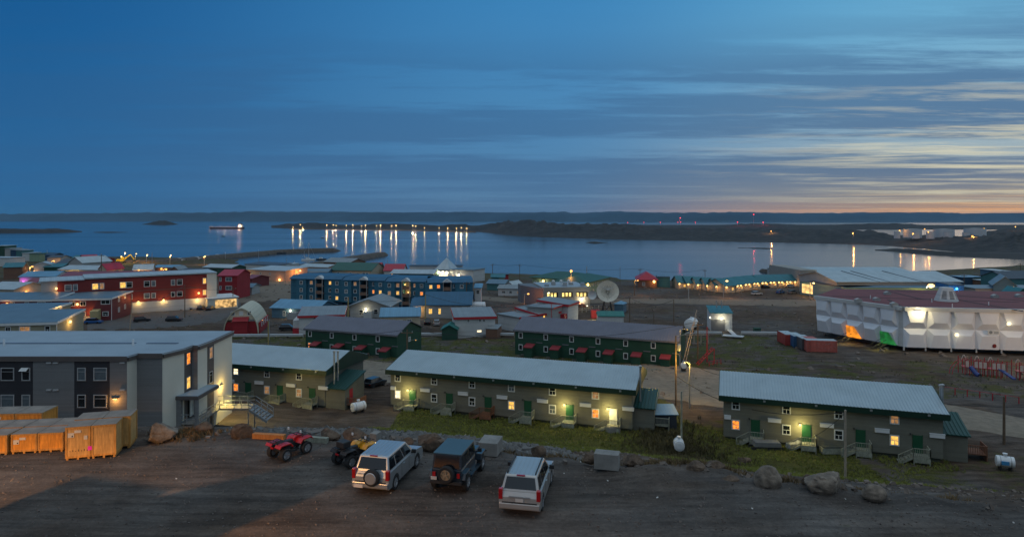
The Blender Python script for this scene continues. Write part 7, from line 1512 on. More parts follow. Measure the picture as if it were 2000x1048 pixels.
for px, py, D, lb in ((266, 527, 330, 'glowing orange lamp beside the white church like building'), (319, 525, 330, 'lamp between the harbour houses at the left'), (101, 509, 430, 'warm lamp among the cottages at the far left'), (58, 520, 350, 'orange lamp in front of the far left cottages'), (401, 530, 300, 'warm lamp by the dark green building'), (1947, 555, 235, 'yellow lamp beside the far right warehouse')):
    slamp(px, py, 0, lb, SOD, BULBO, 1200, 0.6, D=D)
slamp(526, 624, 664, 'curved arm street lamp on a yellowish pole by the quonset hut', SOD, BULBO, 0, 0.1, arm=-1.8)
slamp(800, 663, 690, 'curved arm street lamp by the right end of the short green row', SOD, BULBO, 0, 0.1, arm=1.2)
# out of sight lamp that lights the long green row's right end and the gravel street
slamp(1328, 642, 0, 'street lamp on the utility pole at the right end of the long green row', (1.0, 0.5, 0.08), BULB, 700, 0.06, D=121)
slamp(1347, 706, 0, 'curved arm street lamp over the gap between the middle and right row houses', (1.0, 0.62, 0.12), BULB, 1300, 0.07, D=94, arm=-0.9)
street_lamp(PD(2110, 118, 7.0), 9, 'street lamp of the school yard, just outside the right edge of the view', (1.0, 0.6, 0.28), 3000, arm=-1.5, group='')
# ------------------------------------------------------------------ utility poles and wires
def upole(px, pyt, pyb, label, m_=None, D=None, cross=True, r=0.15, lean=0.0, name='utility_pole', tr=False):
    g = G(px, pyb) if D is None else PD(px, D, ground((px - CX) * D / F, D)); h = ZD(pyt, g.y) - g.z
    t = empty(name, g, 0, label, 'utility pole', 'wooden utility poles')
    MB().tube([(0, 0, -1), (lean, 0, h)], r, 8, r * 0.75).build('pole', m_ or WOODP, t)
    if cross:
        MB().box(-1.1, 1.1, -0.08, 0.08, h - 0.7, h - 0.55).build('crossarm', m_ or WOODP, t)
        for x in (-0.95, 0, 0.95): MB().ring([(0.05, 0), (0.09, 0.08), (0.05, 0.24)], (x, 0, h - 0.55), 6).build('insulator', LMET, t)
    if tr: MB().ring([(0.28, 0), (0.3, 0.1), (0.3, 0.85), (0.2, 0.95)], (0.45, -0.1, h - 2.2), 12).build('transformer', LMET, t)
    return g + Vector((lean, 0, h))
P1 = upole(1320, 655, 840, 'tall dark pole right of the middle row house, with a lamp head on top', r=0.14, D=96, cross=False, tr=True)
P2 = upole(1331, 764, 862, 'shorter grey pole beside the upright white tank', cross=False, r=0.13, D=77, m_=POR)
P3 = upole(1651, 800, 905, 'pale pole standing in front of the right row house', cross=False, r=0.14, D=66, m_=mat('pale_pole_wood', (0.34, 0.28, 0.22), 0.85, var=0.2, kind='wood'))
P4 = upole(1961, 774, 866, 'brown pole beside the gravel street at the right edge', cross=False, r=0.17, D=79)
P5 = upole(1363, 628, 716, 'brown pole behind the long green row, beside the leaning props', cross=True, r=0.16, D=127)
P6 = upole(1381, 638, 712, 'red painted steel pole right of the brown pole', m_=REDT, cross=False, r=0.12, D=128)
P7 = upole(524, 626, 672, 'wooden pole below the quonset hut', D=142, m_=mat('yellow_wood', (0.34, 0.26, 0.10), 0.85), cross=False)
P8 = upole(250, 589, 645, 'pale bare pole in the car park left of the quonset hut', D=140, m_=mat('pale_pole_wood', (0.34, 0.28, 0.22)), cross=False, r=0.12, lean=0.9)
P9 = upole(361, 556, 627, 'thin dark pole in front of the hotel', D=190, cross=False)
P10 = upole(680, 580, 620, 'yellowish pole left of the light grey house', D=185, m_=mat('yellow_wood', (0.34, 0.26, 0.10)), cross=False, r=0.2)
P11 = upole(831, 575, 625, 'tall bare pole in front of the royal blue roofed hall', D=182, m_=mat('yellow_wood', (0.34, 0.26, 0.10)), cross=False, r=0.18)
P12 = upole(795, 643, 690, 'pole with a cross arm at the gable of the short green row', D=118)
P13 = upole(1077, 591, 625, 'thin pole between the two red edged white houses', D=170, m_=REDT, cross=False, r=0.1)
P14 = upole(962, 515, 541, 'utility pole on the shore ridge left of the green roofed building', D=330)
P15 = upole(1015, 516, 542, 'second utility pole on the shore ridge, nearer the green roofed building', D=330)
P16 = upole(1250, 524, 546, 'utility pole behind the crimson hipped house', D=300)
P17 = upole(1377, 526, 545, 'utility pole behind the teal terrace', D=320)
P18 = upole(1993, 514, 545, 'utility pole against the water at the right edge', D=300)
P19 = upole(455, 560, 598, 'utility pole in front of the crimson roofed house', D=215)
P20 = upole(198, 497, 535, 'pole with a cross arm before the long lamp lit white building', D=300, r=0.2)
P21 = upole(1316, 585, 640, 'thin bare pole left of the white tank on its trestle', D=150, cross=False, r=0.11)
P22 = upole(1277, 612, 642, 'short bare post on the dark flat behind the long green row', D=150, cross=False, r=0.1)
P23 = upole(1230, 580, 612, 'pole by the wire fence right of the big dish', D=170, cross=False)
P24 = upole(911, 550, 590, 'grey pole in front of the rightmost block of the blue terrace', D=210)
P25 = upole(1883, 536, 560, 'pole beside the deep blue arena porch', D=260)
P26 = upole(1211, 520, 548, 'slim mast right of the green roofed building', D=300, cross=False, r=0.1)
def wire(a, b, sag, label, r=0.03, m_=None):
    pts = [a.lerp(b, t / 14) - Vector((0, 0, sag * 4 * (t / 14) * (1 - t / 14))) for t in range(15)]
    o = MB().tube(pts, r, 4).build('power_cable', m_ or BLKP); return tag(o, label, 'cable', 'overhead cables')
wire(P1 - Vector((0, 0, 6)), P3 - Vector((0, 0, 0.2)), 2.2, 'cable from the tall dark pole to the pole before the right row house', 0.05)
wire(P1 - Vector((0, 0, 2)), PD(1440, 110, 13), 1.2, 'cable from the tall dark pole over the gravel street, upper one', 0.035)
wire(P1 - Vector((0, 0, 2.5)), PD(1425, 100, 10.5), 0.8, 'cable from the tall dark pole over the gravel street, lower one', 0.035)
wire(P1, P5, 0.8, 'slack cable from the tall dark pole to the pole behind the green row', 0.05, mat('pale_cable', (0.3, 0.28, 0.22), 0.7))
wire(PD(1850, 92, ZD(788, 92)), PD(2080, 92, ZD(792, 92)), 0.3, 'pair cable along the gravel street at the right', 0.05)
wire(P14, P15, 0.8, 'cable between the two shore ridge poles', 0.06); wire(P15, P16, 1.6, 'cable from the shore ridge to the crimson hipped house', 0.06); wire(P16, P17, 1.6, 'cable behind the teal terrace', 0.06)
wire(P3 - Vector((0, 0, 0.3)), PD(1575, 74, 9.5), 0.3, 'thin wire from the pale pole down to the lit door of the right row house', 0.025)
for k, (x0, x1) in enumerate(((1361, 1330), (1360, 1336))):
    a = PD(x0, 127, 17 - k); b = PD(x1, 120, 6.8); o = MB().tube([a, b], 0.06, 6).build('leaning_prop', mat('pale_pole_wood', (0.34, 0.28, 0.22))); tag(o, 'long pale prop leaning against the brown pole, %s' % ('upper' if k == 0 else 'lower and steeper'), 'prop')
wire(P9, P19, 1.2, 'cable from the hotel pole to the crimson roofed house', 0.05); wire(P8, P9, 1.5, 'cable over the car park before the hotel', 0.05)
wire(P10, P11, 1.6, 'cable above the light grey house', 0.05); wire(P11, P13, 2.2, 'cable from the blue roofed hall to the red edged white houses', 0.05); wire(P7, P12, 1.8, 'cable above the short green row', 0.045)
wire(P13, P23, 1.2, 'cable in front of the grey office building', 0.05); wire(P23, P21, 1.6, 'cable over the dark flat behind the long green row', 0.05); wire(P12, P5, 2.5, 'cable above the long green row roof', 0.045)
wire(P20, P19, 3.0, 'long cable above the hotel roof', 0.06); wire(P25, P18, 1.8, 'cable above the arena yard', 0.06)
for i, (px, pyt, D) in enumerate(((92, 488, 480), (197, 495, 420), (297, 493, 400), (440, 492, 560), (505, 487, 560), (560, 505, 470), (575, 510, 440), (708, 515, 400), (733, 512, 400), (757, 506, 420), (1146, 520, 300), (1283, 540, 300), (1530, 525, 330), (1100, 545, 240), (1345, 560, 230))):
    p = PD(px, D, max(0.0, ground((px - CX) * D / F, D))); o = MB().tube([(0, 0, -1), (0, 0, ZD(pyt, D) - p.z)], 0.16, 5).build('slim_mast', LMET); o.location = p; tag(o, 'slim bare mast against the water, %s from the left in the town' % (ORD + ['twelfth', 'thirteenth', 'fourteenth', 'fifteenth'])[i], 'mast', 'slim masts of the harbour town')
# ------------------------------------------------------------------ oil tanks
def oiltank(loc, r, L_, rz, label, tilt=0.0, legs=True, dome=True):
    t = empty('oil_tank', loc, rz, label, 'oil tank', 'white heating oil tanks')
    h = r + (0.35 if legs else 0)
    o = MB().ring([(r * 0.5, -L_ / 2 - r * 0.12), (r * 0.97, -L_ / 2), (r, -L_ / 2 + 0.05), (r, L_ / 2 - 0.05), (r * 0.97, L_ / 2), (r * 0.5, L_ / 2 + r * 0.12)], (0, 0, 0), 22, 'x').build('shell', BOXW, t, loc=(0, 0, h))
    o.rotation_euler = (0, tilt, 0)
    if dome: MB().ring([(0.16, 0), (0.16, 0.2), (0.24, 0.22), (0.24, 0.34)], (0, 0, r * 0.97), 10).build('manhole', BOXW, o)
    MB().ring([(r * 1.01, -0.05), (r * 1.01, 0.05)], (-L_ * 0.3, 0, 0), 22, 'x').ring([(r * 1.01, -0.05), (r * 1.01, 0.05)], (L_ * 0.3, 0, 0), 22, 'x').build('band', LMET, o)
    if legs:
        for x in (-L_ * 0.3, L_ * 0.3): MB().box(x - 0.08, x + 0.08, -r * 0.8, r * 0.8, -0.3, h - r * 0.75).build('saddle', BLKP, t)
    return t
g = G(700, 806); oiltank(g, 0.62, 1.9, math.radians(42), 'white heating oil tank on the grass between the left and middle row houses')
g = PT(1326, 868, 8.2); g.z = ground(g.x, g.y); oiltank(g, 0.62, 1.5, math.radians(80), 'round white tank end on the slope beside the short grey pole')
g = PD(1335, 119, 7.0); oiltank(g, 0.5, 1.2, math.radians(80), 'small round white tank at the right end of the long green row')
g = G(1963, 918); oiltank(g, 0.6, 1.6, math.radians(-25), 'white tank with a blue patch, low at the right edge')
MB().box(-0.45, 0.25, -0.66, -0.58, 0.75, 1.15).build('blue_patch', mat('sky_patch', (0.05, 0.25, 0.5), 0.5), bpy.data.objects['oil_tank.003'])
g = PD(1350, 152, 7.2); oiltank(g + Vector((0, 0, 1.5)), 1.25, 3.4, math.radians(60), 'large white tank raised on a timber trestle', legs=True)
m = MB()
for x in (-3.2, -1.6, 0, 1.6, 3.2):
    m.box(x - 0.1, x + 0.1, -1.6, -1.4, -1, 1.5)
m.box(-3.4, 3.4, -1.65, -1.35, 1.3, 1.5)
for k in range(12): m.box(-3.3 + k * 0.6, -3.25 + k * 0.6, -1.6, -1.55, 1.5, 2.5)
m.box(-3.4, 3.4, -1.65, -1.55, 2.45, 2.55)
o = m.build('timber_trestle', mat('pale_pole_wood', (0.34, 0.28, 0.22))); o.location = PD(1352, 149, 7.0); tag(o, 'timber trestle platform with a railing under the large white tank', 'platform')
g = PD(934, 205, 5.4); oiltank(g, 1.4, 4.4, 0.05, 'long white tank at the right end of the blue terrace', dome=False)
g = PD(1453, 230, 5.0); oiltank(PD(1461, 300, 3.6), 1.8, 4.0, 0.1, 'white tank in front of the teal terrace', dome=False)
# ------------------------------------------------------------------ pipe box (utilidor), containers, bins
UTL = mat('utilidor_white', (0.44, 0.46, 0.48), 0.6, var=0.08)
def pipebox(a, b, label, z=0.75, w=0.7, h=0.5):
    A = G(*a); B = G(*b); A.z = ground(A.x, A.y) + z; B.z = ground(B.x, B.y) + z; t = empty('pipe_box', (0, 0, 0), 0, label, 'pipe box', 'raised white pipe boxes')
    MB().bar(A, B, w, h).build('casing', UTL, t); n = int((B - A).length / 3)
    for k in range(n + 1): p = A.lerp(B, k / n); MB().box(p.x - 0.08, p.x + 0.08, p.y - 0.2, p.y + 0.2, p.z - z - 0.8, p.z - h / 2 - 0.003).build('support', POR, t)
    return t
pipebox((452, 662), (592, 661), 'raised white pipe box running from the street lamp to the short green row')
pipebox((817, 659), (1004, 658), 'raised white pipe box crossing the grass between the two green rows')
pipebox((1332, 655), (1410, 656), 'raised white pipe box left of the pump house'); pipebox((1448, 656), (1526, 657), 'raised white pipe box right of the pump house')
A = G(1420, 643); B = G(1440, 662); A.z += 0.3; B.z += 0.35; o = MB().bar(A, B, 1.1, 0.12).build('walkway', UTL); tag(o, 'pale ramp leading down from the pump house door', 'ramp')
A = G(1412, 660); B = G(1452, 662); A.z += 0.55; B.z += 0.55; o = MB().bar(A, B, 2.2, 0.14).build('walkway', UTL); tag(o, 'pale platform at the foot of the pump house ramp', 'ramp')
COR = [mat('container_' + n, c, 0.6, 0.2, var=0.2, kind='boards', step=0.28) for n, c in (('red', (0.30, 0.04, 0.035)), ('blue', (0.03, 0.10, 0.22)), ('dark', (0.08, 0.08, 0.09)), ('salmon', (0.42, 0.11, 0.09)))]
ca_ = PT(1562, 668, 9.2); ca_.z = 6.7
def container(loc, rz, L_, mt, label, graffiti=False, roof=None):
    t = empty('shipping_container', loc, rz, label, 'shipping container', 'shipping containers beside the school')
    MB().box(0, 2.44, 0, L_, 0.1, 2.5).build('shell', mt, t, bevel=0.03)
    m = MB()
    for x in (0, 2.44):
        for y in (0, L_): m.box(x - 0.07, x + 0.07, y - 0.07, y + 0.07, 0, 2.55)
    m.build('corner_post', mt, t); MB().box(0.1, 2.34, 0.1, L_ - 0.1, 2.502, 2.56).build('roof', roof or LTR, t)
    for x in (0.25, 1.27): MB().box(x, x + 0.92, -0.04, -0.003, 0.25, 2.35).build('door', mt, t)
    return t
A = PT(1530, 680, 6.7); rz_c = math.radians(8)
base = G(1575, 690)
for i, (mt, lb) in enumerate(((COR[0], 'dark red container furthest left in the row by the school'), (COR[1], 'blue container second in the row by the school'), (COR[2], 'dark grey container third in the row by the school'), (COR[3], 'salmon red container in the row by the school, painted with scrawl'))):
    g = G(1534 + i * 16.5, 676 + i * 4.2); container(g, math.radians(-4), 5.2, mt, lb, roof=(LTR if i < 3 else COR[3]))
c4 = bpy.data.objects['shipping_container.003']
g = G(1590, 688); t = container(g + Vector((-1.4, 0.2, 0)), math.radians(82), -0.01 - 6.0, COR[3], 'long salmon red container lying across the end of the row, with white scrawl')
rr = random.Random(5); m = MB()
for k in range(26):
    y = -0.4 - rr.random() * 5.2; z = 0.6 + rr.random() * 1.4; m.bar((-0.04, y, z), (-0.04, y - rr.uniform(0.1, 0.5), z + rr.uniform(-0.4, 0.4)), 0.05, 0.02)
m.build('scrawl', LGR, t)
MB().box(0, 1.6, 0, 1.2, 0, 1.2).build('bin', DGS); o = bpy.data.objects['bin']; o.name = 'waste_bin'; o.location = G(1474, 651); tag(o, 'dark green waste bin by the pipe box right of the pump house', 'bin')
# ------------------------------------------------------------------ playground
pg = empty('playground', (0, 0, 0), 0, 'long red framed playground with cream panels and a blue slide', 'playground')
CPN = mat('cream_play_panel', (0.66, 0.52, 0.44), 0.5); BSL = mat('blue_slide', (0.03, 0.06, 0.22), 0.35); PRP = mat('dark_red_tube', (0.34, 0.015, 0.03), 0.4)
A = G(1885, 733); B = G(1990, 742); B = A + (B - A) * 1.35; rr = random.Random(3); d = B - A
def pp(t, y=0.0, z=0.0): q = A + d * t; return Vector((q.x, q.y + y, ground(q.x, q.y) + z))
n = 16
for k in range(n + 1):
    for yy in (0, 1.8):
        if k in (9, 10, 11) and yy == 0: continue
        q = pp(k / n, yy); MB().tube([(0, 0, -0.3), (0, 0, 2.7 + 0.4 * (k % 3 == 0))], 0.07, 6).build('post', REDT, pg, loc=q)
for k in range(n):
    q0, q1 = pp(k / n), pp((k + 1) / n)
    if k not in (9, 10, 11):
        MB().bar(q0 + Vector((0, .9, 1.35)), q1 + Vector((0, .9, 1.35)), 1.7, 0.1).build('deck', PRP, pg)
        if k % 4 != 1: MB().bar(q0 + Vector((0.1, 0, 1.95)), q1 + Vector((-0.1, 0, 1.95)), 0.06, 1.05).build('panel', CPN, pg)
        if k % 3 == 0:
            MB().tube([q0.lerp(q1, s) + Vector((0, 0.9, 2.6 + 0.8 * math.sin(math.pi * s))) for s in (0, .2, .4, .6, .8, 1)], 0.06, 6).build('arch', CPN, pg)
    for yy in (0, 1.8): MB().bar(q0 + Vector((0, yy, 2.55)), q1 + Vector((0, yy, 2.55)), 0.06).build('rail', REDT, pg)
q = pp(0.46, 0, 1.4); MB().add([(0, 0, 0), (0.6, 0, 0), (1.5, -2.2, -1.25), (0.9, -2.2, -1.25), (0, 0, 0.22), (0.6, 0, 0.22), (1.5, -2.2, -1.05), (0.9, -2.2, -1.05)], [(3, 2, 1, 0), (4, 5, 6, 7), (0, 1, 5, 4), (1, 2, 6, 5), (2, 3, 7, 6), (3, 0, 4, 7)]).build('slide', BSL, pg, loc=q)
q = pp(0.09, -0.3, 0); MB().tube([(0, 0.5, 1.4), (0.1, 0, 1.0), (0.2, -0.5, 0.5), (0.4, -0.9, 0.25)], 0.4, 10).build('slide', BSL, pg, loc=q)
q = pp(0.0); MB().tube([q + Vector((0, 0.5, 2.6)), q + Vector((-1.0, 0.4, 2.1)), q + Vector((-2.0, 0.2, 1.1)), q + Vector((-2.4, 0, -0.1))], 0.05, 6).tube([q + Vector((0, 1.3, 2.6)), q + Vector((-1.0, 1.2, 2.1)), q + Vector((-2.0, 1.0, 1.1)), q + Vector((-2.4, 0.8, -0.1))], 0.05, 6).build('climbing_arch', REDT, pg)
# rail fences by the street
fence((1842, 768), (1990, 790), 6, 1.1, 'low red rail fence beyond the gravel street at the right', REDT, rails=(1.0,))
fence((1385, 716), (1408, 712), 3, 1.0, 'short red rail fence left of the right row house roof', REDT, rails=(1.0, 0.5))
m = MB(); A = G(1362, 716); m.bar(A + Vector((0, 0, 0)), A + Vector((3.6, 1, 3.2)), 0.12).bar(A + Vector((0, 1.2, 0)), A + Vector((3.6, 2.2, 3.2)), 0.12)
for k in range(7): m.bar(A + Vector((0.5 * k, 0.14 * k, 0.45 * k)), A + Vector((0.5 * k, 0.14 * k + 1.2, 0.45 * k)), 0.08)
m.bar(A + Vector((3.6, 1, 3.2)), A + Vector((3.6, 1, -0.5)), 0.12); o = m.build('steel_stairs', REDT); tag(o, 'red steel stairs with open treads beside the brown pole', 'stairs')
# ------------------------------------------------------------------ parked town cars
def towncar_proto(paint):
    t = empty('parked_car', (0, 0, 0)); 
    MB().prism([(-2.1, 0.35), (2.1, 0.35), (2.15, 0.75), (1.2, 0.95), (-2.1, 1.0)], -0.88, 0.88, 'x').build('body', paint, t, bevel=0.06)
    MB().add([(-0.8, -1.95, 0.98), (0.8, -1.95, 0.98), (0.8, 1.15, 0.98), (-0.8, 1.15, 0.98), (-0.66, -1.6, 1.55), (0.66, -1.6, 1.55), (0.66, 0.45, 1.55), (-0.66, 0.45, 1.55)], [(0, 1, 5, 4), (1, 2, 6, 5), (2, 3, 7, 6), (3, 0, 4, 7), (3, 2, 1, 0), (4, 5, 6, 7)]).build('window_band', CGL, t)
    MB().box(-0.68, 0.68, -1.6, 0.45, 1.551, 1.6).build('roof', paint, t, bevel=0.02)
    for x in (-0.78, 0.78):
        for y in (-1.3, 1.3): shared('wheel', 'tcw', lambda: MB().ring([(0.2, -0.12), (0.34, -0.11), (0.34, 0.11), (0.2, 0.12)], (0, 0, 0), 14, 'x'), TYRE, t, (x, y, 0.34))
    for x in (-0.7, 0.7): MB().box(x - 0.14, x + 0.14, -2.13, -2.1, 0.72, 0.9).build('tail_lamp', TAIL, t)
    return t
CP = {n: mat('car_paint_' + n, c, 0.3, 0.3, var=0.05, coat=0.6) for n, c in (('black', (0.012, 0.012, 0.015)), ('white', (0.5, 0.5, 0.5)), ('blue', (0.015, 0.10, 0.32)), ('grey', (0.14, 0.15, 0.16)), ('red', (0.3, 0.02, 0.02)))}
for px, py, c, rz_, lb in ((732, 755, 'black', -28, 'black hatchback in the lane between the left and middle row houses'), (183, 633, 'blue', -80, 'blue pickup like car beside the tan house'), (277, 629, 'black', -55, 'dark car alone in the car park before the hotel'), (340, 628, 'black', -80, 'dark car beside the thin pole before the hotel'), (341, 606, 'grey', -70, 'grey car with warm lit side under the hotel wall'), (366, 606, 'white', -80, 'white car under the hotel wall'), (393, 606, 'black', 10, 'black car at the end of the hotel wall, left one'), (411, 607, 'black', 5, 'black car at the end of the hotel wall, right one'), (562, 645, 'black', -80, 'black car between the quonset hut and the short green row'), (835, 634, 'black', 5, 'black car left of the white pickup by the green shed'), (853, 635, 'white', 5, 'white car in front of the royal blue roofed hall'), (1478, 576, 'white', -75, 'silver white van on the flat before the teal terrace'), (1495, 563, 'black', -60, 'dark car on the slope of the teal terrace'), (1543, 561, 'white', -80, 'white car by the lit door of the arena wing'), (510, 546, 'white', -80, 'white car parked below the pinkish building, left one'), (524, 547, 'white', -80, 'white car parked below the pinkish building, right one'), (540, 547, 'grey', -80, 'grey car by the lit entrance of the pinkish building'), (1548, 574, 'grey', -60, 'grey car in the yard left of the arena'), (1524, 573, 'blue', -50, 'blue car in the yard left of the arena')):
    g = G(px, py); t = towncar_proto(CP[c]); t.location = g; t.rotation_euler = (0, 0, math.radians(rz_)); tag(t, lb, 'car', 'cars parked in the town')
# construction machine glowing near the harbour
g = G(236, 514); t = empty('excavator', g, 0.2, 'yellow excavator under bright work lights near the left harbour', 'excavator')
EXY = mat('machine_yellow', (0.6, 0.36, 0.02), 0.5); MB().box(-3, 3, -1.5, 1.5, 0.3, 1.3).build('track', BLKP, t); MB().box(-2.6, 2.2, -1.4, 1.4, 1.31, 3.0).build('body', EXY, t); MB().box(0.6, 2.2, -1.3, 0.1, 3.01, 4.4).build('cab', EXY, t)
MB().bar((2.0, 0, 2.6), (6.5, 0, 6.2), 0.6, 0.8).bar((6.5, 0, 6.2), (9, 0, 2.4), 0.45, 0.6).build('boom', EXY, t); MB().box(8.3, 9.8, -0.7, 0.7, 1.0, 2.4).build('bucket', DMET, t); plight(t, (3, -9, 6), 3000, (1, 0.75, 0.2), 0.3); MB().ball((1, -1.8, 4.8), 0.5).build('work_lamp', BULB, t)
# things around the row houses
g = G(1474, 880); t = empty('sled_trailer', g, -0.05, 'grey covered trailer on runners below the left door of the right row house', 'trailer'); MB().prism([(0, 0.35), (3.2, 0.35), (3.1, 0.9), (0.1, 0.95)], 0, 1.3, 'y').build('cover', mat('grey_tarp', (0.16, 0.16, 0.16), 0.8), t, bevel=0.05); MB().box(-0.4, 3.4, 0.1, 0.2, 0, 0.3).build('runner', DMET, t); MB().box(-0.4, 3.4, 1.1, 1.2, 0, 0.3).build('runner', DMET, t)
g = G(1607, 890); t = empty('pallet_stack', g, 0.0, 'low stack of weathered boards against the right row house', 'board stack'); MB().box(0, 3.6, 0, 0.9, 0, 0.7).build('board', POR, t); MB().box(0.1, 3.5, -0.02, 0.86, 0.72, 0.84).build('cover_sheet', OLVS, t)
for k, (px, py, L_, a, lb) in enumerate(((1187, 850, 1.6, 0.2, 'grey crate like box under the right lit porch of the middle row house'), (700, 857, 0, 0, ''))):
    if L_: g = G(px, py); o = MB().box(0, L_, 0, 1.0, 0, 0.8).build('storage_box', CONC); o.location = g; tag(o, lb, 'box')
g = G(1310, 838); t = empty('tarp_shelter', g, 0.0, 'dark shelter with a pale blue tarpaulin roof beside the middle row house', 'shelter'); MB().box(-2.6, 0.8, 0, 2.4, -0.3, 1.9).build('wall', DKRF, t); MB().prism([(-0.3, 1.9), (2.6, 2.5), (2.6, 2.6), (-0.3, 2.0)], -2.8, 1.0, 'x').build('roof', SKR, t)
g = G(1553, 878); t = empty('snow_machine', g, 0.3, 'pale wrapped snowmobile beside the lit porch of the right row house', 'snowmobile'); MB().prism([(-1.2, 0.2), (1.1, 0.2), (1.3, 0.5), (0.6, 0.95), (0.1, 0.7), (-1.1, 0.75)], -0.35, 0.35, 'y').build('body', LGR, t, bevel=0.08); MB().bar((-0.2, -0.4, 0.08), (1.5, -0.4, 0.1), 0.1, 0.08).bar((-0.2, 0.4, 0.08), (1.5, 0.4, 0.1), 0.1, 0.08).build('ski', DMET, t)
# ------------------------------------------------------------------ rubble, grass, scattered small stones
def scatter(name, n, mk, m, seed, kind='stuff'):
    vs, fs = [], []; rr = random.Random(seed)
    for _ in range(n):
        r = mk(rr)
        if r is None: continue
        v, f = r; b = len(vs); vs += v; fs += [tuple(i + b for i in q) for q in f]
    me = bpy.data.meshes.new(name); me.from_pydata(vs, [], fs); me.materials.append(m); me.update()
    o = bpy.data.objects.new(name, me); COL.objects.link(o); o['kind'] = kind; return o
CUBE = [(-1, -1, -1), (1, -1, -1), (1, 1, -1), (-1, 1, -1), (-1, -1, 1), (1, -1, 1), (1, 1, 1), (-1, 1, 1)]
CF = [(3, 2, 1, 0), (4, 5, 6, 7), (0, 1, 5, 4), (1, 2, 6, 5), (2, 3, 7, 6), (3, 0, 4, 7)]
def stone(rr, p, s):
    R = Matrix.Rotation(rr.uniform(0, 6.28), 3, Vector((rr.uniform(-1, 1), rr.uniform(-1, 1), rr.uniform(-1, 1))).normalized())
    a = Vector((s * rr.uniform(0.6, 1.2), s * rr.uniform(0.5, 1.1), s * rr.uniform(0.4, 0.8)))
    return [tuple(p + R @ Vector((c[0] * a.x * rr.uniform(0.6, 1.1), c[1] * a.y * rr.uniform(0.6, 1.1), c[2] * a.z * rr.uniform(0.6, 1.1)))) for c in CUBE], CF
def band(rr, t0, t1, x0, x1):
    x = rr.uniform(x0, x1); ye = interp(EDGE, x); yf = interp(FOOT, x); t = rr.uniform(t0, t1); y = lerp(ye, yf, t); return x, y, rough(x, y)
def mk_rub(rr):
    x, y, z = band(rr, 0.06, 0.55, -20, 4)
    if rr.random() > sst((x + 19) / 6) * sst((5 - x) / 5) + 0.1: return None
    return stone(rr, Vector((x, y, z + 0.05)), rr.choice((0.07, 0.1, 0.14, 0.2, 0.3)) * 1.2)
scatter('rubble', 15000, mk_rub, mat('grey_rubble', (0.13, 0.125, 0.12), 0.9, var=0.4, scale=0.6), 1)
def mk_rub2(rr):
    x, y, z = band(rr, 0.0, 0.9, -20, 60)
    return stone(rr, Vector((x, y, z + 0.02)), rr.choice((0.03, 0.04, 0.06, 0.09, 0.16)))
scatter('loose_stones', 5000, mk_rub2, mat('brown_stone', (0.15, 0.12, 0.10), 0.9, var=0.4, scale=0.6), 2)
def mk_peb(rr):
    x = rr.uniform(-34, 30); y = rr.uniform(22, interp(EDGE, x) + 1); return stone(rr, Vector((x, y, rough(x, y))), rr.choice((0.015, 0.02, 0.03, 0.05)))
scatter('gravel', 7000, mk_peb, mat('pale_pebble', (0.11, 0.09, 0.08), 0.9, var=0.5, scale=0.6), 4)
def mk_lit(rr):
    x = rr.uniform(-30, 28); y = rr.uniform(24, interp(FOOT, x) + 2); z = rough(x, y) + 0.02; s = rr.uniform(0.03, 0.07); a = rr.uniform(0, 3)
    c, d = math.cos(a) * s, math.sin(a) * s; return [(x - c, y - d, z), (x + d, y - c, z + 0.02), (x + c, y + d, z + 0.05), (x - d, y + c, z + 0.01)], [(0, 1, 2, 3)]
scatter('litter', 60, mk_lit, mat('litter_paper', (0.45, 0.44, 0.42), 0.8), 9)
def mk_far(rr):
    D = rr.uniform(100, 330); px = rr.uniform(0, 2000); x = (px - CX) * D / F; return stone(rr, Vector((x, D, rough(x, D))), rr.choice((0.12, 0.2, 0.3, 0.5)))
scatter('field_stones', 2600, mk_far, mat('brown_stone', (0.15, 0.12, 0.10)), 6)
def tuft(rr, x, y, z, h, n=7):
    v, f = [], []
    for _ in range(n):
        a = rr.uniform(0, 6.28); lx, ly = math.cos(a), math.sin(a); w = h * 0.07; bx_ = x + rr.uniform(-1, 1) * h * 0.35; by = y + rr.uniform(-1, 1) * h * 0.35; l = rr.uniform(0.2, 0.7) * h; hh = h * rr.uniform(0.6, 1.1)
        i = len(v); v += [(bx_ - ly * w, by + lx * w, z - 0.03), (bx_ + ly * w, by - lx * w, z - 0.03), (bx_ + lx * l * 0.5 + ly * w * 0.6, by + ly * l * 0.5 - lx * w * 0.6, z + hh * 0.65), (bx_ + lx * l, by + ly * l, z + hh)]
        f += [(i, i + 1, i + 2), (i, i + 2, i + 3)]
    return v, f
def gm(rr, lo, hi, x0, x1, hmin, hmax, dens=0.4):
    for _ in range(6):
        x = rr.uniform(x0, x1); ye = interp(EDGE, x); yf = interp(FOOT, x); y = lerp(ye, yf, rr.uniform(lo, hi))
        if grassy(x, y) + noise.noise(Vector((x * 0.2, y * 0.2, 0))) * 0.9 > dens: return tuft(rr, x, y, rough(x, y), rr.uniform(hmin, hmax))
    return None
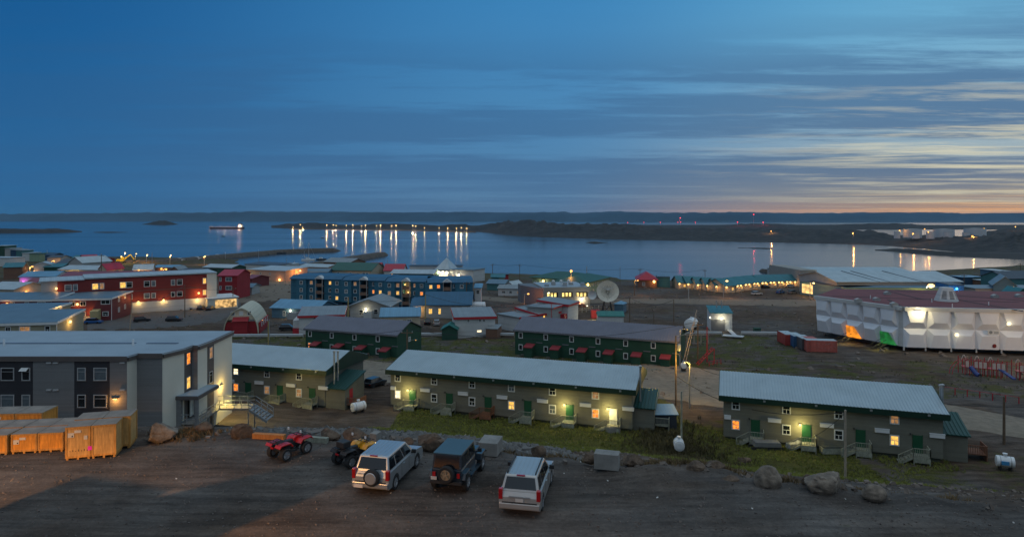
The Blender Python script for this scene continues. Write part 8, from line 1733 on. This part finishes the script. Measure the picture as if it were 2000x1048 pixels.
GR1 = mat('grass_blades', (0.19, 0.20, 0.035), 0.8, var=0.5, scale=0.25); GR2 = mat('dry_grass_blades', (0.17, 0.115, 0.055), 0.85, var=0.4, scale=0.4)
scatter('grass', 21000, lambda rr: gm(rr, 0.35, 1.35, -17, 50, 0.12, 0.34), GR1, 11)
def mk_dry(rr):
    c = rr.choice(((7.6, 35.6, 1.5), (9.3, 34.8, 1.6), (11.5, 34.2, 1.3), (13.0, 33.2, 1.0), (16.5, 33.4, 1.5), (3.2, 37.0, 1.5), (20, 33, 2), (-19, 38.6, 1.4), (1, 38, 1.5)))
    x = rr.gauss(c[0], c[2] * 0.6); y = rr.gauss(c[1] - 1.2, 0.55); return tuft(rr, x, y, rough(x, y), rr.uniform(0.15, 0.4))
scatter('dry_grass', 2600, mk_dry, GR2, 12)
def mk_bush(rr):
    x = rr.gauss(19.6, 2.4); y = rr.gauss(77, 5.5); return tuft(rr, x, y, rough(x, y), rr.uniform(0.3, 0.75))
scatter('willow_scrub', 2000, mk_bush, mat('scrub_leaf', (0.085, 0.07, 0.028), 0.85, var=0.5, scale=0.3), 13)
def mk_field(rr):
    D = rr.uniform(98, 330); px = rr.uniform(-20, 2020); x = (px - CX) * D / F
    if grassy(x, D) + noise.noise(Vector((x * 0.08, D * 0.08, 3))) * 0.8 < 0.45: return None
    return tuft(rr, x, D, rough(x, D), rr.uniform(0.2, 0.5), 4)
scatter('field_grass', 15000, mk_field, mat('field_grass_blades', (0.06, 0.065, 0.022), 0.85, var=0.5, scale=0.1), 14)
# ------------------------------------------------------------------ air between the town and the far shore
hm = bpy.data.materials.new('haze_air'); hm.use_nodes = True; t_ = hm.node_tree; t_.nodes.remove(t_.nodes['Principled BSDF'])
v_ = t_.nodes.new('ShaderNodeVolumePrincipled'); v_.inputs['Color'].default_value = (0.30, 0.68, 1.0, 1); v_.inputs['Density'].default_value = 0.000014; v_.inputs['Anisotropy'].default_value = 0.0
t_.links.new(v_.outputs[0], t_.nodes['Material Output'].inputs['Volume'])
hz_ = MB().box(-32000, 32000, -400, 26000, -6, 420).build('haze', hm); hz_['kind'] = 'stuff'
